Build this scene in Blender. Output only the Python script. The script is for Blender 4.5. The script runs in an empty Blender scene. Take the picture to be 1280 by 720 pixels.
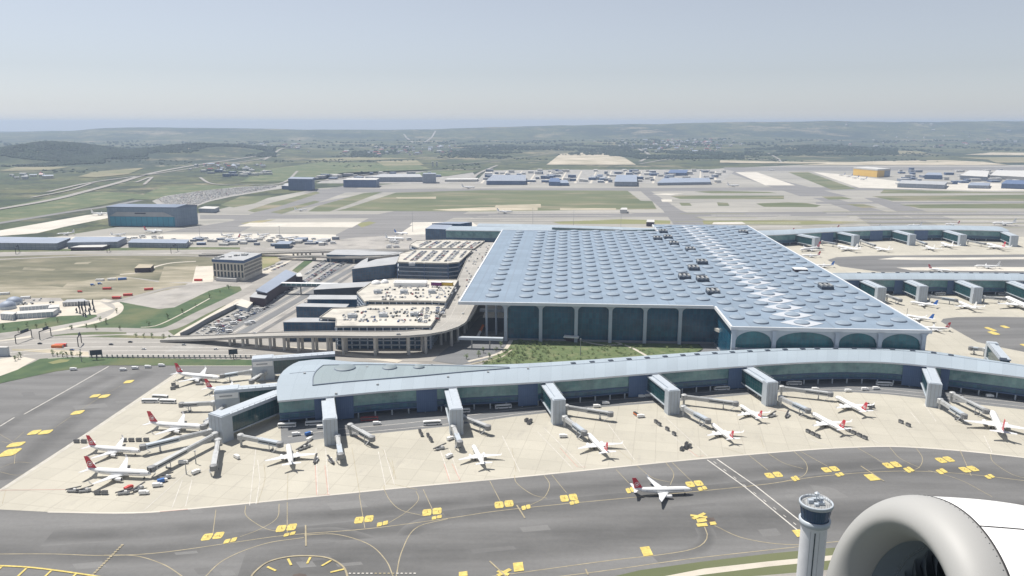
import bpy, bmesh, math, random
from mathutils import Vector, Matrix, noise
random.seed(7)
SC = bpy.context.scene
COL = SC.collection

# ------------------------------------------------------------------ camera, sky, sun, exposure
FPX, CAMH = 950.0, 220.0
PITCH = math.atan(207.0 / 950.0)
cam_d = bpy.data.cameras.new('camera')
cam = bpy.data.objects.new('camera', cam_d)
COL.objects.link(cam)
cam.location = (0, 0, CAMH)
cam.rotation_euler = (math.pi / 2 - PITCH, 0, 0)
cam_d.sensor_width = 36.0
cam_d.lens = 36.0 * FPX / 1280.0
cam_d.clip_start = 0.1
cam_d.clip_end = 90000
SC.camera = cam

SUN_DIR = Vector((-0.40, 0.27, 1.0)).normalized()
SUN_EL = math.asin(SUN_DIR.z)
SUN_AZ = math.atan2(SUN_DIR.x, SUN_DIR.y)
world = bpy.data.worlds.new("World")
SC.world = world
world.use_nodes = True
wn = world.node_tree.nodes
wl = world.node_tree.links
for n in list(wn):
    wn.remove(n)
w_out = wn.new('ShaderNodeOutputWorld')
w_bg = wn.new('ShaderNodeBackground')
w_sky = wn.new('ShaderNodeTexSky')
w_sky.sky_type = 'NISHITA'
w_sky.sun_disc = False
w_sky.sun_elevation = SUN_EL
w_sky.sun_rotation = SUN_AZ
w_sky.altitude = 200
w_sky.air_density = 1.0
w_sky.dust_density = 0.4
w_sky.ozone_density = 2.0
w_hsv = wn.new('ShaderNodeHueSaturation')
w_hsv.inputs['Saturation'].default_value = 0.34
w_bg.inputs['Strength'].default_value = 0.068
wl.new(w_sky.outputs[0], w_hsv.inputs['Color'])
w_tint = wn.new('ShaderNodeMix')
w_tint.data_type = 'RGBA'
w_tint.blend_type = 'MULTIPLY'
w_tint.inputs[0].default_value = 1.0
w_tint.inputs[7].default_value = (0.955, 0.985, 1.06, 1)
wl.new(w_hsv.outputs[0], w_tint.inputs[6])
wl.new(w_tint.outputs[2], w_bg.inputs['Color'])
wl.new(w_bg.outputs[0], w_out.inputs['Surface'])

sun_d = bpy.data.lights.new('sun', 'SUN')
sun_d.energy = 4.1
sun_d.angle = math.radians(0.5)
sun_d.color = (1.0, 0.95, 0.88)
sun = bpy.data.objects.new('sun', sun_d)
COL.objects.link(sun)
sun.rotation_euler = (-SUN_DIR).to_track_quat('-Z', 'Y').to_euler()
sun.location = SUN_DIR * 2000

SC.view_settings.view_transform = 'Standard'
SC.view_settings.look = 'None'
SC.view_settings.gamma = 1.0
SC.view_settings.use_curve_mapping = False
SC.view_settings.exposure = 0.55
SC.cycles.max_bounces = 6
SC.cycles.volume_bounces = 1
HAZE_DENSITY = 6.4e-5

# ------------------------------------------------------------------ helpers
SP, CP = math.sin(PITCH), math.cos(PITCH)

def P(u, v, z=0.0):
    """world point at height z seen at photo pixel (u, v)"""
    x = (u - 640.0) / FPX
    y = -(v - 360.0) / FPX
    d = Vector((x, y * SP + CP, y * CP - SP))
    t = (z - CAMH) / d.z
    return Vector((t * d.x, t * d.y, z))

def PD(u, v, D):
    """world point at horizontal distance D (along +Y) seen at photo pixel (u, v)"""
    x = (u - 640.0) / FPX
    y = -(v - 360.0) / FPX
    d = Vector((x, y * SP + CP, y * CP - SP))
    t = D / d.y
    return Vector((t * d.x, D, CAMH + t * d.z))

def PP(lst, z=0.0):
    return [P(u, v, z) for u, v in lst]

def new_mat(name):
    m = bpy.data.materials.new(name)
    m.use_nodes = True
    return m, m.node_tree.nodes, m.node_tree.links, m.node_tree.nodes['Principled BSDF']

def tex_coord(ns, ls, mode, scale=(1, 1, 1)):
    if mode == 'world':
        g = ns.new('ShaderNodeNewGeometry')
        out = g.outputs['Position']
    else:
        t = ns.new('ShaderNodeTexCoord')
        out = t.outputs['UV' if mode == 'uv' else 'Object']
    mp = ns.new('ShaderNodeMapping')
    mp.inputs['Scale'].default_value = scale
    ls.new(out, mp.inputs['Vector'])
    return mp.outputs['Vector']

def ramp2(ns, ls, fac, c0, c1, p0=0.3, p1=0.7):
    r = ns.new('ShaderNodeValToRGB')
    r.color_ramp.elements[0].position = p0
    r.color_ramp.elements[1].position = p1
    r.color_ramp.elements[0].color = (*c0, 1)
    r.color_ramp.elements[1].color = (*c1, 1)
    ls.new(fac, r.inputs['Fac'])
    return r.outputs['Color']

def mixc(ns, ls, fac, a, b, mode='MIX'):
    m = ns.new('ShaderNodeMix')
    m.data_type = 'RGBA'
    m.blend_type = mode
    if isinstance(fac, float):
        m.inputs[0].default_value = fac
    else:
        ls.new(fac, m.inputs[0])
    for k, val in ((6, a), (7, b)):
        if isinstance(val, tuple):
            m.inputs[k].default_value = (*val, 1)
        else:
            ls.new(val, m.inputs[k])
    return m.outputs[2]

def noise_fac(ns, ls, vec, scale, detail=4.0, rough=0.6):
    n = ns.new('ShaderNodeTexNoise')
    n.inputs['Scale'].default_value = scale
    n.inputs['Detail'].default_value = detail
    n.inputs['Roughness'].default_value = rough
    ls.new(vec, n.inputs['Vector'])
    return n.outputs['Fac']

def mul(c, k):
    return tuple(min(1.0, x * k) for x in c)

def mat(name, col, rough=0.7, metal=0.0, var=0.12, scale=0.3, mode='world'):
    m, ns, ls, b = new_mat(name)
    vec = tex_coord(ns, ls, mode)
    f = noise_fac(ns, ls, vec, scale)
    c = ramp2(ns, ls, f, mul(col, 1 - var), mul(col, 1 + var))
    ls.new(c, b.inputs['Base Color'])
    b.inputs['Roughness'].default_value = rough
    b.inputs['Metallic'].default_value = metal
    return m

def mat_patchy(name, cols, scales, rough=0.9, stretch=(1, 1, 1)):
    """three colours mixed by two noises of different size, world space"""
    m, ns, ls, b = new_mat(name)
    vec = tex_coord(ns, ls, 'world', stretch)
    f1 = noise_fac(ns, ls, vec, scales[0], 6)
    f2 = noise_fac(ns, ls, vec, scales[1], 5)
    c = ramp2(ns, ls, f1, cols[0], cols[1], 0.38, 0.62)
    r = ns.new('ShaderNodeMapRange')
    r.inputs[1].default_value = 0.5
    r.inputs[2].default_value = 0.68
    ls.new(f2, r.inputs[0])
    c = mixc(ns, ls, r.outputs[0], c, cols[2])
    ls.new(c, b.inputs['Base Color'])
    b.inputs['Roughness'].default_value = rough
    return m

def mat_slabs(name, col, joint, size, rough=0.85, rot=0.0, stain=(0.30, 0.28, 0.25)):
    """concrete poured in bays with joints, tyre dirt and stains"""
    m, ns, ls, b = new_mat(name)
    g = ns.new('ShaderNodeNewGeometry')
    mp = ns.new('ShaderNodeMapping')
    mp.inputs['Rotation'].default_value = (0, 0, rot)
    ls.new(g.outputs['Position'], mp.inputs['Vector'])
    vec = mp.outputs['Vector']
    br = ns.new('ShaderNodeTexBrick')
    br.offset = 0.0
    br.inputs['Color1'].default_value = (*mul(col, 0.955), 1)
    br.inputs['Color2'].default_value = (*mul(col, 1.03), 1)
    br.inputs['Mortar'].default_value = (*joint, 1)
    br.inputs['Scale'].default_value = 1.0
    br.inputs['Mortar Size'].default_value = 0.18
    br.inputs['Brick Width'].default_value = size
    br.inputs['Row Height'].default_value = size
    ls.new(vec, br.inputs['Vector'])
    f1 = noise_fac(ns, ls, vec, 0.02, 6)
    c = mixc(ns, ls, 0.75, br.outputs['Color'], ramp2(ns, ls, f1, (0.80, 0.80, 0.80), (1, 1, 1), 0.3, 0.7), 'MULTIPLY')
    mp2 = ns.new('ShaderNodeMapping')
    mp2.inputs['Scale'].default_value = (0.10, 0.03, 0.1)
    ls.new(vec, mp2.inputs['Vector'])
    f2 = noise_fac(ns, ls, mp2.outputs['Vector'], 1.3, 5, 0.7)
    r = ns.new('ShaderNodeMapRange')
    r.inputs[1].default_value = 0.56
    r.inputs[2].default_value = 0.74
    r.inputs[4].default_value = 0.5
    ls.new(f2, r.inputs[0])
    c = mixc(ns, ls, r.outputs[0], c, stain)
    ls.new(c, b.inputs['Base Color'])
    b.inputs['Roughness'].default_value = rough
    return m

def mat_asphalt(name, col, streak=0.35, rot=0.0):
    m, ns, ls, b = new_mat(name)
    g = ns.new('ShaderNodeNewGeometry')
    mp = ns.new('ShaderNodeMapping')
    mp.inputs['Rotation'].default_value = (0, 0, rot)
    mp.inputs['Scale'].default_value = (0.006, 0.05, 0.05)
    ls.new(g.outputs['Position'], mp.inputs['Vector'])
    f1 = noise_fac(ns, ls, mp.outputs['Vector'], 1.0, 5, 0.6)
    c1 = ramp2(ns, ls, f1, mul(col, 1 - streak), mul(col, 1 + streak * 0.7), 0.3, 0.7)
    f2 = noise_fac(ns, ls, g.outputs['Position'], 0.4, 6, 0.7)
    c2 = ramp2(ns, ls, f2, (0.86, 0.86, 0.86), (1, 1, 1))
    ls.new(mixc(ns, ls, 1.0, c1, c2, 'MULTIPLY'), b.inputs['Base Color'])
    b.inputs['Roughness'].default_value = 0.85
    return m

def mat_wear(name, col, dark, streak, rot):
    """the taxiway asphalt again, worn darker by tyres along the middle of a strip"""
    m = mat_asphalt(name, col, streak, rot)
    ns, ls = m.node_tree.nodes, m.node_tree.links
    b = ns['Principled BSDF']
    src = b.inputs['Base Color'].links[0].from_socket
    t = ns.new('ShaderNodeTexCoord'); sp = ns.new('ShaderNodeSeparateXYZ')
    ls.new(t.outputs['UV'], sp.inputs[0])
    w = ns.new('ShaderNodeMath'); w.operation = 'SINE'
    k = ns.new('ShaderNodeMath'); k.operation = 'MULTIPLY'; k.inputs[1].default_value = math.pi
    ls.new(sp.outputs['Y'], k.inputs[0]); ls.new(k.outputs[0], w.inputs[0])
    f = noise_fac(ns, ls, ns.new('ShaderNodeNewGeometry').outputs['Position'], 0.03, 5, 0.6)
    k2 = ns.new('ShaderNodeMath'); k2.operation = 'MULTIPLY'
    ls.new(w.outputs[0], k2.inputs[0]); ls.new(f, k2.inputs[1])
    k3 = ns.new('ShaderNodeMath'); k3.operation = 'MULTIPLY'; k3.inputs[1].default_value = 1.5; k3.use_clamp = True
    ls.new(k2.outputs[0], k3.inputs[0])
    ls.new(mixc(ns, ls, k3.outputs[0], src, mixc(ns, ls, 1.0, src, (dark, dark, dark), 'MULTIPLY')), b.inputs['Base Color'])
    return m

def mat_panes(name, col1, col2, mullion, w, h, mortar=0.12, rough=0.12, spec=0.6, metal=0.0):
    """glazing laid out in metres on the wall's own UVs"""
    m, ns, ls, b = new_mat(name)
    vec = tex_coord(ns, ls, 'uv')
    br = ns.new('ShaderNodeTexBrick')
    br.offset = 0.0
    br.inputs['Color1'].default_value = (*col1, 1)
    br.inputs['Color2'].default_value = (*col2, 1)
    br.inputs['Mortar'].default_value = (*mullion, 1)
    br.inputs['Scale'].default_value = 1.0
    br.inputs['Mortar Size'].default_value = mortar
    br.inputs['Brick Width'].default_value = w
    br.inputs['Row Height'].default_value = h
    ls.new(vec, br.inputs['Vector'])
    f = noise_fac(ns, ls, vec, 0.09, 4)
    c = mixc(ns, ls, 0.8, br.outputs['Color'], ramp2(ns, ls, f, (0.45, 0.5, 0.55) if spec > .5 else (0.86, 0.86, 0.86), (1, 1, 1), 0.35, 0.65), 'MULTIPLY')
    ls.new(c, b.inputs['Base Color'])
    rr = ns.new('ShaderNodeMapRange')
    rr.inputs[3].default_value = rough
    rr.inputs[4].default_value = 0.6
    ls.new(br.outputs['Fac'], rr.inputs[0])
    ls.new(rr.outputs[0], b.inputs['Roughness'])
    b.inputs['Specular IOR Level'].default_value = spec
    b.inputs['Metallic'].default_value = metal
    return m

def mat_seams(name, col, seam, w, h, rough=0.4, metal=0.35, var=0.1, msize=0.15):
    """metal roofing with standing seams on the roof's own UVs"""
    m, ns, ls, b = new_mat(name)
    vec = tex_coord(ns, ls, 'uv')
    br = ns.new('ShaderNodeTexBrick')
    br.offset = 0.0
    br.inputs['Color1'].default_value = (*mul(col, 1 - var * .5), 1)
    br.inputs['Color2'].default_value = (*mul(col, 1 + var * .5), 1)
    br.inputs['Mortar'].default_value = (*seam, 1)
    br.inputs['Scale'].default_value = 1.0
    br.inputs['Mortar Size'].default_value = msize
    br.inputs['Brick Width'].default_value = w
    br.inputs['Row Height'].default_value = h
    ls.new(vec, br.inputs['Vector'])
    f = noise_fac(ns, ls, vec, 0.02, 5)
    c = mixc(ns, ls, 0.9, br.outputs['Color'], ramp2(ns, ls, f, mul((1, 1, 1), 1 - var), (1, 1, 1)), 'MULTIPLY')
    ls.new(c, b.inputs['Base Color'])
    b.inputs['Roughness'].default_value = rough
    b.inputs['Metallic'].default_value = metal
    return m

class MB:
    def __init__(s):
        s.v, s.f, s.m, s.uv = [], [], [], []
    def face(s, pts, mi=0, uv=None):
        i = len(s.v)
        s.v += [tuple(p) for p in pts]
        s.f.append(tuple(range(i, i + len(pts))))
        s.m.append(mi)
        s.uv.append(uv)
    def grid(s, rows, mi=0, close=False, uvs=None):
        """rows of equal length, quads between neighbours (shared vertices)"""
        i0 = len(s.v)
        n = len(rows[0])
        for r in rows:
            s.v += [tuple(p) for p in r]
        for a in range(len(rows) - 1):
            for b in range(n if close else n - 1):
                c = (b + 1) % n
                s.f.append((i0 + a * n + b, i0 + a * n + c, i0 + (a + 1) * n + c, i0 + (a + 1) * n + b))
                s.m.append(mi)
                s.uv.append([uvs[a][b], uvs[a][c], uvs[a + 1][c], uvs[a + 1][b]] if uvs else None)
    def box(s, c, size, mi=0, M=None):
        cx, cy, cz = c
        x, y, z = size[0] / 2, size[1] / 2, size[2] / 2
        q = [Vector((cx + a * x, cy + b * y, cz + d * z)) for d in (-1, 1) for b in (-1, 1) for a in (-1, 1)]
        if M is not None:
            q = [M @ p for p in q]
        for f in ((0, 2, 3, 1), (4, 5, 7, 6), (0, 1, 5, 4), (1, 3, 7, 5), (3, 2, 6, 7), (2, 0, 4, 6)):
            s.face([q[k] for k in f], mi)
    def beam(s, a, b, w, h, mi=0, mi_top=None):
        """box from a to b (bottom centre line), width w, height h, with UV in metres"""
        a, b = Vector(a), Vector(b)
        d = b - a
        L = d.length
        n = Vector((-d.y, d.x, 0))
        n = n.normalized() * (w / 2) if n.length > 1e-6 else Vector((w / 2, 0, 0))
        u = Vector((0, 0, h))
        q = [a - n, a + n, b + n, b - n, a - n + u, a + n + u, b + n + u, b - n + u]
        t = mi if mi_top is None else mi_top
        s.face([q[0], q[1], q[2], q[3]], mi)
        s.face([q[4], q[7], q[6], q[5]], t, [(0, 0), (L, 0), (L, w), (0, w)])
        s.face([q[0], q[3], q[7], q[4]], mi, [(0, 0), (L, 0), (L, h), (0, h)])
        s.face([q[2], q[1], q[5], q[6]], mi, [(0, 0), (L, 0), (L, h), (0, h)])
        s.face([q[1], q[0], q[4], q[5]], mi, [(0, 0), (w, 0), (w, h), (0, h)])
        s.face([q[3], q[2], q[6], q[7]], mi, [(0, 0), (w, 0), (w, h), (0, h)])
    def prism(s, pts, z0, z1, mi=0, mi_top=None, bottom=True, uvtop=None):
        p = [Vector((q[0], q[1], 0)) for q in pts]
        area = sum(p[i].x * p[(i + 1) % len(p)].y - p[(i + 1) % len(p)].x * p[i].y for i in range(len(p)))
        if area < 0:
            p.reverse()
        t = mi if mi_top is None else mi_top
        s.face([(q.x, q.y, z1) for q in p], t, [uvtop(q) if uvtop else (q.x, q.y) for q in p])
        if bottom:
            s.face([(q.x, q.y, z0) for q in reversed(p)], mi)
        run = 0
        for i in range(len(p)):
            a, b = p[i], p[(i + 1) % len(p)]
            L = (b - a).length
            s.face([(a.x, a.y, z0), (b.x, b.y, z0), (b.x, b.y, z1), (a.x, a.y, z1)], mi,
                   [(run, 0), (run + L, 0), (run + L, z1 - z0), (run, z1 - z0)])
            run += L
    def wall(s, path, z0, z1, mi=0, u0=0.0):
        run = u0
        for a, b in zip(path, path[1:]):
            L = math.hypot(b[0] - a[0], b[1] - a[1])
            s.face([(a[0], a[1], z0), (b[0], b[1], z0), (b[0], b[1], z1), (a[0], a[1], z1)], mi,
                   [(run, z0), (run + L, z0), (run + L, z1), (run, z1)])
            run += L
    def tube(s, path, r, n=8, mi=0, cap=True):
        rows = []
        k = len(path)
        for i, p in enumerate(path):
            p = Vector(p)
            a = Vector(path[max(0, i - 1)])
            b = Vector(path[min(k - 1, i + 1)])
            t = (b - a).normalized()
            e = t.orthogonal().normalized()
            e2 = t.cross(e)
            rr = r[i] if isinstance(r, (list, tuple)) else r
            rows.append([p + (e * math.cos(2 * math.pi * j / n) + e2 * math.sin(2 * math.pi * j / n)) * rr for j in range(n)])
        if k == 2:
            d = rows[1]
            base = Vector(path[1]) - Vector(path[0])
            rr = r if not isinstance(r, (list, tuple)) else None
            if rr:
                rows[1] = [q + base for q in rows[0]]
        s.grid(rows, mi, close=True)
        if cap:
            s.face(list(reversed(rows[0])), mi)
            s.face(rows[-1], mi)
    def lathe(s, prof, n=24, mi=0, origin=(0, 0, 0), axis='z', cap=False, M=None):
        rows = []
        for r, h in prof:
            row = []
            for j in range(n):
                a = 2 * math.pi * j / n
                c, d = math.cos(a) * r, math.sin(a) * r
                q = Vector((c, d, h)) if axis == 'z' else Vector((h, c, d))
                q = q + Vector(origin)
                row.append(M @ q if M is not None else q)
            rows.append(row)
        s.grid(rows, mi, close=True)
        if cap:
            s.face(rows[-1], mi)
            s.face(list(reversed(rows[0])), mi)
    def build(s, name, mats, parent=None, smooth=False, loc=None):
        me = bpy.data.meshes.new(name)
        off = Vector(loc) if loc is not None else Vector((0, 0, 0))
        me.from_pydata([tuple(Vector(p) - off) for p in s.v], [], s.f)
        if not isinstance(mats, (list, tuple)):
            mats = [mats]
        for m in mats:
            me.materials.append(m)
        me.polygons.foreach_set('material_index', s.m)
        if smooth:
            me.polygons.foreach_set('use_smooth', [True] * len(s.f))
        if any(u is not None for u in s.uv):
            ul = me.uv_layers.new(name='UVMap')
            k = 0
            for f, u in zip(s.f, s.uv):
                for j in range(len(f)):
                    ul.data[k].uv = u[j] if u else (0, 0)
                    k += 1
        me.update()
        o = bpy.data.objects.new(name, me)
        COL.objects.link(o)
        if loc is not None:
            o.location = off
        if parent is not None:
            o.parent = parent
        return o

def tag(o, label=None, cat=None, group=None, kind=None):
    if label: o['label'] = label
    if cat: o['category'] = cat
    if group: o['group'] = group
    if kind: o['kind'] = kind
    return o

def empty(name, loc, rz=0.0, label=None, cat=None, group=None):
    o = bpy.data.objects.new(name, None)
    COL.objects.link(o)
    o.location = loc
    o.rotation_euler = (0, 0, rz)
    o.empty_display_size = 1
    return tag(o, label, cat, group)

def local_part(mb, name, mats, parent, smooth=False):
    """part whose mesh is given in world coordinates under an unrotated Empty"""
    o = mb.build(name, mats, None, smooth, loc=parent.location)
    o.parent = parent
    o.location = (0, 0, 0)
    return o

def copy_tree(o, parent=None):
    c = o.copy()
    COL.objects.link(c)
    if parent is not None:
        c.parent = parent
    for ch in list(o.children):
        copy_tree(ch, c)
    return c

def catmull(pts, n):
    pts = [Vector(p) for p in pts]
    ex = [pts[0] * 2 - pts[1]] + pts + [pts[-1] * 2 - pts[-2]]
    dense = []
    for i in range(1, len(ex) - 2):
        a, b, c, d = ex[i - 1], ex[i], ex[i + 1], ex[i + 2]
        for k in range(12):
            t = k / 12
            dense.append(0.5 * ((2 * b) + (c - a) * t + (2 * a - 5 * b + 4 * c - d) * t * t + (3 * b - a - 3 * c + d) * t ** 3))
    dense.append(ex[-2])
    acc = [0]
    for a, b in zip(dense, dense[1:]):
        acc.append(acc[-1] + (b - a).length)
    out = []
    j = 0
    for k in range(n):
        s = acc[-1] * k / (n - 1)
        while j < len(acc) - 2 and acc[j + 1] < s:
            j += 1
        t = (s - acc[j]) / max(1e-9, acc[j + 1] - acc[j])
        out.append(dense[j].lerp(dense[j + 1], t))
    return out

def inpoly(x, y, poly):
    r = False
    j = len(poly) - 1
    for i in range(len(poly)):
        a, b = poly[i], poly[j]
        if (a[1] > y) != (b[1] > y) and x < (b[0] - a[0]) * (y - a[1]) / (b[1] - a[1]) + a[0]:
            r = not r
        j = i
    return r

LAYER = [0, 0.003]
def sheet(name, px, z, m, kind='structure', world_pts=None):
    LAYER[0] += 1
    z = z + LAYER[1] * LAYER[0]
    mb = MB()
    pts = world_pts or [P(u, v, 0) for u, v in px]
    area = sum(pts[i].x * pts[(i + 1) % len(pts)].y - pts[(i + 1) % len(pts)].x * pts[i].y for i in range(len(pts)))
    if area < 0:
        pts = list(reversed(pts))
    mb.face([(p.x, p.y, z) for p in pts])
    return tag(mb.build(name, m), kind=kind)

def ribbon(name, px, width, z, m, kind='structure', n=None, world_pts=None, smooth=True, z_end=None, add=None):
    pts = world_pts or [P(u, v, 0) for u, v in px]
    if len(pts) > 2 and smooth:
        pts = catmull(pts, n or max(12, len(pts) * 5))
    if add is None:
        LAYER[0] += 1
        z = z + LAYER[1] * LAYER[0]
    mb = add or MB()
    L, R = [], []
    for i, p in enumerate(pts):
        t = (pts[min(i + 1, len(pts) - 1)] - pts[max(0, i - 1)])
        t.z = 0
        t.normalize()
        nn = Vector((-t.y, t.x, 0)) * width / 2
        zz = z
        L.append((p.x + nn.x, p.y + nn.y, zz))
        R.append((p.x - nn.x, p.y - nn.y, zz))
    mb.grid([R, L], uvs=[[(i / 10.0, 0.0) for i in range(len(R))], [(i / 10.0, 1.0) for i in range(len(L))]])
    if add is not None:
        return None
    return tag(mb.build(name, m), kind=kind)

# ------------------------------------------------------------------ materials
M = {}
M['apron'] = mat_slabs('apron concrete', (0.46, 0.435, 0.365), (0.36, 0.335, 0.28), 15.0, rot=0.2)
M['apron_far'] = mat('pale concrete', (0.52, 0.49, 0.43), 0.85, 0, 0.12, 0.02)
M['asphalt'] = mat_asphalt('taxiway asphalt', (0.164, 0.163, 0.160), 0.28, rot=-0.18)
M['asphalt_patch'] = mat_asphalt('newer asphalt patch', (0.185, 0.184, 0.180), 0.2, rot=-0.18)
M['asphalt_patch_dark'] = mat_asphalt('older asphalt patch', (0.140, 0.139, 0.137), 0.2, rot=-0.18)
M['wear'] = mat_wear('worn taxiway asphalt', (0.164, 0.163, 0.160), 0.62, 0.28, -0.18)
M['asphalt_far'] = mat_asphalt('runway asphalt', (0.20, 0.195, 0.19), 0.22)
M['tarmac_light'] = mat_patchy('grey airfield paving', [(0.26, 0.25, 0.225), (0.33, 0.315, 0.28), (0.22, 0.215, 0.19)], (0.004, 0.02), stretch=(0.25, 1, 1))
M['road'] = mat_asphalt('road asphalt', (0.30, 0.285, 0.26), 0.2)
M['viaduct'] = mat_asphalt('viaduct paving', (0.37, 0.355, 0.325), 0.22)
M['road_pale'] = mat('pale road concrete', (0.50, 0.46, 0.39), 0.85, 0, 0.12, 0.05)
M['service_road'] = mat_asphalt('service road asphalt', (0.17, 0.175, 0.18), 0.2, rot=-0.18)
M['grass'] = mat_patchy('mown grass', [(0.058, 0.090, 0.034), (0.100, 0.122, 0.052), (0.17, 0.165, 0.085)], (0.02, 0.011))
M['garden'] = mat_patchy('garden ground cover', [(0.075, 0.112, 0.042), (0.115, 0.15, 0.06), (0.16, 0.175, 0.085)], (0.25, 0.09))
M['grass_deep'] = mat_patchy('deep green grass', [(0.038, 0.076, 0.028), (0.062, 0.102, 0.038), (0.115, 0.125, 0.055)], (0.06, 0.012))
M['grass_field'] = mat_patchy('airfield grass', [(0.082, 0.102, 0.046), (0.125, 0.138, 0.066), (0.23, 0.20, 0.13)], (0.008, 0.012), stretch=(0.3, 1, 1))
M['grass_dry'] = mat_patchy('dry grass', [(0.20, 0.20, 0.085), (0.15, 0.165, 0.065), (0.30, 0.26, 0.15)], (0.02, 0.02), stretch=(0.3, 1, 1))
M['scrub'] = mat_patchy('scrubby earth', [(0.088, 0.090, 0.052), (0.150, 0.142, 0.088), (0.26, 0.23, 0.16)], (0.03, 0.018), stretch=(0.45, 1.2, 1))
M['dirt'] = mat_patchy('bare earth', [(0.32, 0.28, 0.20), (0.52, 0.46, 0.36), (0.19, 0.18, 0.11)], (0.015, 0.009), stretch=(0.4, 1, 1))
M['earth_far'] = mat_patchy('mottled far earth', [(0.15, 0.145, 0.075), (0.27, 0.235, 0.15), (0.10, 0.12, 0.05)], (0.006, 0.012), stretch=(0.4, 1, 1))
M['earth_near'] = mat_patchy('mottled near earth', [(0.19, 0.175, 0.115), (0.33, 0.295, 0.22), (0.13, 0.125, 0.08)], (0.035, 0.02), stretch=(0.4, 1.2, 1))
M['gravel'] = mat_patchy('grey gravel yard', [(0.30, 0.285, 0.265), (0.37, 0.35, 0.32), (0.22, 0.21, 0.19)], (0.03, 0.02))
M['yellow'] = mat('yellow paint', (0.56, 0.445, 0.13), 0.8, 0, 0.25, 0.5)
M['line_yellow'] = mat('worn yellow line', (0.33, 0.285, 0.19), 0.85, 0, 0.25, 0.15)
M['line_white'] = mat('worn white line', (0.52, 0.50, 0.46), 0.8, 0, 0.2, 0.2)
M['line_red'] = mat('worn red line', (0.50, 0.30, 0.25), 0.8, 0, 0.2, 0.2)
M['board_ink'] = mat('board ink', (0.33, 0.24, 0.06), 0.8, 0, 0.2, 0.2)
M['lot'] = mat_patchy('car park asphalt', [(0.27, 0.262, 0.245), (0.34, 0.33, 0.305), (0.21, 0.205, 0.195)], (0.03, 0.05))
M['mark_dark'] = mat('dark marking paint', (0.09, 0.07, 0.06), 0.8, 0, 0.2, 0.2)
M['white'] = mat('white paint', (0.80, 0.80, 0.79), 0.35, 0, 0.04, 0.4, 'object')
M['plane_white'] = mat('aircraft white', (0.82, 0.82, 0.81), 0.25, 0, 0.03, 0.3, 'object')
M['wing_grey'] = mat('wing grey', (0.66, 0.67, 0.68), 0.35, 0.1, 0.05, 0.5, 'object')
M['red'] = mat('tail red', (0.55, 0.03, 0.05), 0.35, 0, 0.05, 0.5, 'object')
M['blue_tail'] = mat('tail blue', (0.03, 0.16, 0.55), 0.35, 0, 0.05, 0.5, 'object')
M['dark'] = mat('dark rubber', (0.03, 0.03, 0.033), 0.6, 0, 0.15, 2, 'object')
M['glass_dark'] = mat('dark window glass', (0.03, 0.045, 0.06), 0.12, 0, 0.1, 2, 'object')
M['grey'] = mat('grey metal', (0.34, 0.35, 0.36), 0.5, 0.2, 0.1, 0.5, 'object')
M['grey_light'] = mat('light grey cladding', (0.43, 0.475, 0.52), 0.5, 0.05, 0.06, 0.3, 'object')
M['bridge_grey'] = mat('jet bridge grey', (0.44, 0.45, 0.45), 0.5, 0.1, 0.12, 0.3, 'object')
M['column_shade_blue'] = mat('shade tinted concrete', (0.42, 0.47, 0.53), 0.7, 0, 0.06, 0.2)  # concrete with the blue cast of shade put into its colour
M['glass_cab'] = mat('cab glass', (0.03, 0.07, 0.14), 0.12, 0, 0.1, 2, 'object')
M['cab_grey'] = mat('cab grey', (0.21, 0.215, 0.22), 0.6, 0.1, 0.2, 0.8, 'object')
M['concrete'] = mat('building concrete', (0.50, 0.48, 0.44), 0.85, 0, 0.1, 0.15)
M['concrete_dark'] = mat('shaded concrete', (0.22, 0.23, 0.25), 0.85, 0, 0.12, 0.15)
M['deck'] = mat_patchy('parking deck concrete', [(0.47, 0.45, 0.395), (0.56, 0.53, 0.47), (0.36, 0.345, 0.31)], (0.03, 0.06))
M['roof_blue'] = mat_seams('blue grey metal roof', (0.215, 0.28, 0.355), (0.16, 0.21, 0.275), 18.3, 15.0, 0.6, 0.0, 0.14, 0.20)
M['pier_roof'] = mat_seams('pale blue metal roof', (0.33, 0.39, 0.44), (0.27, 0.325, 0.37), 9.0, 24.0, 0.6, 0.0, 0.10, 0.14)
M['roof_recess'] = mat_seams('grey green metal roof', (0.25, 0.305, 0.325), (0.20, 0.245, 0.265), 6.0, 40.0, 0.6, 0.0, 0.10, 0.12)
M['fascia'] = mat('white fascia', (0.66, 0.68, 0.70), 0.5, 0, 0.05, 0.1)
M['dome'] = mat('dome metal', (0.235, 0.29, 0.35), 0.6, 0.0, 0.08, 0.2, 'object')
M['dome_skirt'] = mat('dome skirt', (0.19, 0.225, 0.275), 0.5, 0.1, 0.08, 0.2, 'object')  # darker than the dome: shading of the lower rim put into the colour
M['panel_white'] = mat('white roof panel', (0.45, 0.475, 0.51), 0.7, 0, 0.06, 0.1)
M['plant'] = mat('dark plant casing', (0.035, 0.05, 0.075), 0.6, 0, 0.2, 0.3)
M['plant_grey'] = mat('rooftop duct grey', (0.33, 0.34, 0.34), 0.6, 0.1, 0.2, 0.3)
M['glass_pier'] = mat_panes('pier glazing', (0.13, 0.285, 0.29), (0.185, 0.345, 0.34), (0.17, 0.27, 0.30), 3.0, 2.6)
M['glass_term'] = mat_panes('terminal glazing', (0.008, 0.080, 0.145), (0.018, 0.12, 0.19), (0.016, 0.06, 0.115), 3.5, 6.0, 0.14, 0.2, 0.51)
M['glass_arch'] = mat_panes('arch glazing', (0.030, 0.165, 0.195), (0.04, 0.195, 0.22), (0.04, 0.13, 0.155), 3.5, 6.0, 0.16, 0.2, 0.51)
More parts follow.
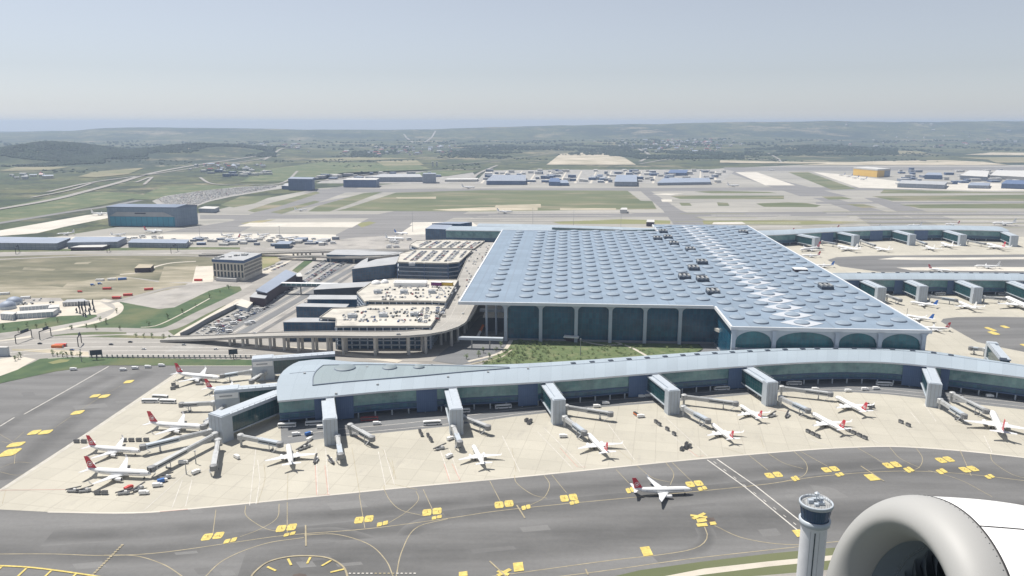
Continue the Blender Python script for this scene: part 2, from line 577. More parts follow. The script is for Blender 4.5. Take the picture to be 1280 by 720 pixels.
M['glass_corr'] = mat_panes('corridor glazing', (0.016, 0.07, 0.078), (0.024, 0.09, 0.095), (0.03, 0.06, 0.07), 3.5, 6.0, 0.16)
M['glass_blue'] = mat_panes('blue glazing', (0.025, 0.085, 0.17), (0.035, 0.11, 0.20), (0.03, 0.05, 0.09), 4.0, 4.0, 0.2)
M['navy'] = mat_panes('navy cladding', (0.070, 0.125, 0.245), (0.08, 0.14, 0.27), (0.055, 0.10, 0.20), 1.5, 9.0, 0.1, 0.5, 0.4)
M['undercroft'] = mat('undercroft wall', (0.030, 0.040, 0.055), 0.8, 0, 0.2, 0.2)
M['brown'] = mat_panes('brown cladding', (0.060, 0.040, 0.050), (0.075, 0.050, 0.058), (0.045, 0.03, 0.04), 4.0, 2.5, 0.15, 0.6, 0.3)
M['hotel_wall'] = mat('cream render', (0.60, 0.56, 0.48), 0.8, 0, 0.08, 0.1)
M['hangar_wall'] = mat_panes('hangar cladding', (0.20, 0.26, 0.33), (0.22, 0.28, 0.35), (0.17, 0.22, 0.28), 6.0, 8.0, 0.3, 0.6, 0.3)
M['hangar_door'] = mat_panes('teal hangar door', (0.050, 0.27, 0.38), (0.06, 0.29, 0.40), (0.03, 0.15, 0.24), 12.0, 30.0, 0.5, 0.5, 0.3)
M['hangar_roof'] = mat('hangar roof', (0.14, 0.18, 0.25), 0.6, 0.1, 0.08, 0.02)
M['blue_build'] = mat_panes('blue cladding', (0.10, 0.15, 0.27), (0.12, 0.175, 0.30), (0.08, 0.12, 0.22), 8.0, 5.0, 0.4, 0.5, 0.3)
M['grey_build'] = mat_panes('grey cladding', (0.28, 0.31, 0.36), (0.33, 0.36, 0.41), (0.2, 0.23, 0.29), 8.0, 4.0, 0.4, 0.6, 0.3)
M['white_build'] = mat('white building', (0.50, 0.495, 0.475), 0.8, 0, 0.08, 0.05)
M['roof_grey'] = mat('grey flat roof', (0.36, 0.37, 0.38), 0.8, 0, 0.1, 0.05)
M['roof_slate'] = mat('slate blue roof', (0.25, 0.29, 0.36), 0.6, 0.1, 0.1, 0.03)
M['yellow_build'] = mat('yellow cladding', (0.72, 0.46, 0.10), 0.6, 0, 0.06, 0.02)
M['leaf'] = mat('shrub leaves', (0.22, 0.28, 0.11), 0.8, 0, 0.4, 0.35)
M['leaf2'] = mat('dark leaves', (0.15, 0.205, 0.085), 0.8, 0, 0.4, 0.35)
M['bark'] = mat('bark', (0.10, 0.075, 0.05), 0.9, 0, 0.2, 2)
M['wood_far'] = mat('woodland leaves', (0.018, 0.034, 0.018), 0.9, 0, 0.45, 0.012)
M['brown_bus'] = mat('dark red paint', (0.22, 0.03, 0.035), 0.4, 0, 0.08, 0.5, 'object')
M['orange'] = mat('orange paint', (0.65, 0.17, 0.03), 0.5, 0, 0.1, 0.5, 'object')
M['bright_red'] = mat('bright red paint', (0.60, 0.06, 0.05), 0.5, 0, 0.1, 0.5, 'object')
M['blue_paint'] = mat('blue paint', (0.05, 0.16, 0.45), 0.5, 0, 0.1, 0.5, 'object')
M['purple'] = mat('purple fabric', (0.16, 0.03, 0.14), 0.8, 0, 0.1, 0.5, 'object')
M['gold'] = mat('gold fabric', (0.60, 0.42, 0.08), 0.8, 0, 0.1, 0.5, 'object')
CARPAINT = [mat('car paint ' + n, c, 0.3, 0.1, 0.04, 1, 'object') for n, c in (
    ('white', (0.75, 0.75, 0.74)), ('silver', (0.45, 0.46, 0.47)), ('dark grey', (0.08, 0.085, 0.09)), ('black', (0.02, 0.02, 0.022)),
    ('red', (0.35, 0.03, 0.03)), ('blue', (0.04, 0.09, 0.25)))]
CARNAME = ['white', 'silver', 'dark grey', 'black', 'red', 'blue']

# ------------------------------------------------------------------ ground: one sheet to the horizon
def sstep(a, b, x):
    t = max(0.0, min(1.0, (x - a) / (b - a)))
    return t * t * (3 - 2 * t)

HILLS = []
def hill(u, D, v, su, sr):
    p = PD(u, v, D)
    HILLS.append((p.x, p.y, max(0.0, p.z) * 1.15, su, sr))
for a in ((-90, 5000, 190, 420, 520), (10, 4900, 191, 250, 450), (66, 5000, 181.5, 190, 480), (122, 5000, 197, 200, 400), (172, 5300, 192, 220, 450),
          (215, 5400, 186.5, 300, 520), (258, 5600, 183, 330, 560), (310, 5800, 186, 320, 560), (360, 5700, 193, 300, 500),
          (700, 6600, 183, 700, 700), (800, 7600, 178, 900, 800), (560, 7200, 183, 800, 800), (1035, 6100, 183, 300, 420), (1085, 6300, 187, 350, 420),
          (880, 9000, 174, 1200, 900), (640, 10500, 170, 1500, 1200), (420, 9000, 176, 900, 900), (1160, 8800, 176, 900, 900), (1300, 9800, 172, 1200, 1000)):
    hill(*a)
RIDGE = [(-400, 164), (0, 164), (60, 163), (115, 161), (145, 158.5), (180, 157), (250, 157.5), (330, 158.5), (400, 160), (520, 160), (620, 157), (700, 154.5), (820, 152.5),
         (900, 150.5), (960, 150), (1040, 149), (1100, 150.5), (1200, 149.5), (1290, 149.5), (1700, 151)]
def ridge_v(u):
    for (a, va), (b, vb) in zip(RIDGE, RIDGE[1:]):
        if a <= u <= b:
            t = (u - a) / (b - a)
            return va + (vb - va) * t + 2.0
    return 164
def hgt(x, y):
    r = math.hypot(x, y)
    if r < 3300:
        return 0.0
    z = 0.0
    q = Vector((x / 1500.0, y / 1500.0, 0.3))
    a = sstep(4500, 9000, r) * 15 + sstep(9000, 16000, r) * 34
    if a > 0:
        z += a * max(0.0, noise.fractal(q, 1.0, 2.0, 5) + 0.25)
    for hx, hy, hz, su, sr in HILLS:
        dx, dy = (x - hx) / su, (y - hy) / sr
        e = dx * dx + dy * dy
        if e < 9:
            z = max(z, hz * math.exp(-e * 0.5) * (1 + 0.15 * noise.noise(q * 6)) + z * 0.25)
    if y > 6500:
        ca = y / r
        u = 640 + x / y * FPX * 0.98
        D = 11500.0
        top = PD(u, ridge_v(u) + 0.7 * noise.noise(Vector((u * 0.03, 0, 0))), D).z
        z = max(z, max(0.0, top) * math.exp(-((y - D) / 1500.0) ** 2))
    return z

g, gn, gl, gb = new_mat('open country')
pos = gn.new('ShaderNodeNewGeometry').outputs['Position']
f_big = noise_fac(gn, gl, pos, 0.00055, 6, 0.62)
f_mid = noise_fac(gn, gl, pos, 0.0026, 5, 0.6)
f_fin = noise_fac(gn, gl, pos, 0.03, 4, 0.6)
c = ramp2(gn, gl, f_mid, (0.040, 0.066, 0.024), (0.120, 0.122, 0.052), 0.35, 0.65)
r1 = gn.new('ShaderNodeMapRange'); r1.inputs[1].default_value = 0.50; r1.inputs[2].default_value = 0.57
gl.new(f_big, r1.inputs[0])
c = mixc(gn, gl, r1.outputs[0], c, (0.020, 0.038, 0.020))
f_dry = noise_fac(gn, gl, pos, 0.0014, 7, 0.7)
r2 = gn.new('ShaderNodeMapRange'); r2.inputs[1].default_value = 0.54; r2.inputs[2].default_value = 0.64
gl.new(f_dry, r2.inputs[0])
c = mixc(gn, gl, r2.outputs[0], c, (0.235, 0.205, 0.13))
f_scrub = noise_fac(gn, gl, pos, 0.0065, 7, 0.72)
r3 = gn.new('ShaderNodeMapRange'); r3.inputs[1].default_value = 0.50; r3.inputs[2].default_value = 0.56; r3.inputs[4].default_value = 0.85
gl.new(f_scrub, r3.inputs[0])
c = mixc(gn, gl, r3.outputs[0], c, (0.020, 0.036, 0.018))
f_bare = noise_fac(gn, gl, pos, 0.0036, 6, 0.68)
r4 = gn.new('ShaderNodeMapRange'); r4.inputs[1].default_value = 0.635; r4.inputs[2].default_value = 0.67; r4.inputs[4].default_value = 0.9
gl.new(f_bare, r4.inputs[0])
c = mixc(gn, gl, r4.outputs[0], c, (0.36, 0.31, 0.22))
c = mixc(gn, gl, 1.0, c, ramp2(gn, gl, f_fin, (0.5, 0.5, 0.5), (1.2, 1.2, 1.2)), 'MULTIPLY')
gl.new(c, gb.inputs['Base Color'])
gb.inputs['Roughness'].default_value = 0.95
M['country'] = g

radii = [0, 60, 200, 500, 1000, 1800, 2600, 3200, 3500]
r = 3500
while r < 19400:
    r *= 1.020 if r < 9000 else 1.035
    radii.append(r)
angs = [math.radians(d) for d in range(-180, -44, 6)] + [math.radians(-42 + 84 * k / 520) for k in range(521)] + [math.radians(d) for d in range(48, 180, 6)]
mb = MB()
rows = [[(rr * math.sin(a), rr * math.cos(a), hgt(rr * math.sin(a), rr * math.cos(a)) - 0.85) for a in angs] for rr in radii[1:]]
mb.grid(rows, close=True)
mb.face([Vector(p) for p in rows[0]])
tag(mb.build('ground', M['country'], smooth=True), kind='structure')

def on_land(u, v):
    p = P(u, v, 0)
    for _ in range(12):
        p = P(u, v, min(190, hgt(p.x, p.y)))
    return p
def drape(name, px, m, lift=1.0, kind='structure'):
    """patch of land cover following the terrain"""
    us = [p[0] for p in px]; vs = [p[1] for p in px]
    bm = bmesh.new()
    vv = [bm.verts.new((u, v, 0)) for u, v in px]
    bm.faces.new(vv)
    bmesh.ops.triangulate(bm, faces=bm.faces[:])
    for _ in range(3):
        bmesh.ops.subdivide_edges(bm, edges=bm.edges[:], cuts=1, use_grid_fill=True)
    for q in bm.verts:
        p = P(q.co.x, q.co.y, 0)
        q.co = (p.x, p.y, hgt(p.x, p.y) + lift)
    bmesh.ops.recalc_face_normals(bm, faces=bm.faces[:])
    me = bpy.data.meshes.new(name)
    bm.to_mesh(me); bm.free()
    me.materials.append(m)
    o = bpy.data.objects.new(name, me)
    COL.objects.link(o)
    return tag(o, kind=kind)
def land_road(name, px, width, m, lift=1.2):
    pts = catmull([P(u, v, 0) for u, v in px], max(16, len(px) * 8))
    L, R = [], []
    for i, p in enumerate(pts):
        t = pts[min(i + 1, len(pts) - 1)] - pts[max(0, i - 1)]
        t.z = 0; t.normalize()
        nn = Vector((-t.y, t.x, 0)) * width / 2
        z = max(hgt(p.x, p.y), hgt(p.x + nn.x, p.y + nn.y), hgt(p.x - nn.x, p.y - nn.y)) + lift
        L.append((p.x + nn.x, p.y + nn.y, z)); R.append((p.x - nn.x, p.y - nn.y, z))
    mb = MB(); mb.grid([R, L])
    return tag(mb.build(name, m), kind='structure')

# ------------------------------------------------------------------ haze
hm = bpy.data.materials.new('haze')
hm.use_nodes = True
hn = hm.node_tree.nodes
for n in list(hn):
    hn.remove(n)
ho = hn.new('ShaderNodeOutputMaterial')
hv = hn.new('ShaderNodeVolumePrincipled')
hv.inputs['Color'].default_value = (0.555, 0.685, 0.91, 1)
hv.inputs['Density'].default_value = HAZE_DENSITY
hv.inputs['Anisotropy'].default_value = 0.2
hm.node_tree.links.new(hv.outputs[0], ho.inputs['Volume'])
mb = MB()
mb.box((0, 8800, 133.5), (40800, 23000, 271))
hz = tag(mb.build('haze', hm), kind='stuff')

# ------------------------------------------------------------------ airfield sheets, far to near
sheet('airfield_ground', [(-330, 345), (-60, 304), (60, 297), (200, 275), (270, 262), (330, 248), (400, 235), (560, 226), (760, 222), (905, 210), (1000, 206), (1250, 206), (1700, 206), (1700, 300), (1400, 480), (880, 330), (330, 330)], -0.7, M['tarmac_light'])
# runways and taxiways
def band(name, px, z, m):
    return sheet(name, px, z, m)
band('runway', [(390, 236.2), (1600, 231.5), (1600, 235.5), (380, 240.5)], -0.7, M['asphalt_far'])
band('runway', [(905, 209), (1600, 208.0), (1600, 212.0), (905, 213.5)], -0.7, M['asphalt_far'])
band('taxiway', [(250, 268.5), (1020, 264.5), (1600, 264), (1600, 268), (1020, 269.5), (250, 273.5)], -0.7, M['asphalt_far'])
band('taxiway', [(1020, 252), (1600, 251), (1600, 253), (1020, 254.5)], -0.7, M['asphalt_far'])
band('taxiway', [(440, 320), (345, 330), (470, 268), (500, 262), (590, 262), (560, 275), (500, 300), (460, 322)], -0.7, M['asphalt_far'])
band('taxiway', [(800, 238), (812, 238), (850, 262), (900, 282), (845, 284), (828, 262)], -0.7, M['asphalt_far'])
band('taxiway', [(1016, 247), (1040, 247), (1190, 285), (1100, 290), (1060, 262)], -0.7, M['asphalt_far'])
band('taxiway', [(1080, 247), (1100, 247), (1200, 276), (1150, 276)], -0.7, M['asphalt_far'])
band('taxiway', [(200, 290), (290, 276), (385, 241), (440, 230), (455, 232), (400, 252), (330, 275), (300, 290)], -0.7, M['asphalt_far'])
band('taxiway', [(290, 274), (300, 275), (480, 241), (470, 239)], -0.7, M['asphalt_far'])
band('taxiway', [(905, 214), (925, 213), (1060, 245), (1000, 245)], -0.7, M['asphalt_far'])
for px in ([(420, 263), (432, 260.5), (495, 240.5), (600, 237.5), (784, 238), (800, 250), (822, 261), (600, 264)],
           [(385, 264), (398, 257), (455, 241), (478, 239.5), (440, 254), (412, 264)],
           [(275, 256), (301, 245), (340, 245), (318, 254), (292, 259)],
           [(309, 263), (340, 253), (395, 239), (400, 241), (345, 259), (318, 265)],
           [(338, 265), (394, 250.5), (400, 252), (352, 267)],
           [(838, 245), (850, 244), (980, 244.2), (980, 248.6), (850, 248.3)],
           [(1090, 245), (1280, 243), (1500, 243), (1500, 251), (1115, 250.5)],
           [(1027, 245.4), (1052, 245.2), (1066, 248.6), (1036, 249.2)],
           [(1057, 254.5), (1080, 255), (1097, 259), (1078, 259.5)],
           [(1125, 255.5), (1280, 254), (1500, 254), (1500, 261), (1150, 260)],
           [(945, 254), (985, 252.6), (1008, 253.4), (1026, 256.5), (1020, 258.6), (955, 258.2)],
           [(849, 253.2), (862, 253.4), (865, 256.8), (852, 256.8)], [(896, 252.6), (910, 253.4), (912, 257), (898, 257)],
           [(868, 239.4), (890, 238.2), (960, 239.6), (972, 241.2), (890, 241.4)],
           [(795, 250.5), (815, 251), (821, 261), (806, 261.4)],
           [(1105, 236.6), (1250, 240), (1500, 239), (1500, 241), (1100, 241.4)],
           [(985, 215), (1010, 215), (1070, 236), (1040, 237)]):
    sheet('airfield_grass', px, -0.7, M['grass_field'])
for px in ([(690, 277), (775, 273.6), (838, 275.4), (838, 279.6), (700, 279.6)], [(878, 275.4), (980, 274.4), (1090, 277), (1010, 281), (880, 280)],
           [(445, 279), (462, 276.4), (470, 278), (452, 284)], [(300, 279), (320, 275.5), (345, 274), (318, 280)]):
    sheet('dry_grass', px, -0.7, M['grass_dry'])
for px in ([(297, 282.6), (312, 278), (452, 277.4), (440, 284)], [(200, 292.5), (300, 291.5), (417, 292.6), (411, 298), (200, 301)],
           [(-60, 297), (0, 287.6), (108, 268.6), (136, 265.6), (136, 272), (81, 283), (47, 291), (-60, 299)],
           [(919, 215), (946, 215), (994, 231.5), (957, 231.5)],
           [(1016, 214.6), (1050, 217.6), (1120, 226), (1290, 230), (1290, 238), (1238, 238.4), (1074, 234.6)],
           [(855, 241.7), (830, 241.5), (815, 243), (838, 243.6)], [(826, 249), (840, 249), (840, 252), (828, 252)],
           [(480, 308), (505, 288), (520, 278), (590, 277), (600, 284), (560, 300), (520, 308)],
           [(515, 277.5), (575, 277), (572, 279.5), (512, 281)],
           [(597, 280), (822, 284.5), (822, 289), (590, 285)],
           [(892, 277.5), (928, 277), (932, 279.6), (890, 280)],
           [(60, 296), (300, 292), (420, 293), (420, 301), (60, 302)]):
    sheet('far_apron', px, -0.7, M['apron_far'])
for px in ([(540, 262), (600, 259), (672, 258), (672, 262.6), (560, 263.2)], [(495, 246.4), (545, 245.6), (545, 248.4), (497, 248.2)], [(620, 256), (676, 254.8), (676, 259), (618, 260)],
           [(700, 259.6), (770, 260), (770, 262), (700, 262)]):
    sheet('bare_ground', px, -0.7, M['dirt'])
for px in ([(1000, 206.5), (1050, 203.4), (1100, 201.6), (1180, 200.4), (1230, 202.6), (1262, 206.5)], [(683, 206), (700, 193.4), (745, 191.6), (780, 197), (795, 206)],
           [(900, 200.6), (1000, 202.4), (1160, 203.6), (1000, 204.6), (900, 203.4)], [(0, 214), (20, 209), (88, 208.6), (60, 213)],
           [(97, 221), (120, 214.5), (180, 210), (160, 218), (120, 222)],
           [(470, 202), (520, 200), (530, 206.4), (480, 207.5)], [(375, 199), (450, 196.4), (520, 198.4), (420, 201.6)], [(1240, 191), (1330, 192), (1330, 195), (1205, 193.6)],
           [(980, 189), (1005, 183.4), (1020, 185), (995, 190)], [(448, 182), (470, 180.4), (472, 183)],
           [(1195, 197), (1400, 197), (1400, 203), (1245, 203.6), (1235, 200)], [(1120, 191), (1150, 190), (1160, 192.5), (1125, 194)], [(740, 181), (775, 183), (768, 184.6)]):
    drape('bare_ground', px, M['dirt' if px[0][0] > 650 and px[0][1] > 199 or px[0][0] in (683, 1240) else 'earth_far'], 1.0)
for px in ([(-120, 300), (0, 279), (130, 255), (170, 247), (200, 244.5), (130, 239), (80, 243), (0, 260), (-120, 285)],
           [(165, 249), (205, 232), (250, 231), (320, 233), (262, 243), (205, 249)]):
    sheet('meadow', px, -0.7, M['grass'])
drape('meadow', [(300, 228), (330, 212), (400, 203), (520, 205), (540, 212), (430, 216), (370, 227)], M['grass'], 0.8)
drape('meadow', [(480, 222), (540, 213.6), (600, 214), (560, 220), (500, 224)], M['grass'], 0.8)

sheet('car_lot', [(190, 251), (205, 245), (250, 238.4), (300, 233.4), (352, 231), (372, 233), (338, 237.5), (290, 245.5), (262, 251.5), (246, 257.5), (200, 257.5)], -0.7, M['lot'])
rstripe = random.Random(4)
for k in range(26):
    v = 263.5 + k * .82
    u0 = rstripe.uniform(838, 900); u1 = u0 + rstripe.uniform(60, 260)
    if k % 2: u0 += 180; u1 += 300
    sheet('paving_strip', [(u0, v), (u1, v + rstripe.uniform(-.1, .1)), (u1 + 3, v + .38), (u0 + 3, v + .38)], -0.7, M[('line_white', 'grass_dry', 'asphalt_far')[k % 3]])
for k in range(12):
    v = 264.5 + k * 1.05
    u0 = rstripe.uniform(560, 640); sheet('paving_strip', [(u0, v), (u0 + rstripe.uniform(40, 190), v), (u0 + 150, v + .3), (u0 + 2, v + .3)], -0.7, M[('line_white', 'asphalt_far')[k % 2]])
for px in ([(592, 229.5), (608, 213), (700, 212), (790, 212), (905, 211.5), (918, 214), (900, 229)], [(395, 229), (420, 219), (470, 214.5), (590, 213.5), (596, 223), (560, 229.5)]):
    sheet('cargo_yard', px, -0.7, M['lot'])
for k in range(16):
    u = 600 + k * 19.5
    sheet('yard_road', [(u, 229), (u + 3.2, 229), (u + 9 - (k - 8) * .9, 213.5), (u + 7.6 - (k - 8) * .9, 213.5)], -0.7, M['road_pale'])
# country roads
for nm, px, w in (('highway', [(-40, 268), (60, 251), (105, 240), (150, 228), (180, 219), (215, 211.6), (262, 204), (335, 195)], 32),
                  ('highway', [(60, 240), (110, 229), (160, 222), (200, 216.5), (250, 209), (320, 200), (350, 195)], 22),
                  ('road', [(250, 222), (262, 229), (285, 231.5), (320, 231), (355, 228), (372, 214)], 14),
                  ('road', [(330, 200), (350, 191.5), (372, 186.5), (352, 184.6)], 22),
                  ('road', [(560, 207), (600, 203), (640, 198.5), (685, 193)], 14),
                  ('road', [(784, 184.5), (800, 189), (812, 195), (800, 202)], 26),
                  ('road', [(800, 205), (840, 199), (905, 197), (960, 200)], 20),
                  ('road', [(960, 192), (972, 198), (976, 203)], 16),
                  ('road', [(330, 232), (420, 224), (470, 217), (560, 213), (600, 211)], 18),
                  ('road', [(505, 174), (524, 180), (545, 173)], 26),
                  ('road', [(590, 224), (600, 216), (622, 206.6)], 18), ('road', [(170, 228), (190, 221), (180, 231)], 14),
                  ('road', [(40, 247), (86, 238), (118, 228)], 16)):
    land_road(nm, px, w * .8, M['road'])
ribbon('perimeter_road', [(-120, 296), (0, 278.5), (90, 264), (130, 258.5), (175, 250)], 26, -0.7, M['asphalt_far'])

# ------------------------------------------------------------------ near ground: landside and apron
LAYER[0], LAYER[1] = 0, 0.0009
sheet('landside_ground', [(-120, 480), (-60, 310), (100, 300), (330, 310), (450, 296), (640, 288), (640, 470), (320, 470)], -0.25, M['gravel'])
sheet('scrub_field', [(-150, 390), (-60, 318), (120, 318), (330, 318), (345, 330), (300, 345), (210, 352), (150, 345), (95, 362), (0, 368)], -0.22, M['scrub'])
for px in ([(0, 355), (60, 357), (100, 361), (95, 372), (40, 372), (-60, 378), (-60, 360)], [(205, 333), (248, 331), (243, 352), (198, 353)],
           [(30, 334), (70, 336), (66, 338.5), (28, 337)], [(95, 328), (115, 327), (110, 330), (92, 330)], [(85, 353), (150, 345), (195, 352), (170, 362), (130, 372), (80, 377), (70, 366)]):
    sheet('bare_ground', px, -0.2, M['earth_near'])
sheet('works_yard', [(80, 378), (120, 362), (190, 352), (235, 354), (228, 358), (150, 376), (130, 373), (90, 386)], -0.2, M['earth_near'])
sheet('works_yard', [(245, 333), (268, 332), (266, 352), (240, 354)], -0.19, M['road_pale'])
# green embankments
sheet('lawn', [(-60, 408), (0, 403), (50, 399), (75, 394.5), (118, 392), (122, 395), (110, 400), (60, 409), (0, 416), (-60, 421)], -0.2, M['grass_deep'])
sheet('lawn', [(80, 409), (122, 402), (145, 392), (150, 385), (150, 377), (200, 386), (218, 384), (262, 363), (285, 357.5), (300, 358), (303, 364), (225, 404), (210, 411), (170, 410)], -0.18, M['grass_deep'])
sheet('gravel_lot', [(150, 377), (170, 372), (205, 363), (235, 359.5), (258, 362), (235, 374), (213, 384), (198, 386)], -0.17, M['gravel'])
sheet('lawn', [(205, 410), (226, 401), (248, 388), (296, 378.5), (300, 384), (250, 409), (232, 421), (220, 421)], -0.16, M['grass'])
sheet('lawn', [(365, 338), (380, 326), (396, 323), (390, 327), (372, 341)], -0.16, M['grass_deep'])
sheet('lawn', [(328, 321), (345, 320), (352, 325), (328, 336)], -0.16, M['grass_dry'])
for i, px in enumerate(([(0, 424), (40, 420), (78, 416), (125, 413.5), (158, 413.5), (158, 417), (80, 419)], [(98, 421), (150, 418.6), (228, 421), (228, 423.6), (150, 423.5)],
                        [(-10, 312.6), (80, 311), (150, 309.5), (255, 308.6), (300, 309), (300, 312), (150, 313), (0, 315)])):
    sheet('verge', px, -0.15, M['grass'])
# roads on the landside
def road(px, w, z=-0.12, m=None, name='road'):
    return ribbon(name, px, w, z, M[m or 'road'])
road([(-60, 322), (0, 319), (90, 316.5), (200, 314), (330, 313), (460, 312)], 26)
road([(-60, 327), (60, 321.5), (150, 319), (250, 320), (300, 325)], 10)
road([(330, 341), (355, 330), (372, 322.5), (362, 318), (320, 316)], 14, -0.11, 'road_pale')
road([(-40, 432), (30, 422), (85, 410), (125, 401), (146, 391), (148, 381), (132, 376), (110, 376)], 9, -0.10, 'road_pale')
road([(150, 343), (178, 340), (195, 333), (215, 328.5), (245, 326.5)], 6, -0.10, 'road_pale')
road([(135, 379), (175, 369), (210, 360), (245, 356), (300, 354), (330, 352)], 10, -0.09, 'road')
road([(40, 420), (90, 414), (130, 412), (190, 413), (216, 409), (250, 392), (300, 368), (322, 356), (345, 342), (368, 327), (385, 321)], 17, -0.08, 'road')
road([(215, 425), (232, 413), (262, 396), (300, 374)], 9, -0.07, 'road_pale')
road([(176, 409), (195, 407), (222, 395), (262, 373)], 2.0, -0.06, 'road_pale', 'path')
sheet('highway', [(-120, 452), (-40, 432), (20, 424), (60, 419.5), (220, 424), (330, 425), (420, 430), (420, 446), (320, 446), (110, 447), (40, 450), (-60, 470)], -0.10, M['road'])
for k, (px, w) in enumerate((([(-60, 436), (30, 426), (120, 422.6), (230, 424.4), (330, 426)], 1.2), ([(-60, 441), (40, 430.5), (130, 427.5), (330, 429.5)], 1.2),
                             ([(-40, 447), (60, 436), (140, 433.5), (330, 434.5)], 1.6), ([(30, 443), (140, 438.5), (330, 438.6)], 1.2), ([(60, 448), (140, 443.6), (320, 443)], 1.4))):
    ribbon('lane_marking', px, w, -0.04, M['line_white'])
sheet('central_reservation', [(15, 436), (60, 436.5), (110, 439), (112, 446), (60, 441), (15, 438)], -0.06, M['dirt'])
sheet('roadside_lawn', [(-40, 488), (0, 470), (30, 458), (50, 448.5), (75, 446.3), (120, 446.5), (330, 450), (330, 457), (130, 456.5), (70, 464), (0, 479)], -0.05, M['grass_deep'])
sheet('dry_grass', [(60, 453), (75, 449), (88, 449.4), (84, 452), (66, 455)], -0.04, M['grass_dry'])
sheet('yard', [(-60, 475), (-10, 450), (24, 445), (45, 449), (22, 462), (0, 470)], -0.04, M['road_pale'])
sheet('car_park', [(205, 441), (235, 420), (305, 381), (375, 345), (402, 324), (445, 324), (440, 330), (345, 385), (270, 424), (250, 436)], -0.07, M['lot'])
road([(268, 424), (335, 386), (392, 355), (452, 322)], 8, -0.05, 'service_road')
road([(288, 424), (347, 390), (402, 358), (454, 328)], 11, -0.05, 'service_road')
road([(310, 424), (362, 393), (414, 360), (450, 336)], 6, -0.05, 'asphalt')
for a, b in (((277, 424), (398, 356)), ((299, 424), (408, 358))):
    ribbon('kerb_line', [a, b], 1.2, -0.02, M['line_white'], smooth=False)
sheet('lower_plaza', [(300, 446), (310, 424), (420, 395), (600, 378), (640, 395), (640, 440), (606, 452), (470, 452), (330, 452)], -0.05, M['road'])
sheet('court', [(540, 451), (556, 437), (575, 424), (600, 395), (640, 395), (640, 425), (632, 437), (610, 449), (575, 456)], -0.04, M['service_road'])  # dark paving, its tone also standing in for shadow under the terminal overhang
ribbon('lower_road', [(300, 434), (350, 434.5), (400, 438), (450, 445), (500, 452)], 9, -0.02, M['road_pale'])
sheet('works_yard', [(-60, 412), (-60, 388), (0, 380), (80, 376), (125, 377), (142, 386), (120, 393), (75, 395), (40, 400), (0, 404)], -0.15, M['road_pale'])

# terminal garden
sheet('garden_lawn', [(597, 460), (628, 437), (642, 423), (700, 424), (792, 429), (872, 430), (879, 436), (860, 445), (740, 455), (640, 462)], 0.0, M['garden'])
sheet('forecourt', [(640, 424), (640, 417), (905, 420), (920, 446), (870, 446), (879, 436), (874, 430), (790, 429)], -0.02, M['service_road'])
ribbon('garden_path', [(770, 427.5), (790, 435), (812, 447)], 3.2, 0.05, M['road_pale'])
ribbon('garden_path', [(728, 427), (755, 431.5), (776, 430.5)], 3.2, 0.05, M['road_pale'])
ribbon('garden_path', [(585, 452), (620, 443), (632, 436), (640, 424)], 4.0, 0.05, M['road_pale'])
ribbon('garden_path', [(590, 455), (625, 447), (640, 437)], 2.0, 0.05, M['dirt'])

# asphalt and concrete of the near apron
sheet('taxiway', [(-300, 560), (-60, 492), (0, 479.5), (70, 464.5), (125, 457), (335, 457), (347, 470), (700, 480), (1400, 480), (1700, 760), (1100, 900), (-800, 900)], 0.0, M['asphalt'])
for px, w in (([(-40, 690), (60, 690), (130, 692), (200, 689), (300, 675), (360, 667), (460, 659), (560, 646), (620, 637), (700, 629), (790, 621), (900, 611), (960, 604), (1030, 594), (1120, 588), (1200, 591), (1330, 604)], 26),
              ([(560, 648.5), (520, 660), (502, 690), (492, 740)], 14), ([(380, 669), (420, 668), (460, 680), (482, 700), (496, 740)], 14), ([(60, 672), (300, 655), (460, 640), (620, 622), (900, 596), (1100, 578)], 18),
              ([(300, 712), (620, 684), (960, 645), (1300, 640)], 40), ([(2, 600), (60, 550), (130, 495), (190, 462)], 22), ([(-40, 560), (30, 520), (140, 470)], 18), ([(880, 660), (884, 674), (870, 688), (820, 700)], 10)):
    ribbon('tyre_wear', px, w, 0.0, M['wear'])
rp = random.Random(8)
for k in range(26):
    u, v = rp.uniform(20, 1000), rp.uniform(612, 715)
    if k % 4 == 3: u, v = rp.uniform(10, 190), rp.uniform(470, 560)
    w, h = rp.uniform(14, 60), rp.uniform(3, 9)
    sheet('paving_patch', [(u, v), (u + w, v - w * .09), (u + w + h * .8, v - w * .09 + h), (u + h * .8, v + h)], 0.0, M['asphalt_patch' if k % 3 else 'asphalt_patch_dark'])
sheet('paving_patch', [(1012, 606), (1042, 610), (1061, 622), (1026, 624)], 0.0, M['asphalt_patch'])
APRON = [(0, 611.5), (110, 540), (217, 468), (222, 457), (350, 457), (352, 480), (640, 478), (960, 440), (1160, 420), (1400, 440), (1400, 586), (1280, 572), (1200, 563.4), (1120, 558.2), (1060, 559.4), (1000, 563),
         (880, 573), (760, 585), (640, 597), (520, 608), (400, 620), (260, 634), (170, 641), (60, 640), (0, 637), (-40, 635), (-40, 634)]
sheet('apron', APRON, 0.0, M['apron'])
sheet('shoulder', [(200, 457.5), (335, 457.5), (335, 466), (330, 470), (217, 467), (130, 459)], 0.0, M['asphalt'])
sheet('service_road', [(352, 556), (420, 546), (480, 541), (560, 533), (640, 521), (740, 510), (830, 503), (900, 496.5), (960, 491), (1010, 489), (1060, 490), (1110, 493), (1170, 500), (1280, 512), (1400, 526), (1400, 480), (1160, 455), (960, 455), (640, 490), (350, 520)], 0.0, M['service_road'])
sheet('east_apron', [(930, 281), (960, 296), (1500, 296), (1500, 492), (1280, 455), (1180, 445), (1000, 420)], 0.0, M['apron'])
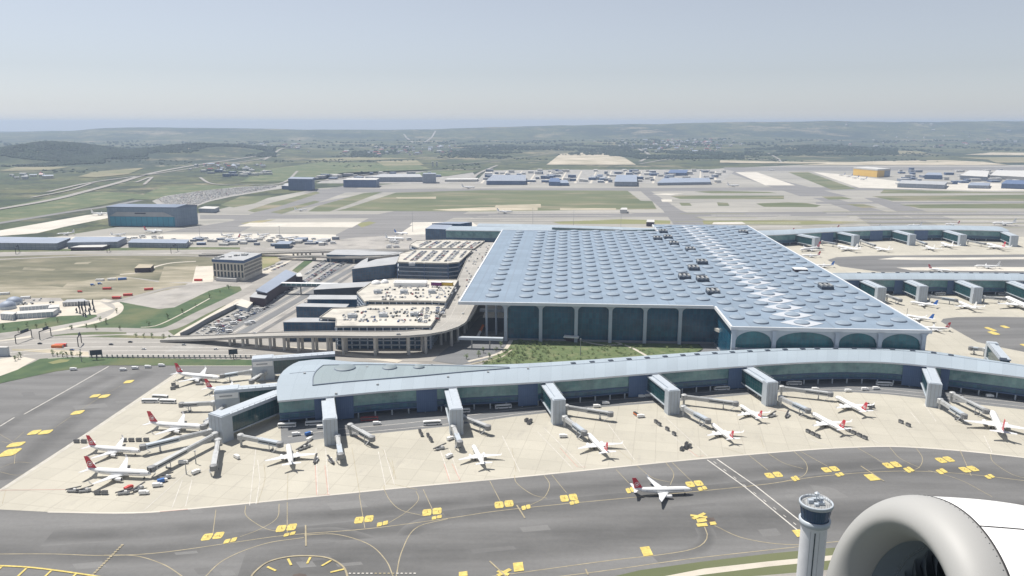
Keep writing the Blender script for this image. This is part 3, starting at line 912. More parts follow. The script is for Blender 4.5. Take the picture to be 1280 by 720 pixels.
sheet('taxiway', [(1034, 325), (1046, 321.5), (1090, 319.6), (1290, 318), (1500, 318), (1500, 346), (1100, 340), (1050, 333)], 0.0, M['asphalt'])
sheet('east_apron', [(1097, 324.2), (1120, 321.6), (1200, 322), (1500, 319.5), (1500, 322.5), (1150, 325)], 0.0, M['apron_far'])
sheet('east_apron', [(1120, 334.5), (1200, 333.5), (1500, 335), (1500, 341), (1140, 338)], 0.0, M['apron_far'])
sheet('taxiway', [(1176, 402), (1179, 398.5), (1196, 396.5), (1240, 396), (1500, 400), (1500, 455), (1280, 440), (1250, 434), (1221, 427.5), (1188, 409)], 0.0, M['asphalt'])

ribbon('apron_border', [(60, 640), (170, 641), (260, 634), (400, 620), (520, 608), (640, 597), (760, 585), (880, 573), (1000, 563), (1060, 559.4), (1120, 558.2), (1200, 563.4), (1280, 572), (1400, 586)], 1.6, 0.0, M['apron_far'])
LM = 0.01
def lines(name, paths, w, m, smooth=True):
    for px in paths:
        ribbon(name, px, w, LM, M[m], smooth=smooth)
# lead lines, centre lines and service road lines
lines('centreline_marking', [[(-40, 693), (60, 692.5), (130, 694.5), (200, 691), (300, 677), (360, 669), (460, 661), (560, 648), (620, 639), (700, 630.5), (790, 622), (900, 611.5), (960, 605), (1030, 595), (1120, 589), (1200, 592), (1290, 602)],
                             [(560, 648.5), (520, 660), (502, 690), (495, 722)], [(380, 669), (420, 668), (460, 680), (482, 700), (492, 722)],
                             [(130, 694), (170, 695), (205, 706), (230, 722)], [(250, 728), (280, 700), (330, 680), (380, 672)],
                             [(880, 657), (884, 672), (870, 685), (830, 693), (760, 701), (650, 716), (560, 728)], [(893, 657), (930, 673), (990, 681), (1060, 676)],
                             [(640, 728), (760, 713), (860, 699), (1003, 683)]], .55, 'line_yellow')
lines('lead_line_marking', [[(270, 637), (266, 668)], [(307, 632), (308, 645), (330, 660), (350, 665)], [(349, 630), (346, 648), (324, 662), (300, 671)],
                            [(359, 628), (359, 666)], [(449, 619), (456, 660)], [(529, 612), (541, 638)], [(522, 612), (483, 605), (484, 620), (500, 637), (530, 645)], [(520, 614), (523, 625), (508, 640), (484, 655)],
                            [(612, 601), (627, 630)], [(643, 594), (646, 604), (665, 618), (684, 623)], [(680, 594), (687, 606), (680, 622), (662, 632)], [(690, 594), (708, 616)],
                            [(770, 587), (786, 604)], [(796, 582), (815, 597), (838, 603)], [(832, 578), (842, 592), (838, 606)], [(840, 578), (868, 605)],
                            [(936, 569), (960, 588)], [(960, 567), (980, 579), (1004, 586)], [(992, 564), (1008, 580), (1004, 595), (975, 603)], [(1000, 564), (1038, 585)],
                            [(1072, 560), (1110, 582)], [(1112, 559), (1125, 573), (1150, 585)], [(1145, 560), (1153, 573), (1148, 585), (1130, 590)], [(1200, 563), (1214, 595)],
                            [(1238, 568), (1242, 578), (1265, 593), (1290, 600)], [(1160, 588), (1200, 600), (1240, 621)]], .4, 'line_yellow')
lines('stand_line_marking', [[(7, 613), (3, 630)], [(30, 540), (14, 553), (2, 552)], [(68, 535), (120, 500), (152, 482)], [(18, 580), (18, 556), (0, 543)], [(0, 585), (20, 578), (40, 579)], [(0, 590), (18, 594), (30, 593)],
                             [(330, 580), (331, 600), (322, 630)], [(360, 590), (359, 626)], [(440, 560), (450, 619)], [(478, 562), (492, 590), (483, 605)], [(560, 560), (528, 612)] if False else [(490, 575), (495, 600)],
                             [(612, 560), (590, 590)] if False else [(640, 560), (645, 590)], [(770, 560), (792, 578)], [(800, 575), (796, 545), (770, 540)] if False else [(905, 560), (930, 568)], [(950, 545), (955, 560)]], .25, 'line_yellow')
lines('apron_edge_marking', [[(-20, 626), (0, 613), (110, 541), (219, 468.4)], [(30, 600), (150, 518), (226, 468)] if False else [(4, 612), (112, 541.6), (221, 469)]], 0.8, 'line_white')
lines('taxi_edge_marking', [[(30, 518), (80, 490), (136, 458)], [(0, 533), (18, 522)]], 0.9, 'line_white')
lines('road_crossing_marking', [[(884, 575), (930, 608), (1003, 668)], [(896, 574), (945, 608), (1016, 664)], [(1003, 668), (1010, 673)]], 0.9, 'line_white', False)
for i in range(9):
    t = i / 9.0
    a = (892 + t * 112, 577 + t * 86); b = (895.5 + t * 112, 579.8 + t * 86)
    ribbon('road_crossing_marking', [a, b], 0.5, LM, M['line_white'], smooth=False)
lines('service_road_marking', [[(360, 546), (420, 537), (500, 530), (580, 520), (660, 510), (740, 502), (830, 495), (900, 489), (960, 485), (1020, 483.5), (1080, 484.5), (1170, 493), (1280, 504)],
                               [(430, 542.5), (480, 538), (560, 530), (640, 518.5), (740, 507.5), (830, 500.5), (960, 488.6), (1060, 487.6), (1170, 497), (1280, 508.6)]], 0.6, 'line_white')
lines('stand_boundary_marking', [[(395, 560), (397, 619)], [(407, 560), (411, 618)], [(322, 575), (325, 600), (320, 630)], [(473, 565), (482, 608)], [(480, 562), (493, 606)], [(550, 562), (563, 600)], [(562, 562), (575, 600)],
                                 [(628, 545), (650, 590)], [(672, 540), (716, 586)], [(680, 535), (730, 585)], [(760, 530), (793, 575)], [(820, 525), (868, 570)], [(830, 520), (885, 571)], [(1138, 515), (1150, 530)], [(1155, 505), (1170, 527)],
                                 [(240, 585), (178, 640)], [(228, 600), (215, 635)], [(320, 560), (312, 632)], [(240, 600), (232, 633)], [(1000, 545), (1038, 559)], [(1230, 545), (1240, 566)], [(1080, 545), (1104, 557)]], 0.45, 'line_white', False)
lines('safety_line_marking', [[(394, 582), (396, 619), (412, 618.5)], [(406, 582), (410, 618)], [(440, 545), (470, 548)], [(555, 580), (562, 602), (576, 601)], [(565, 580), (575, 600)], [(700, 560), (722, 584), (732, 584)], [(858, 560), (872, 571), (880, 570)],
                              [(200, 640), (235, 637)], [(0, 613), (90, 612)], [(1104, 505), (1090, 515)] if False else [(960, 510), (985, 515)]], 0.4, 'line_red', False)
# yellow painted position boards
def board(u, v, w, h, du=0.0, blobs=1, skew=0.12):
    cx = P(u, v).xy
    p = P(u, v)
    pts = []
    k = Vector((P(u + 1, v).x - p.x, P(u + 1, v).y - p.y))
    sx = w * k.length * .9
    sy = (P(u, v - h / 2) - P(u, v + h / 2)).length
    e1 = Vector((math.cos(0.2 + du), math.sin(0.2 + du)))
    e2 = Vector((-math.sin(0.2 - skew), math.cos(0.2 - skew)))
    base = Vector((p.x, p.y))
    if blobs in (1, 3):
        quads = [(0, 0, sx, sy)]
    else:
        quads = [(-sx * 0.27, -sy * 0.03, sx * 0.48, sy), (sx * 0.27, sy * 0.03, sx * 0.48, sy)]
    for (ox, oy, w_, h_) in quads:
        out = [(-.5, -.32), (-.38, -.5), (.38, -.5), (.5, -.3), (.5, .32), (.38, .5), (-.38, .5), (-.5, .3)] if blobs > 1 else [(-.5, -.5), (.5, -.5), (.5, .5), (-.5, .5)]
        pts = [base + e1 * (ox + a * w_) + e2 * (oy + b * h_) for a, b in out]
        sheet('position_marking', None, LM, M['yellow'], world_pts=[Vector((q.x, q.y, 0)) for q in pts])
NEARB = [(266, 670.5, 27, 8), (358, 660, 26, 8), (455, 649.5, 25, 8), (540, 640, 26, 8), (630, 630.5, 26, 8), (711, 622.5, 24, 8), (868, 605, 24, 6.5), (967, 594, 24, 6), (1038, 587, 24, 5.5),
         (1115, 581.5, 24, 6), (1181, 575, 24, 5.5), (1211, 586.8, 25, 5.5)]
for u, v, w, h in NEARB:
    board(u, v, w, h, 0, 2)
    for s_ in (-1, 1):
        q = (u + s_ * w * .27, v + s_ * -.2)
        ribbon('board_stroke', [(q[0] - 2.6, q[1] - h * .1), (q[0] - .8, q[1] - h * .12)], .55, LM + .02, M['board_ink'], smooth=False)
        ribbon('board_stroke', [(q[0] + .4, q[1] + h * .14), (q[0] + 2.8, q[1] + h * .1)], .5, LM + .02, M['board_ink'], smooth=False)
        ribbon('board_stroke', [(q[0] + 1.2, q[1] - h * .2), (q[0] + 1.0, q[1] + h * .12)], .5, LM + .02, M['board_ink'], smooth=False)
for u, v, w, h in [(288, 676, 16, 5), (362, 668, 15, 4), (478, 655, 15, 5), (546, 647, 14, 4), (657.5, 634.5, 13, 5), (718, 628.5, 14, 4), (788, 613, 13, 6), (878, 611, 14, 4), (994, 598.5, 11, 5), (1049.5, 593.5, 13, 3.5),
                  (1136, 587.5, 13, 5), (1177, 589.5, 15, 4.5), (1237, 596, 14, 3.5)]:
    board(u, v, w, h, 0.2, 2)
for u, v, w, h in [(808, 689.5, 14, 11), (648, 709, 14, 11), (579, 718, 12, 6), (1090, 597, 16, 7), (998, 667, 12, 8)]:
    board(u, v, w, h)
for u, v, w, h in [(20, 556, 19, 5), (12.5, 566, 21, 8), (43, 540.8, 13, 5), (57, 540.5, 15, 4.6), (97, 516, 14, 4.4), (119, 495.2, 11, 3.4), (130.5, 495.6, 12, 3.8), (161, 477.4, 11, 3.4),
                  (1238, 411.6, 8, 4), (1242, 416.6, 11, 3.5), (1256, 408.8, 9, 2.6), (1281, 432, 8, 3)]:
    board(u, v, w, h, 0.1, 3)
# crossed-out board with patches
for a, b in (((863, 644.6), (884, 647)), ((866, 649), (881, 642)), ((622, 714), (636, 719)), ((622, 720), (638, 712))):
    ribbon('cross_marking', [a, b], 2.2, LM, M['yellow'], smooth=False)
sheet('cross_marking', [(882, 648), (892, 647.4), (896, 656), (886, 656)], LM, M['mark_dark'])
for px in ([(870, 649), (882, 648), (884, 652), (872, 654)], [(870, 655), (883, 654), (885, 658), (872, 659)], [(887, 653), (894, 652.4), (896, 656), (888, 657)]):
    sheet('position_marking', px, LM, M['yellow'])
# boundary dashes, ladder and holding circle
ribbon('dash_marking', [(153.5, 681), (114, 721)], 0.25, LM, M['line_yellow'], smooth=False)
for i in range(14):
    t = i / 14.0
    ribbon('dash_marking', [(153.5 - 39.5 * t, 681 + 40 * t), (152 - 39.5 * t, 682.6 + 40 * t)], 1.4, LM, M['line_yellow'], smooth=False)
ribbon('ladder_marking', [(-20, 707), (40, 710), (115, 720), (150, 727)], 1.1, LM, M['yellow'])
for u, v in ((2, 709), (33, 711), (64, 714), (95, 718)):
    ribbon('ladder_marking', [(u, v), (u - 14, v + 13)], 1.1, LM, M['yellow'], smooth=False)
circ = [(312, 726), (318, 716), (335, 703), (360, 696.5), (385, 695.3), (410, 698), (428, 708), (434, 720), (434, 730)]
ribbon('holding_circle_marking', circ, 1.0, LM, M['line_yellow'])
for a, b in (((334, 709), (345, 714)), ((360, 699), (364, 707)), ((388, 697), (384, 705)), ((414, 701), (402, 708)), ((430, 712), (413, 716))):
    ribbon('holding_circle_marking', [a, b], 1.2, LM, M['yellow'], smooth=False)
sheet('drain_marking', [(366, 719), (374, 717.4), (382, 718.4), (386, 724), (366, 724)], LM, M['mark_dark'])
for i in range(16):
    u = 436 + i * 5.4
    ribbon('dash_marking', [(u, 717.2), (u + 2.8, 717.5)], 0.9, LM, M['line_yellow'] if 5 < i < 11 else M['line_white'], smooth=False)
lines('stop_bar_marking', [[(382, 657), (382.5, 683)], [(646, 632), (656, 648)], [(1076, 583), (1105, 602)], [(612, 702), (640, 728)], [(732, 712), (735, 719)]], 0.8, 'line_yellow', False)
# grass strip and kerb path at the bottom
sheet('grass_strip', [(760, 723), (800, 713.5), (880, 702.5), (960, 693), (1010, 688), (1060, 684), (1060, 760), (700, 760)], LM, M['grass_field'])
sheet('kerb_path', [(826, 722), (880, 711.5), (960, 702.5), (1060, 693), (1060, 699), (960, 709), (880, 719), (850, 724)], LM, M['road_pale'])
sheet('perimeter_road', [(905, 724), (960, 719.5), (1060, 711), (1060, 760), (880, 760)], LM, M['road'])

# ------------------------------------------------------------------ terminal building
def V2(p): return Vector((p[0], p[1], 0))
TH = math.radians(4.06)
AX = Vector((math.cos(TH), -math.sin(TH), 0))
BX = Vector((math.sin(TH), math.cos(TH), 0))
ZR = 41.0
T0 = P(893, 383, ZR); T0.z = 0
def tl(p):
    d = Vector((p.x, p.y, 0)) - T0
    return d.dot(AX), d.dot(BX)
def tw(a, b, z=0.0):
    q = T0 + AX * a + BX * b
    return Vector((q.x, q.y, z))
aL = tl(P(573, 377, ZR))[0]
aR = tl(P(1160, 410.5, ZR))[0]
bF = tl(P(909, 409, ZR))[1]
bB = tl(P(822, 289.3, ZR))[1]
bBB = tl(P(815, 280.8, ZR))[1]
aN = tl(P(822, 289.3, ZR))[0]
term = empty('terminal_building', tw(60, 200, 0), 0, 'huge terminal under a flat blue-grey roof studded with rows of round domes', 'terminal')
outline = [tw(aL, 0), tw(0, 0), tw(0, bF), tw(aR, bF), tw(aR, bBB), tw(aN, bBB), tw(aN, bB), tw(aL, bB)]
mb = MB()
mb.prism(outline, ZR - 2.6, ZR, 1, 0, True, uvtop=lambda q: tl(q))
roof = local_part(mb, 'roof', [M['roof_blue'], M['fascia']], term)
mb = MB()
for i in range(len(outline)):
    a, b = outline[i], outline[(i + 1) % len(outline)]
    d = (b - a).normalized()
    n = Vector((-d.y, d.x, 0))
    mb.beam(a + n * 0.85 + d * .9 + Vector((0, 0, ZR + 0.003)), b + n * 0.85 - d * .9 + Vector((0, 0, ZR + 0.003)), 1.7, 0.5)
local_part(mb, 'roof_edge', M['fascia'], term)
# longitudinal gutters
mb = MB()
for a in (aL + 12, aL + 26.5, aL + 46, aL + 100, aL + 158, aL + 214, 18, 92, 140):
    b0 = 2 if a < 0 else bF + 2
    mb.beam(tw(a, b0, ZR + .01), tw(a, bB - 2, ZR + .01), 0.55, 0.05)
local_part(mb, 'roof_gutter', M['dome_skirt'], term)
# domes
dome_mb = MB()
dome_mb.lathe([(7.0, 0.0), (7.05, 1.0), (6.8, 1.2)], 20, 1)
dome_mb.lathe([(6.8, 1.2), (6.1, 1.6), (4.8, 2.0), (3.2, 2.3), (1.6, 2.42), (0.05, 2.46)], 20, 0, cap=True)
dome0 = dome_mb.build('skylight_dome', [M['dome'], M['dome_skirt']], None, True)
dpos = []
SPX, SPY = 18.35, 30.0
a0 = tl(P(619, 361, ZR))[0]
a1 = tl(P(659.5, 361, ZR))[0]
cols = [(a0, 0)] + [(a1 + SPX * k, k) for k in range(0, 40)]
WHITE_A = tl(P(1000, 394, ZR))[0]
plants = [P(u, v, ZR) for u, v in ((829, 290.8), (822, 299.5), (835, 298), (842.5, 306), (863, 313.5), (877.5, 329.5), (867, 337), (855.5, 348), (878, 351), (891, 367), (1032, 360.5), (929, 291.5))]
for a, k in cols:
    if a > aR - 9:
        continue
    st = bF if a > 8 else 0.0
    en = bBB if a > aN + 6 else bB
    b = -450 + (SPY / 2 if k % 2 else 0)
    while b < en - 9:
        if b > st + 17:
            q = tw(a, b)
            if all((Vector((p.x, p.y, 0)) - q).length > 8 for p in plants):
                dpos.append((a, b))
        b += SPY
dpos.sort(key=lambda q: q[1])
whites = []
for i, (a, b) in enumerate(dpos[:100]):
    d = dome0 if i == 0 else dome0.copy()
    if i: COL.objects.link(d)
    d.parent = term
    d.location = tw(a, b, ZR + 0.006) - term.location
mb = MB()
for a, b in dpos[100:]:
    o = tw(a, b, ZR + 0.006)
    mb.lathe([(7.0, 0.0), (7.05, 1.0), (6.8, 1.2)], 14, 1, o)
    mb.lathe([(6.8, 1.2), (6.1, 1.6), (4.8, 2.0), (3.2, 2.3), (1.6, 2.42), (0.05, 2.46)], 14, 0, o, cap=True)
tag(local_part(mb, 'skylight_dome', [M['dome'], M['dome_skirt']], term, True), kind='stuff')
# white starred panels around one row of domes
kw = round((WHITE_A - a1) / SPX)
aw = a1 + SPX * kw
bs = [b for a, b in dpos if abs(a - aw) < 2]
for b in bs + [min(bs) - SPY * 0.85]:
    if b < bF + 6: continue
    mb = MB()
    c = tw(aw, b, 0)
    pts = [c + AX * x + BX * y for x, y in ((-19.5, 0), (-11, -7), (0, -14.6), (11, -7), (19.5, 0), (11, 7), (0, 14.6), (-11, 7))]
    mb.prism(pts, ZR + 0.02, ZR + 0.32)
    local_part(mb, 'roof_panel', M['panel_white'], term)
for q in plants:
    mb = MB()
    R = Matrix.Translation((q.x, q.y, ZR + 0.01)) @ Matrix.Rotation(-TH, 4, 'Z')
    mb.box((0, 0, 1.6), (13, 15, 3.2), 0, R)
    for sx in (-5, 0, 5):
        mb.box((sx, 0, 3.95), (2.2, 11, 1.5), 1, R)
    mb.box((0, 7.0, 4.2), (12, 1.0, 2.0), 1, R)
    for sx in (-6, 6):
        for sy in (-7, 7):
            mb.box((sx, sy, 2.6), (.5, .5, 5.2), 1, R)
    local_part(mb, 'rooftop_plant', [M['plant'], M['plant_grey']], term)
q = P(1000, 339, ZR)
mb = MB(); R = Matrix.Translation((q.x, q.y, ZR + .01)) @ Matrix.Rotation(-TH, 4, 'Z')
mb.box((0, 0, 1.5), (15, 12, 3), 0, R); mb.box((0, 0, 3.3), (16, 13, .6), 1, R)
local_part(mb, 'rooftop_plant', [M['brown'], M['white']], term)
# facades
RB = 9.0
aG = tl(P(636, 421, 0))[0]
zt = ZR - 2.6
mb = MB(); mb.wall([tw(aG, bB - 20), tw(aG, RB), tw(4.0, RB)], 1.6, zt)
local_part(mb, 'front_glazing', M['glass_term'], term)
mb = MB(); mb.wall([tw(4.0, RB), tw(4.0, bF + 4)], 1.6, zt)
local_part(mb, 'side_glazing', M['glass_term'], term)
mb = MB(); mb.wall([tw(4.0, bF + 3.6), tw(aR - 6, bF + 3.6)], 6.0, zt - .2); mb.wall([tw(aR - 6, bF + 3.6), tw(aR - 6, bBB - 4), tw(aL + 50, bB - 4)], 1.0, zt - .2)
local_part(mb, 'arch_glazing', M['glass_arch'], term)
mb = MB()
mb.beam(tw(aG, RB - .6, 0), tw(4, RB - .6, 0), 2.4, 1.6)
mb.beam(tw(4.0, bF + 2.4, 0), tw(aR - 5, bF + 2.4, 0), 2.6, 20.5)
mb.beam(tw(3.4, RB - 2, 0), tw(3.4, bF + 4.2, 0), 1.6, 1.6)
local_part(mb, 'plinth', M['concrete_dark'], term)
colp = [632, 676, 720.5, 763, 806, 849]
for u in colp:
    a = tl(P(u, 381, zt))[0]
    mb = MB()
    b_ = RB - 4.5
    c = tw(a, b_)
    R = Matrix.Translation((c.x, c.y, 0)) @ Matrix.Rotation(-TH, 4, 'Z')
    mb.box((0, 0, (zt - 5) / 2), (3.4, 3.0, zt - 5), 0, R)
    rows = []
    for z, w in ((zt - 5, 1.7), (zt - 3.2, 2.1), (zt - 1.6, 3.6), (zt - .4, 6.0), (zt - .02, 7.2)):
        rows.append([R @ Vector((x * w, y * 1.55, z)) for x, y in ((-1, -1), (1, -1), (1, 1), (-1, 1))])
    mb.grid(rows, close=True)
    local_part(mb, 'column', M['column_shade_blue'], term)
for u, off in ((606, 14), (617, 26), (623, 60)):
    a = tl(P(u, 382, zt))[0]
    mb = MB(); c = tw(a, off)
    mb.tube([(c.x, c.y, 0), (c.x, c.y, zt)], 1.2, 10)
    local_part(mb, 'column', M['column_shade_blue'], term)
# arches of the front wing
bb = bF + 1.6
edges = [tl(P(u, 413, zt))[0] for u in (918, 968, 1044.7, 1096.5, 1149)]
zb, zs, zc = 20.5, 27.0, 37.2
mb_col = []
for i, a in enumerate(edges):
    mb = MB(); c = tw(a, bb - .6)
    R = Matrix.Translation((c.x, c.y, 0)) @ Matrix.Rotation(-TH, 4, 'Z')
    mb.box((0, 0, (zt - 2) / 2), (3.4, 3.0, zt - 2), 0, R)
    rows = [[R @ Vector((x * w, y * 1.55, z)) for x, y in ((-1, -1), (1, -1), (1, 1), (-1, 1))] for z, w in ((zt - 2, 1.7), (zt - 1, 2.4), (zt - .02, 3.4))]
    mb.grid(rows, close=True)
    local_part(mb, 'column', M['column_shade_blue'], term)
for a, b in zip(edges, edges[1:]):
    l, r = a + 1.7, b - 1.7
    mb = MB()
    N = 18
    top, arc = [], []
    for k in range(N + 1):
        t = k / N
        x = l + (r - l) * t
        z = zs + (zc - zs) * math.sqrt(max(0, 1 - (2 * t - 1) ** 2)) ** 1.0
        p = tw(x, bb, 0); p2 = tw(x, bb + 1.2, 0)
        top.append((p.x, p.y, zt - .03)); arc.append((p.x, p.y, z))
    mb.grid([arc, top])
    back = [(tw(l + (r - l) * k / N, bb + 1.2).x, tw(l + (r - l) * k / N, bb + 1.2).y, arc[k][2]) for k in range(N + 1)]
    mb.grid([back, arc])
    local_part(mb, 'arch_spandrel', M['grey_light'], term)
mb = MB(); mb.beam(tw(edges[0], bb + .2, zb), tw(edges[-1], bb + .2, zb), 1.0, 1.0)
local_part(mb, 'sill', M['grey_light'], term)
# canopy, stair and escalator beside the terminal
t = empty('entrance_canopy', P(642, 424, 0), 0, 'small white flat canopy at the left foot of the glass terminal front', 'canopy')
mb = MB(); a, b = P(637, 414.5, 6), P(658, 416, 6); mb.beam((a.x, a.y, 6), (b.x, b.y, 6), 6, 1.4); local_part(mb, 'roof_slab', M['white'], t)
mb = MB(); a, b = P(641, 418, 2), P(656, 420, 2); mb.beam((a.x, a.y, 0), (b.x, b.y, 0), 4, 5.9); local_part(mb, 'kiosk', M['undercroft'], t)
t = empty('garden_pavilion', P(714, 426, 0), 0, 'white roofed pavilion with a brown front on the garden lawn', 'pavilion')
mb = MB(); a, b = P(705, 421, 5), P(723.5, 422.3, 5); mb.beam((a.x, a.y, 5), (b.x, b.y, 5), 6, 1.2); local_part(mb, 'roof_slab', M['white'], t)
mb = MB(); a, b = P(706, 425.5, 0), P(723, 427, 0); mb.beam((a.x, a.y, 0), (b.x, b.y, 0), 4, 4.9); local_part(mb, 'wall', M['brown'], t)
t = empty('stair_tower', P(900, 434, 0), 0, 'grey external stair tower in the corner between the glass front and arched wing', 'stair')
mb = MB(); a, b = P(895, 413, 17), P(908, 418, 17); mb.beam((a.x, a.y, 17), (b.x, b.y, 17), 5, 3); local_part(mb, 'landing', M['concrete'], t)
mb = MB()
for u, v in ((898, 432), (905, 434)):
    q = P(u, v, 0); mb.beam((q.x - .8, q.y, 0), (q.x + .8, q.y, 0), 1.6, 17)
local_part(mb, 'pillar', M['concrete'], t)
mb = MB(); a, b = P(906, 421, 14), P(916, 433, 9); rows = []
mb.tube([(a.x, a.y, a.z), (b.x, b.y, b.z)], 1.6, 6); local_part(mb, 'stair_flight', M['concrete'], t)
t = empty('escalator_tube', P(602, 420, 0), 0, 'covered walkway striped white and orange climbing under the roof corner', 'escalator')
mb = MB(); a, b, c2, d2 = P(597.5, 420, 1), P(604, 407, 6), P(607, 401, 8), P(613, 383, 14)
mb.tube([a, a.lerp(b, .4)], 1.5, 8); local_part(mb, 'tube', M['white'], t)
mb = MB(); mb.tube([a.lerp(b, .4), b], 1.5, 8); local_part(mb, 'tube', M['orange'], t)
mb = MB(); mb.tube([c2, c2.lerp(d2, .45)], 1.5, 8); local_part(mb, 'tube', M['white'], t)

# ------------------------------------------------------------------ piers
def pier(name, label, front, back, ze, zr, n, base_gap=5.0, bulge=0.0, vents=False, dist=17.0, navy_at=(), detail=True, back_wall=True, navy_px=()):
    F = catmull(front, n); B = catmull(back, n)
    def proj_u(q):
        r = q - Vector((0, 0, CAMH))
        return 640 + FPX * r.x / (r.y * CP - r.z * SP)
    us = [proj_u(q) for q in F]
    s_of = lambda u: min(range(n), key=lambda i: abs(us[i] - u)) / (n - 1)
    navy_at = list(navy_at) + [(s_of(a), s_of(b)) for a, b in navy_px]
    t = empty(name, (F[n // 2].x, F[n // 2].y, 0), 0, label, 'pier')
    K = 9
    rows, uvs, heights = [], [], []
    run = 0
    for i in range(n):
        if i: run += (F[i] - F[i - 1]).length
        row, uv = [], []
        ax = (F[min(i + 1, n - 1)] - F[max(i - 1, 0)]).normalized()
        w = (B[i] - F[i]).length
        for k in range(K):
            s = k / (K - 1)
            p = F[i].lerp(B[i], s)
            z = ze + (zr - ze) * math.sin(math.pi * min(1, s * 1.0)) ** 0.8
            if bulge and i < 6:
                p = p - ax * bulge * math.sin(math.pi * s) * (1 - i / 6) ** 2
            row.append((p.x, p.y, z)); uv.append((run, s * w))
        rows.append(row); uvs.append(uv)
    mb = MB(); mb.grid(rows, uvs=uvs)
    low = [[(p[0], p[1], p[2] - 1.3) for p in r] for r in rows]
    mb2 = MB()
    mb2.grid([list(reversed(r)) for r in low])
    local_part(mb, 'roof', M['pier_roof'], t, True)
    for r in (0, -1):
        mb2.grid([low[r], rows[r]] if r == 0 else [rows[r], low[r]])
    mb2.grid([[r[0] for r in rows], [r[0] for r in low]])
    mb2.grid([[r[-1] for r in low], [r[-1] for r in rows]])
    local_part(mb2, 'fascia', M['fascia'], t)
    # facade: inset
    def inset(i, d):
        nn = (B[i] - F[i]).normalized()
        return F[i] + nn * d
    fac = [inset(i, 3.0) for i in range(n)]
    mid = base_gap + (ze - base_gap) * 0.24
    mb = MB(); mb.wall([(p.x, p.y) for p in fac], mid + .8, ze - .9)
    local_part(mb, 'upper_glazing', M['glass_pier'], t)
    mb = MB(); mb.wall([(p.x, p.y) for p in fac], base_gap, mid)
    local_part(mb, 'lower_glazing', M['glass_term'], t)
    mb = MB()
    fl = [inset(i, 2.4) for i in range(n)]; fl2 = [inset(i, 5.0) for i in range(n)]
    for z0, z1 in ((mid, mid + .8), (base_gap - .9, base_gap)):
        mb.grid([[(p.x, p.y, z1) for p in fl], [(p.x, p.y, z0) for p in fl]][::-1])
        mb.grid([[(p.x, p.y, z1) for p in fl], [(p.x, p.y, z1) for p in fl2]])
        mb.grid([[(p.x, p.y, z0) for p in fl2], [(p.x, p.y, z0) for p in fl]])
    local_part(mb, 'floor_edge', M['plant_grey'] if False else M['navy'], t)
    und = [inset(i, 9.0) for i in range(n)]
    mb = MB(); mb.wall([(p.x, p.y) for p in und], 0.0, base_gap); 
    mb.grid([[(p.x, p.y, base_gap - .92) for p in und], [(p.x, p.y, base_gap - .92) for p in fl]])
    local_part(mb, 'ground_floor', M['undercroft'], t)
    ends = MB()
    if back_wall:
        bk = [F[i] + (B[i] - F[i]) * 0.94 for i in range(n)]
        ends.wall([(p.x, p.y) for p in reversed(bk)], 0, ze - .9)
        ends.wall([(bk[0].x, bk[0].y), (fac[0].x, fac[0].y)], base_gap, ze - .9)
        ends.wall([(fac[-1].x, fac[-1].y), (bk[-1].x, bk[-1].y)], base_gap, ze - .9)
        local_part(ends, 'end_wall', M['navy'], t)
    # navy wall panels, given as stretches along the front
    for s0, s1 in navy_at:
        i0, i1 = int(s0 * (n - 1)), max(int(s0 * (n - 1)) + 1, int(s1 * (n - 1)))
        pts = [inset(i, 2.2) for i in range(i0, min(n, i1 + 1))]
        mb = MB(); mb.wall([(p.x, p.y) for p in pts], base_gap - 4.5, ze - 1.32)
        q = [inset(i, 3.2) for i in range(i0, min(n, i1 + 1))]
        mb.wall([(q[0].x, q[0].y), (pts[0].x, pts[0].y)], .5, ze - 1.32); mb.wall([(pts[-1].x, pts[-1].y), (q[-1].x, q[-1].y)], .5, ze - 1.32)
        local_part(mb, 'wall_panel', M['navy'], t)
    if detail:
        run = 0; nxt = 6.0
        for i in range(1, n):
            seg = (F[i] - F[i - 1]).length
            run += seg
            if run > nxt:
                nxt += dist
                c = inset(i, 3.4)
                mb = MB(); mb.tube([(c.x, c.y, 0), (c.x, c.y, base_gap - .9)], .6, 8)
                local_part(mb, 'column', M['grey_light'], t)
    if vents:
        run = 0; nxt = vents[0]
        for i in range(1, n):
            run += (F[i] - F[i - 1]).length
            if run > nxt and run < vents[1]:
                nxt += 15.4
                p = F[i].lerp(B[i], 0.60)
                z = ze + (zr - ze) * math.sin(math.pi * .60) ** .8
                d = (F[i] - F[i - 1]).normalized()
                mb = MB(); mb.beam((p.x - d.x * 2, p.y - d.y * 2, z - .1), (p.x + d.x * 2, p.y + d.y * 2, z - .1), 3.0, 0.75)
                local_part(mb, 'roof_vent', M['plant'], t)
        ln = MB()
        for i in range(n - 1):
            ps = []
            for j in (i, i + 1):
                p = F[j].lerp(B[j], 0.53); z = ze + (zr - ze) * math.sin(math.pi * .53) ** .8
                ps.append((p.x, p.y, z - .05))
            ln.beam(ps[0], ps[1], .5, .22)
        local_part(ln, 'roof_gutter', M['dome_skirt'], t)
    return t, F, B

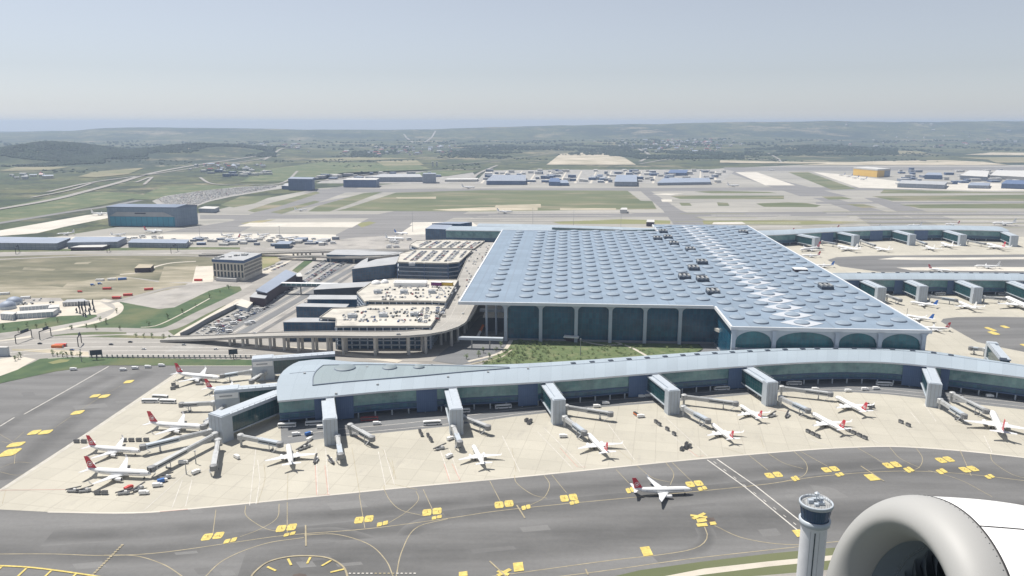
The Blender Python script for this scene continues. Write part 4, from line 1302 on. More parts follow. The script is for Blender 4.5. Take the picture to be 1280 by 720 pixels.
ZE, ZRI = 21.0, 25.0
nf = PP([(347, 501), (420, 494.4), (480, 488.7), (560, 483.4), (640, 479.3), (720, 474), (800, 467.4), (880, 461), (960, 455.4), (1010, 452.6), (1060, 451.4), (1110, 452.8), (1160, 457), (1220, 464), (1280, 471.5), (1340, 480)], ZE)
nb = PP([(374, 451.5), (402, 449), (445, 452.3), (520, 455), (580, 456), (640, 455), (720, 450.6), (800, 445), (880, 439.6), (960, 435.8), (1020, 434.3), (1080, 434.3), (1130, 435.8), (1170, 440), (1220, 448), (1280, 457), (1340, 467)], ZE)
near_pier, NF, NB = pier('pier_building', 'long curving glass pier with a pale blue roof across the middle of the apron', nf, nb, ZE, ZRI, 200, 5.4, 7.0, (225, 560),
                         navy_px=((392, 409), (421, 442), (518, 546), (648, 673), (787, 816), (912, 934), (1132, 1161), (1176, 1186)), dist=12.5)
def near_roof_z(p):
    best = None
    for i in range(len(NF)):
        a, b = NF[i], NB[i]
        d = b - a
        s = max(0, min(1, ((p - a).dot(d)) / d.length_squared))
        q = a + d * s
        e = (Vector((q.x, q.y, 0)) - Vector((p.x, p.y, 0))).length
        if best is None or e < best[0]:
            best = (e, s)
    return ZE + (ZRI - ZE) * math.sin(math.pi * best[1]) ** .8
topl = [P(u, v, 24) for u, v in ((404, 457.6), (430, 456.6), (470, 456), (520, 456.6), (570, 458), (637, 461.2))]
botl = [P(u, v, 24) for u, v in ((391, 481.5), (430, 478), (480, 474.2), (530, 470.6), (580, 466.6), (637, 462.2))]
topl, botl = catmull(topl, 26), catmull(botl, 26)
rows, uvs = [], []
for i, (a, b) in enumerate(zip(topl, botl)):
    r_, u_ = [], []
    for k in range(7):
        p = b.lerp(a, k / 6)
        if i < 4: p = p - Vector((1, 0.1, 0)) * 3.0 * math.sin(math.pi * k / 6) * (1 - i / 4)
        r_.append((p.x, p.y, near_roof_z(p) + 0.30)); u_.append((i * 6.0, k * 4.0))
    rows.append(r_); uvs.append(u_)
mb = MB(); mb.grid(rows, uvs=uvs); local_part(mb, 'roof_recess', M['roof_recess'], near_pier, True)
mb = MB()
for side in (0, -1):
    for i in range(len(rows) - 1):
        mb.beam(Vector(rows[i][side]) - Vector((0, 0, .25)), Vector(rows[i + 1][side]) - Vector((0, 0, .25)), .8, .75)
for k in range(6):
    mb.beam(Vector(rows[0][k]) - Vector((0, 0, .25)), Vector(rows[0][k + 1]) - Vector((0, 0, .25)), .8, .75)
local_part(mb, 'roof_trim', M['dome_skirt'], near_pier)
for u, v, rd in ((431, 460.5, 8.6), (487, 460, 6.0), (523.5, 459.3, 4.6)):
    p = P(u, v, 25)
    z = near_roof_z(p) + .3
    mb = MB(); mb.lathe([(rd, -1), (rd, .9), (rd * .96, 1.1)], 28, 1, (p.x, p.y, z)); mb.lathe([(rd * .96, 1.1), (rd * .8, 1.6), (rd * .5, 2.1), (rd * .2, 2.35), (.05, 2.4)], 28, 0, (p.x, p.y, z), cap=True)
    local_part(mb, 'skylight_dome', [M['roof_recess'], M['dome_skirt']], near_pier, True)
for u, v in ((381, 470), (420, 490), (472, 481), (560, 473), (610, 468), (660, 464), (459, 461), (540, 456)):
    p = P(u, v, 23); z = near_roof_z(p)
    mb = MB(); mb.box((p.x, p.y, z + .3), (1.6, 1.6, 1.0)); local_part(mb, 'roof_vent', M['plant_grey'], near_pier)

mf = PP([(1020, 349.8), (1060, 349.2), (1120, 349), (1180, 349.2), (1240, 349.8), (1290, 350.6), (1380, 352)], ZE)
mbk = PP([(1010, 342.4), (1060, 342), (1120, 341.6), (1180, 341.6), (1240, 342), (1290, 342.6), (1380, 344)], ZE)
mid_pier, MF, MBK = pier('pier_building', 'straight glass pier with a pale roof right of the domed terminal roof', mf, mbk, ZE, ZRI, 60, 5.4, 0, (60, 420), navy_at=((.05, .2), (.30, .36), (.48, .54), (.72, .78)), dist=16)
uf = PP([(935, 294.8), (980, 293), (1027, 290.2), (1070, 288.4), (1111, 287.2), (1160, 287), (1210, 287.4), (1262, 289)], ZE)
ub = PP([(930, 289.4), (980, 288), (1027, 285.8), (1070, 284.2), (1111, 283), (1160, 282.6), (1200, 282.6), (1240, 283.6)], ZE)
up_pier, UF, UB = pier('pier_building', 'farthest curved glass pier near the top right beside the runways', uf, ub, ZE, ZRI, 60, 5.4, 0, False, navy_at=((.32, .37), (.52, .57), (.68, .73)), dist=20)
# hall behind the upper left corner of the terminal
rf = PP([(557, 287.6), (600, 288.2), (690, 289)], 24)
rb = PP([(566, 282.6), (610, 283), (690, 283.6)], 24)
pier('rear_hall', 'low hall with a white roof behind the far left corner of the terminal', rf, rb, 24.0, 26.0, 20, 4.0, 0, False, detail=False)
mb = MB(); t = empty('rear_hall', P(545, 300, 0), 0, 'teal glazed block at the left end of the white roofed rear hall', 'hall')
q = PP([(532, 300), (559, 301), (566, 295), (541, 294)]); mb.prism(q, 0, 22, 0, 1); local_part(mb, 'wall', [M['glass_blue'], M['roof_slate']], t)
mb = MB(); q = PP([(540, 281), (575, 281.6), (590, 279.4), (560, 279)], 20); mb.prism(q, 14, 23, 0, 1); local_part(mb, 'upper_storey', [M['glass_blue'], M['roof_slate']], t)
rf = PP([(596, 282.4), (700, 284.4), (822, 288.6)], 20)
rb = PP([(600, 279.6), (700, 281.4), (815, 285.6)], 20)
pier('rear_pier', 'thin strip of pier roof behind the back edge of the domed terminal roof', rf, rb, 20.0, 22.0, 24, 4.0, 0, False, detail=False)

# ------------------------------------------------------------------ gate towers and jet bridges
TOWERS = []
def gate_tower(S, E, label, width=9.0, h=19.5, sign=False, end_len=7.0, low=6.0):
    """fixed link from the pier (S) to its end block (E), both ground points"""
    S, E = Vector((S.x, S.y, 0)), Vector((E.x, E.y, 0))
    d = (E - S).normalized(); n = Vector((-d.y, d.x, 0))
    t = empty('gate_tower', E - d * end_len * .5, 0, label, 'gate tower', 'gate towers standing off the piers')
    Eb = E - d * end_len
    mb = MB(); mb.beam(S + Vector((0, 0, low)), Eb + Vector((0, 0, low)), width - 1.6, h - low - 2.4)
    local_part(mb, 'corridor_glazing', M['glass_corr'], t)
    mb = MB(); mb.beam(S + Vector((0, 0, low - .8)), Eb + Vector((0, 0, low - .8)), width, .8)
    local_part(mb, 'corridor_floor', M['grey_light'], t)
    mb = MB(); mb.beam(S + Vector((0, 0, h - 2.4)), Eb + Vector((0, 0, h - 2.4)), width, 1.2)
    mb.beam(S + n * 1.6 + Vector((0, 0, h - 1.2)), Eb + n * 1.6 + Vector((0, 0, h - 1.2)), width - 3.4, 1.2)
    local_part(mb, 'roof', M['grey_light'], t)
    mb = MB()
    L = (Eb - S).length
    for k in range(int(L / 5) + 1):
        p = S + d * min(L - .2, k * 5) + n * (width / 2 - .3)
        mb.beam((p.x - .1, p.y, h), (p.x + .1, p.y, h), .2, 1.2)
    mb.beam(S + n * (width / 2 - .3) + Vector((0, 0, h + 1.1)), Eb + n * (width / 2 - .3) + Vector((0, 0, h + 1.1)), .15, .12)
    local_part(mb, 'railing', M['grey'], t)
    mb = MB()
    mb.beam(Eb, E, width, h)
    mb.beam(Eb + d * .8 + Vector((0, 0, h)), E - d * .8 + Vector((0, 0, h)), width - 1.6, .5, 0)
    blk = local_part(mb, 'end_block', M['grey_light'], t)
    mb = MB()
    for s in (-.28, 0.0, .28):
        p = E + d * .06 + n * width * s
        mb.beam(p + n * .12 + Vector((0, 0, .5)), p - n * .12 + Vector((0, 0, .5)), .16, h - 1.0)
    local_part(mb, 'cladding_joint', M['grey'], t)
    if sign:
        c = Eb.lerp(E, .5) - n * (width / 2 + .12) if sign < 0 else Eb.lerp(E, .5) + n * (width / 2 + .12)
        mb = MB(); mb.beam(c - d * (end_len * .46) + Vector((0, 0, h - 6.5)), c + d * (end_len * .46) + Vector((0, 0, h - 6.5)), .3, 4.4)
        sg = local_part(mb, 'sign_panel', M['white'], t)
        c2 = c + n * (.2 if sign > 0 else -.2)
        mb = MB(); mb.beam(c2 - d * (end_len * .22) + Vector((0, 0, h - 5.0)), c2 + d * (end_len * .30) + Vector((0, 0, h - 5.0)), .1, 1.2)
        local_part(mb, 'sign_band', M['grey'], t)
    for k in (.12, .6):
        p = S.lerp(Eb, k)
        mb = MB(); mb.tube([(p.x, p.y, 0), (p.x, p.y, low - .8)], .7, 8)
        local_part(mb, 'column', M['concrete'], t)
    TOWERS.append((S, E, d, n))
    return t

JB_N = [0]
def jet_bridge(px0, px1, label, z0=5.4, z1=4.4, ground0=True):
    A, B = P(px0[0], px0[1], z0), P(px1[0], px1[1], z1)
    A.z, B.z = z0, z1
    d = (B - A); L = d.length; d = d.normalized()
    dh = Vector((d.x, d.y, 0)).normalized(); n = Vector((-dh.y, dh.x, 0))
    t = empty('jet_bridge', (A.x, A.y, 0), 0, label, 'jet bridge', 'jet bridges on the apron')
    mb = MB(); mb.lathe([(2.3, z0 - .4), (2.3, z0 + 3.0), (1.6, z0 + 3.5), (.05, z0 + 3.6)], 14, 0, (A.x, A.y, 0), cap=True); mb.tube([(A.x, A.y, 0), (A.x, A.y, z0 - .4)], .9, 8)
    local_part(mb, 'rotunda', M['bridge_grey'], t)
    q = lambda s: A + d * (L * s)
    mb = MB(); mb.beam(q(.04), q(.56), 2.7, 2.7); mb.beam(q(.06) + Vector((0, 0, 2.7)), q(.54) + Vector((0, 0, 2.7)), 1.2, .35)
    local_part(mb, 'tunnel', M['bridge_grey'], t)
    mb = MB(); mb.beam(q(.46) + Vector((0, 0, -.25)), q(.93) + Vector((0, 0, -.25)), 3.3, 3.2)
    local_part(mb, 'tunnel', M['grey_light'] if JB_N[0] % 2 else M['bridge_grey'], t)
    mb = MB()
    for s in (-1, 1):
        p = q(.48) + n * 1.72 * s + Vector((0, 0, .9)); p2 = q(.91) + n * 1.72 * s + Vector((0, 0, .9))
        mb.beam(p, p2, .1, .9)
    local_part(mb, 'window_band', M['glass_dark'], t)
    c = q(.965)
    mb = MB(); mb.lathe([(2.4, -.4), (2.4, 2.9), (1.4, 3.3), (.05, 3.35)], 12, 0, tuple(c), cap=True)
    mb.beam(c, q(1.0), 4.2, 3.1)
    cab = local_part(mb, 'cab', M['cab_grey'], t)
    mb = MB(); p = q(1.0) ; mb.beam(p - d * .05 + n * 0, p + d * .25, 3.4, 2.6); local_part(mb, 'cab_canopy', M['dark'], t)
    g = q(.74)
    for s in (-1, 1):
        mb = MB(); p = g + n * 2.0 * s
        mb.tube([(p.x, p.y, .6), (p.x, p.y, g.z + 1.5)], .28, 8)
        local_part(mb, 'support_leg', M['grey'], t)
    mb = MB(); mb.beam(Vector((g.x, g.y, .5)) - n * 2.4, Vector((g.x, g.y, .5)) + n * 2.4, .8, .6)
    for s in (-1, 1):
        p = Vector((g.x, g.y, .6)) + n * 1.5 * s
        mb.tube([p - n * .35, p + n * .35], .55, 10, 1)
    local_part(mb, 'bogie', [M['grey'], M['dark']], t)
    p0 = c - n * 2.6; p1 = p0 - d * 4.5
    mb = MB(); 
    for k in range(5):
        z = c.z * (1 - k / 5); pp = p0 - dh * (k * .9)
        mb.beam((pp.x, pp.y, z - .2), (pp.x - dh.x * .9, pp.y - dh.y * .9, z - .2), .9, .2)
    local_part(mb, 'service_stair', M['grey'], t)
    JB_N[0] += 1
    return t

def perp_start(E, L, Fl):
    """point on the pier front facing E"""
    best = min(range(len(Fl)), key=lambda i: (Vector((Fl[i].x, Fl[i].y)) - Vector((E.x, E.y))).length)
    i = max(1, min(len(Fl) - 2, best))
    t = (Fl[i + 1] - Fl[i - 1]).normalized()
    nn = Vector((t.y, -t.x, 0))
    s = (Vector((E.x, E.y, 0)) - Vector((Fl[i].x, Fl[i].y, 0))).dot(nn)
    return Vector((E.x, E.y, 0)) - nn * (s - 2.0 + 4.0)
names = ['leftmost grey gate tower on the long pier front, above the head-on white jet', 'gate tower on the long pier just left of centre, beside the second nose-in jet', 'gate tower at the middle of the long pier front with jet bridges both ways',
         'gate tower in front of the navy wall panel below the garden lawn end', 'gate tower just below the arched wing of the terminal', 'gate tower far right on the long pier beside the widebody jet']
for (u, v), nm in zip(((405.5, 558), (562, 545), (690, 532), (833, 519.5), (955, 508.5), (1157, 510.5)), names):
    E0 = P(u + 9, v - 1, 0)
    S = perp_start(E0, 40, NF)
    gate_tower(S, E0, nm, 9.6)
gate_tower(P(352, 518, 0), P(271, 552, 0), 'largest gate tower at the left tip of the long pier, roof sloping down left', 14, 19.5, False, 9, 5.5)
gate_tower(P(380, 506, 0), P(271, 516, 0), 'left pointing gate tower with a sign panel, middle one of three at the pier tip', 12, 19.5, 1, 18, 5.5)
gate_tower(P(420, 466, 0), P(317, 474, 0), 'left pointing gate tower with a sign panel, rearmost at the pier tip by the road', 12, 19.5, 1, 18, 5.5)
gate_tower(P(1253, 474, 0), P(1236, 452, 0), 'gate tower on the back side of the long pier at the right edge', 9, 19.5)
for (u, v), nm in zip(((1101, 379.5), (1153, 377.6), (1221, 379.5), (1290, 382)), ('gate tower of the middle pier closest to the domed roof', 'gate tower of the middle pier above the jet with the blue tail tip', 'gate tower of the middle pier left of the big widebody', 'gate tower of the middle pier cut by the picture edge')):
    E0 = P(u, v, 0); S = perp_start(E0, 40, MF); gate_tower(S, E0, nm, 11, 20)
for (u, v), nm in zip(((1021, 311), (1070, 308), (1140, 307), (1203, 307.4), (1267, 308.5)), ('gate tower of the farthest pier nearest the domed roof corner', 'second gate tower from the dome roof on the farthest pier', 'gate tower at the middle of the farthest pier', 'gate tower of the farthest pier left of its end', 'gate tower at the right end of the farthest pier')):
    E0 = P(u, v, 0); S = perp_start(E0, 40, UF); gate_tower(S, E0, nm, 12, 20)
JB = [((438, 535), (466, 551), 'empty jet bridge reaching right from the leftmost front gate tower'), ((422, 549), (426, 573), 'empty jet bridge pointing straight out of the leftmost front gate tower'),
      ((578, 524), (611, 537), 'empty jet bridge stretching right of the gate tower left of centre'), ((567, 537), (575, 557), 'short jet bridge reaching toward the nose of the second nose-in jet'),
      ((708, 511), (765, 520), 'long empty jet bridge lying right of the central gate tower'), ((706, 525), (731, 544), 'jet bridge docked to the third nose-in jet from the left'),
      ((855, 498), (922, 507), 'long jet bridge running right to the small jet near the service road'), ((854, 512), (886, 529), 'jet bridge docked to the jet below the fourth gate tower'),
      ((977, 487), (1040, 495), 'long jet bridge along the service road below the arched wing'), ((976, 500), (1011, 516), 'jet bridge docked to the jet with a row of carts behind it'),
      ((1190, 495), (1234, 517), 'jet bridge docked to the left side of the big widebody'), ((1175, 503), (1206, 523), 'shorter jet bridge ending in open apron beside the big widebody'),
      ((269, 546), (187, 590), 'very long sloping jet bridge down to the lowest jet on the left stands'), ((264, 541), (176, 562), 'very long jet bridge to the second lowest jet on the left stands'),
      ((273, 554), (267, 588), 'short jet bridge bent toward the camera from the pier tip tower'), ((301, 548), (352, 558), 'jet bridge from the pier tip tower to the head-on jet'),
      ((266, 527), (254, 536), 'small jet bridge at the nose of the third jet on the left stands'), ((287, 505), (258, 531), 'sloping jet bridge from the middle sign tower to the third left jet'), ((267, 506), (226, 508), 'straight jet bridge pointing left from the middle sign tower'),
      ((315, 466), (277, 472), 'jet bridge docked to the rearmost left jet beside the road'), ((331, 468), (314, 479), 'curved jet bridge on the near side of the rearmost sign tower'),
      ((1231, 439), (1213, 437), 'jet bridge behind the long pier at the right edge'),
      ((1109, 371), (1126, 377), 'jet bridge in the shade of the middle pier near the dome roof'), ((1162, 372), (1196, 377), 'jet bridge docked to the plain white jet of the middle pier'), ((1230, 373), (1256, 375), 'jet bridge docked to the widebody of the middle pier'),
      ((1028, 303), (1046, 306), 'jet bridge of the farthest pier by the dome roof corner'), ((1076, 302), (1094, 308), 'jet bridge between the second and third towers of the farthest pier'), ((1144, 301), (1158, 306), 'jet bridge right of the middle tower of the farthest pier'),
      ((1210, 302), (1232, 306), 'jet bridge docked to the red tailed jet of the farthest pier')]
for a, b, nm in JB:
    jet_bridge(a, b, nm)

# ------------------------------------------------------------------ aircraft
def loft_wing(mb, secs, mi=0):
    """secs: (y, xLE, xTE, z, thickness)"""
    rows = []
    for y, le, te, z, th in secs:
        c = le - te
        prof = [(le, 0), (le - .08 * c, .42), (le - .3 * c, .55), (le - .65 * c, .33), (te, .03), (te, -.03), (le - .65 * c, -.22), (le - .3 * c, -.42), (le - .08 * c, -.33)]
        rows.append([(x, y, z + k * th) for x, k in prof])
    mb.grid(rows, mi, close=True)
    mb.face(rows[-1], mi); mb.face(list(reversed(rows[0])), mi)

def make_plane():
    t = empty('passenger_plane', (0, 0, 0))
    mb = MB()
    st = [(19.75, .05, 3.0), (19.5, .42, 3.02), (18.9, .85, 3.1), (17.9, 1.28, 3.27), (16.6, 1.65, 3.45), (15, 1.88, 3.58), (13, 1.95, 3.6), (-6, 1.95, 3.6), (-9, 1.88, 3.67), (-12, 1.62, 3.92), (-15, 1.18, 4.3), (-17.5, .72, 4.68), (-19.2, .34, 4.98), (-19.8, .06, 5.05)]
    rows = [[(x, r * math.cos(2 * math.pi * j / 20), z + r * math.sin(2 * math.pi * j / 20)) for j in range(20)] for x, r, z in st]
    mb.grid(rows, close=True); mb.face(rows[-1]); mb.face(list(reversed(rows[0])))
    mb.build('fuselage', M['plane_white'], t, True)
    mb = MB()
    mb.lathe([(.1, 6.6), (.9, 5.4), (1.25, 3), (1.25, -4), (.8, -6), (.1, -7)], 12, 0, (0, 0, 2.35), 'x')
    mb.build('belly_fairing', M['plane_white'], t, True)
    for s in (-1, 1):
        mb = MB(); mb.beam((-11, s * 1.80, 3.78), (14.0, s * 1.90, 3.78), .16, .30); mb.build('window_band', M['glass_dark'], t)
        mb = MB()
        loft_wing(mb, [(s * 1.0, 4.6, -3.6, 2.5, .95), (s * 5.8, 1.6, -3.5, 2.85, .6), (s * 16.6, -4.3, -6.0, 3.9, .22)])
        w = mb.build('wing', M['wing_grey'], t, False)
        mb = MB()
        loft_wing(mb, [(s * 16.6, -4.3, -6.0, 3.88, .2), (s * 17.1, -4.9, -6.2, 4.5, .15), (s * 17.5, -5.9, -6.8, 6.2, .08)])
        mb.build('winglet', M['plane_white'], w)
        mb = MB(); mb.lathe([(.86, 5.05), (1.02, 5.2), (1.1, 4.6), (1.12, 3.4), (.98, 2.0), (.72, 1.0), (.45, .9), (.1, -.1)], 18, 0, (0, s * 5.5, 1.75), 'x')
        e = mb.build('engine', M['plane_white'], t, True)
        mb = MB(); mb.lathe([(.86, 5.05), (.84, 4.6), (.3, 4.55), (.02, 4.9)], 16, 0, (0, s * 5.5, 1.75), 'x'); mb.build('intake', M['dark'], e, True)
        mb = MB(); mb.beam((4.2, s * 5.5, 2.6), (-.5, s * 5.5, 2.5), .35, .5); mb.build('pylon', M['plane_white'], e)
        mb = MB(); loft_wing(mb, [(s * .3, -15.2, -18.9, 4.75, .4), (s * 6.4, -18.5, -20.2, 5.35, .14)]); mb.build('tailplane', M['wing_grey'], t)
    mb = MB()
    rows = []
    for z, le, te, th in ((5.0, -11.2, -18.4, .42), (5.7, -13.2, -18.6, .4), (12.4, -17.6, -20.2, .16)):
        c = le - te
        rows.append([(le, 0, z), (le - .25 * c, th / 2, z), (te, .03, z), (te, -.03, z), (le - .25 * c, -th / 2, z)])
    mb.grid(rows, close=True); mb.face(rows[-1])
    fin = mb.build('tail_fin', M['red'], t)
    # white bird in a ring on both sides of the fin
    for s in (-1, 1):
        mb = MB()
        cx, cz, R_ = -16.9, 8.0, 1.55
        n = 20
        ring = []
        for rr in (R_, R_ - .26):
            ring.append([(cx + rr * math.cos(2 * math.pi * k / n), s * .24, cz + rr * math.sin(2 * math.pi * k / n)) for k in range(n)])
        mb.grid(ring if s > 0 else ring[::-1], close=True)
        b = [(-1.1, .5), (-.3, .55), (.5, .2), (1.15, .35), (.6, -.15), (.1, -.3), (.35, -1.0), (-.3, -.55), (-.7, -.1)]
        mb.face([(cx - x, s * .245, cz + z) for x, z in (b if s > 0 else b[::-1])])
        mb.build('tail_emblem', M['white'], fin)
    mb = MB(); 
    mb.face([(18.75, -.95, 3.72), (19.12, -.35, 3.66), (19.12, .35, 3.66), (18.75, .95, 3.72), (18.25, .95, 4.22), (18.42, .35, 4.33), (18.42, -.35, 4.33), (18.25, -.95, 4.22)])
    mb.build('cockpit_window', M['glass_dark'], t)
    for x, y, r in ((15.2, 0, .42), (-1.6, 2.8, .6), (-1.6, -2.8, .6)):
        mb = MB(); mb.tube([(x, y, r), (x, y, 2.4)], .16, 6)
        g_ = mb.build('landing_gear', M['grey'], t)
        for s in (-.32, .32):
            mb = MB(); mb.tube([(x, y + s - .16, r), (x, y + s + .16, r)], r, 12); mb.build('wheel', M['dark'], g_)
    return t

PLANE0 = make_plane()
PLANES = []
def put_plane(nose, tail, label, z=3.7, kind='red', scale=None, fixed=None, group=None):
    global PLANE0
    N, T = P(nose[0], nose[1], z), P(tail[0], tail[1], z)
    d = N - T
    L = d.length
    k = scale or max(.8, min(1.75, L / 39.4))
    o = PLANE0 if not PLANES else copy_tree(PLANE0)
    c = (N + T) / 2
    o.location = (c.x, c.y, 0.10)
    o.rotation_euler = (0, 0, math.atan2(d.y, d.x))
    o.scale = (k, k, k)
    tag(o, label, 'plane', group or 'passenger planes')
    PLANES.append((o, kind))
    return o
PL = [((865, 610.7), (790.5, 612.5), 'white jet with a red tail taxiing alone on the dark taxiway', 'red'),
      ((189, 592), (108, 588.5), 'white jet with a red tail on the lowest of the left side stands', 'red'),
      ((176, 563.5), (110, 559), 'white jet with a red tail on the left side, second stand from the bottom', 'red'),
      ((257, 534.5), (186, 530.5), 'white jet with a red tail level with the middle sign tower', 'red'),
      ((276, 473), (220, 468), 'white jet with a red tail rearmost on the left, beside the roadside lawn', 'red'),
      ((312, 489.5), (257, 486), 'jet half hidden behind the middle sign tower, only its red tail in the open', 'red'),
      ((360, 554.5), (364.5, 582.5), 'white jet parked nose to the pier, seen from behind at the left pier tip', 'white'),
      ((591, 555), (605, 581), 'white jet parked nose to the pier between the second and third gate towers', 'white'),
      ((734, 541), (759.5, 568), 'white jet parked right of the central gate tower with small red fin', 'red'),
      ((889, 528), (916.5, 550), 'white jet docked below the fourth gate tower with small red fin', 'red'),
      ((926, 506), (950.5, 522.5), 'white jet parked closest to the service road below the arched wing', 'red'),
      ((1014, 515.5), (1055.5, 539), 'white jet with a chain of baggage carts behind its tail', 'red'),
      ((1044, 495), (1083, 516.5), 'white jet parked with red tail right of the arched wing tower', 'red'),
      ((1239, 515), (1253.5, 546), 'big widebody jet with wide wings at the right edge of the long pier apron', 'red'),
      ((1141, 377), (1168, 381), 'white jet with a blue tail tip docked at the middle pier', 'blue'),
      ((1197, 377), (1220, 387), 'plain white jet docked at the middle pier between two gate towers', 'white'),
      ((1256, 373.5), (1290, 389), 'big white widebody at the middle pier cut by the picture edge', 'white'),
      ((1132, 393.5), (1165, 399), 'jet with a bright blue tail half hidden behind the domed roof edge', 'blue'),
      ((1150, 408.5), (1186, 410), 'jet with a red tail half hidden by the arched wing corner', 'red'),
      ((1046, 308), (1072, 313.5), 'large white jet at the farthest pier below its first bridge', 'white'),
      ((1093, 309), (1112, 313.4), 'white jet at the farthest pier left of the middle tower', 'white'),
      ((1157, 307.5), (1168, 312), 'small white jet right of the middle tower of the farthest pier', 'white'),
      ((1176, 304), (1191, 309), 'white jet left of the fourth tower of the farthest pier', 'white'),
      ((1233, 305.5), (1256, 311.5), 'large jet with a red tail near the right end of the farthest pier', 'red'),
      ((1000, 312.5), (1025, 310), 'red tailed jet parked beside the domed roof corner, upper of two', 'red'),
      ((1003, 318.6), (1024, 318.8), 'red tailed jet parked beside the domed roof corner, lower of two', 'red'),
      ((1020, 331), (1039, 331.4), 'jet with a blue tail peeking past the domed roof edge', 'blue'),
      ((975, 289), (991, 289), 'jet with a red tail behind the left end of the farthest pier', 'red'),
      ((1033, 285), (1046, 285), 'jet with a red tail behind the farthest pier roof, second from its left', 'red'),
      ((1085, 284), (1097, 284), 'white jet mostly hidden behind the farthest pier roof', 'white'),
      ((1135, 281), (1152, 281), 'white jet seen lengthwise above the middle of the farthest pier roof', 'white'),
      ((1184, 279.5), (1197, 279.5), 'jet with a red tail above the right part of the farthest pier roof', 'red'),
      ((1240, 279), (1270, 279.5), 'large white jet beyond the right end of the farthest pier', 'white'),
      ((1218, 332), (1250, 332.8), 'long white jet on the pale strip between the middle and farthest piers', 'white'),
      ((1184, 337.5), (1166, 336), 'jet with a red tail just above the middle pier roof', 'red'),
      ((506, 298.5), (481, 297.5), 'large white jet behind the parking decks near the teal hall', 'white'),
      ((510, 291.5), (493, 290.5), 'white jet behind another near the teal glazed hall', 'blue'),
      ((594, 234), (577, 234), 'white jet far off on the runway above the green infield', 'white'),
      ((641, 264.3), (621, 264.2), 'white jet on the taxiway just beyond the terminal roof', 'white'),
      ((382, 261.5), (370, 261.8), 'white jet on the slanting taxiway above the left parking lot', 'white'),
      ((924, 231.6), (909, 231.8), 'white jet on the far taxiway beside the small cargo halls', 'white'),
      ((1157, 233.2), (1145, 233.2), 'white jet on the far apron right of the yellow hangar', 'white'),
      ((1264, 233.6), (1275, 233.4), 'white jet on the far apron at the right picture edge', 'white'),
      ((136, 267), (114, 267), 'large white jet parked behind the big blue hangar', 'white'),
      ((204, 288.6), (180, 288.4), 'white jet parked in front of the teal hangar door', 'red'),
      ((968, 212), (960, 212), 'white jet on the far runway above the beige apron', 'white'),
      ((290, 292.4), (279, 294), 'white jet leftmost in the row of parked jets right of the hangar', 'white'),
      ((313, 292.4), (302, 294), 'white jet second in the row of parked jets right of the hangar', 'white'),
      ((335, 292), (324, 293.6), 'white jet last in the row of parked jets right of the hangar', 'white'),
      ((285, 298.4), (296, 297.2), 'jet on the stand behind the shrubs beside the hotel', 'red'),
      ((366, 296), (354, 297.4), 'jet near the end of the pale stand strip above the hotel', 'white'),
      ((78, 291.5), (86, 291), 'jet behind the long grey warehouse at the left', 'white'),
      ((152, 292), (144, 293), 'jet right of the long grey warehouse at the left', 'white')]
for n_, t_, lab, kd in PL:
    put_plane(n_, t_, lab, kind=kd)
for i, (u, v) in enumerate(((1049, 218.6), (1058, 220), (1066, 222), (1076, 223.6))):
    put_plane((u, v), (u + 7, v - .3), 'blue tailed jet in the row left of the yellow hangar', kind='blue', scale=1.0, group='blue tailed jets by the yellow hangar')
for o, kd in PLANES:
    if kd == 'red': continue
    for ch in list(o.children):
        if ch.name.startswith('tail_fin'):
            for sl in ch.material_slots:
                sl.link = 'OBJECT'
                sl.material = M['blue_tail'] if kd == 'blue' else M['plane_white']
            for e in list(ch.children):
                bpy.data.objects.remove(e)

# ------------------------------------------------------------------ landside
def block(name, label, px, z0, z1, mwall, mroof, cat, group=None, z_at=None, parapet=True):
    """building from a roof outline given at its roof height (or ground outline if z_at=0)"""
    z = z1 if z_at is None else z_at
    pts = [Vector((p.x, p.y, 0)) for p in PP(px, z)]
    c = sum(pts, Vector()) / len(pts)
    t = empty(name, (c.x, c.y, 0), 0, label, cat, group)
    mb = MB(); mb.prism(pts, z0, z1 - .4); local_part(mb, 'wall', mwall, t)
    mb = MB(); g = [c + (p - c) * 1.02 for p in pts]; mb.prism(g, z1 - .39, z1); local_part(mb, 'roof', mroof, t)
    return t, pts

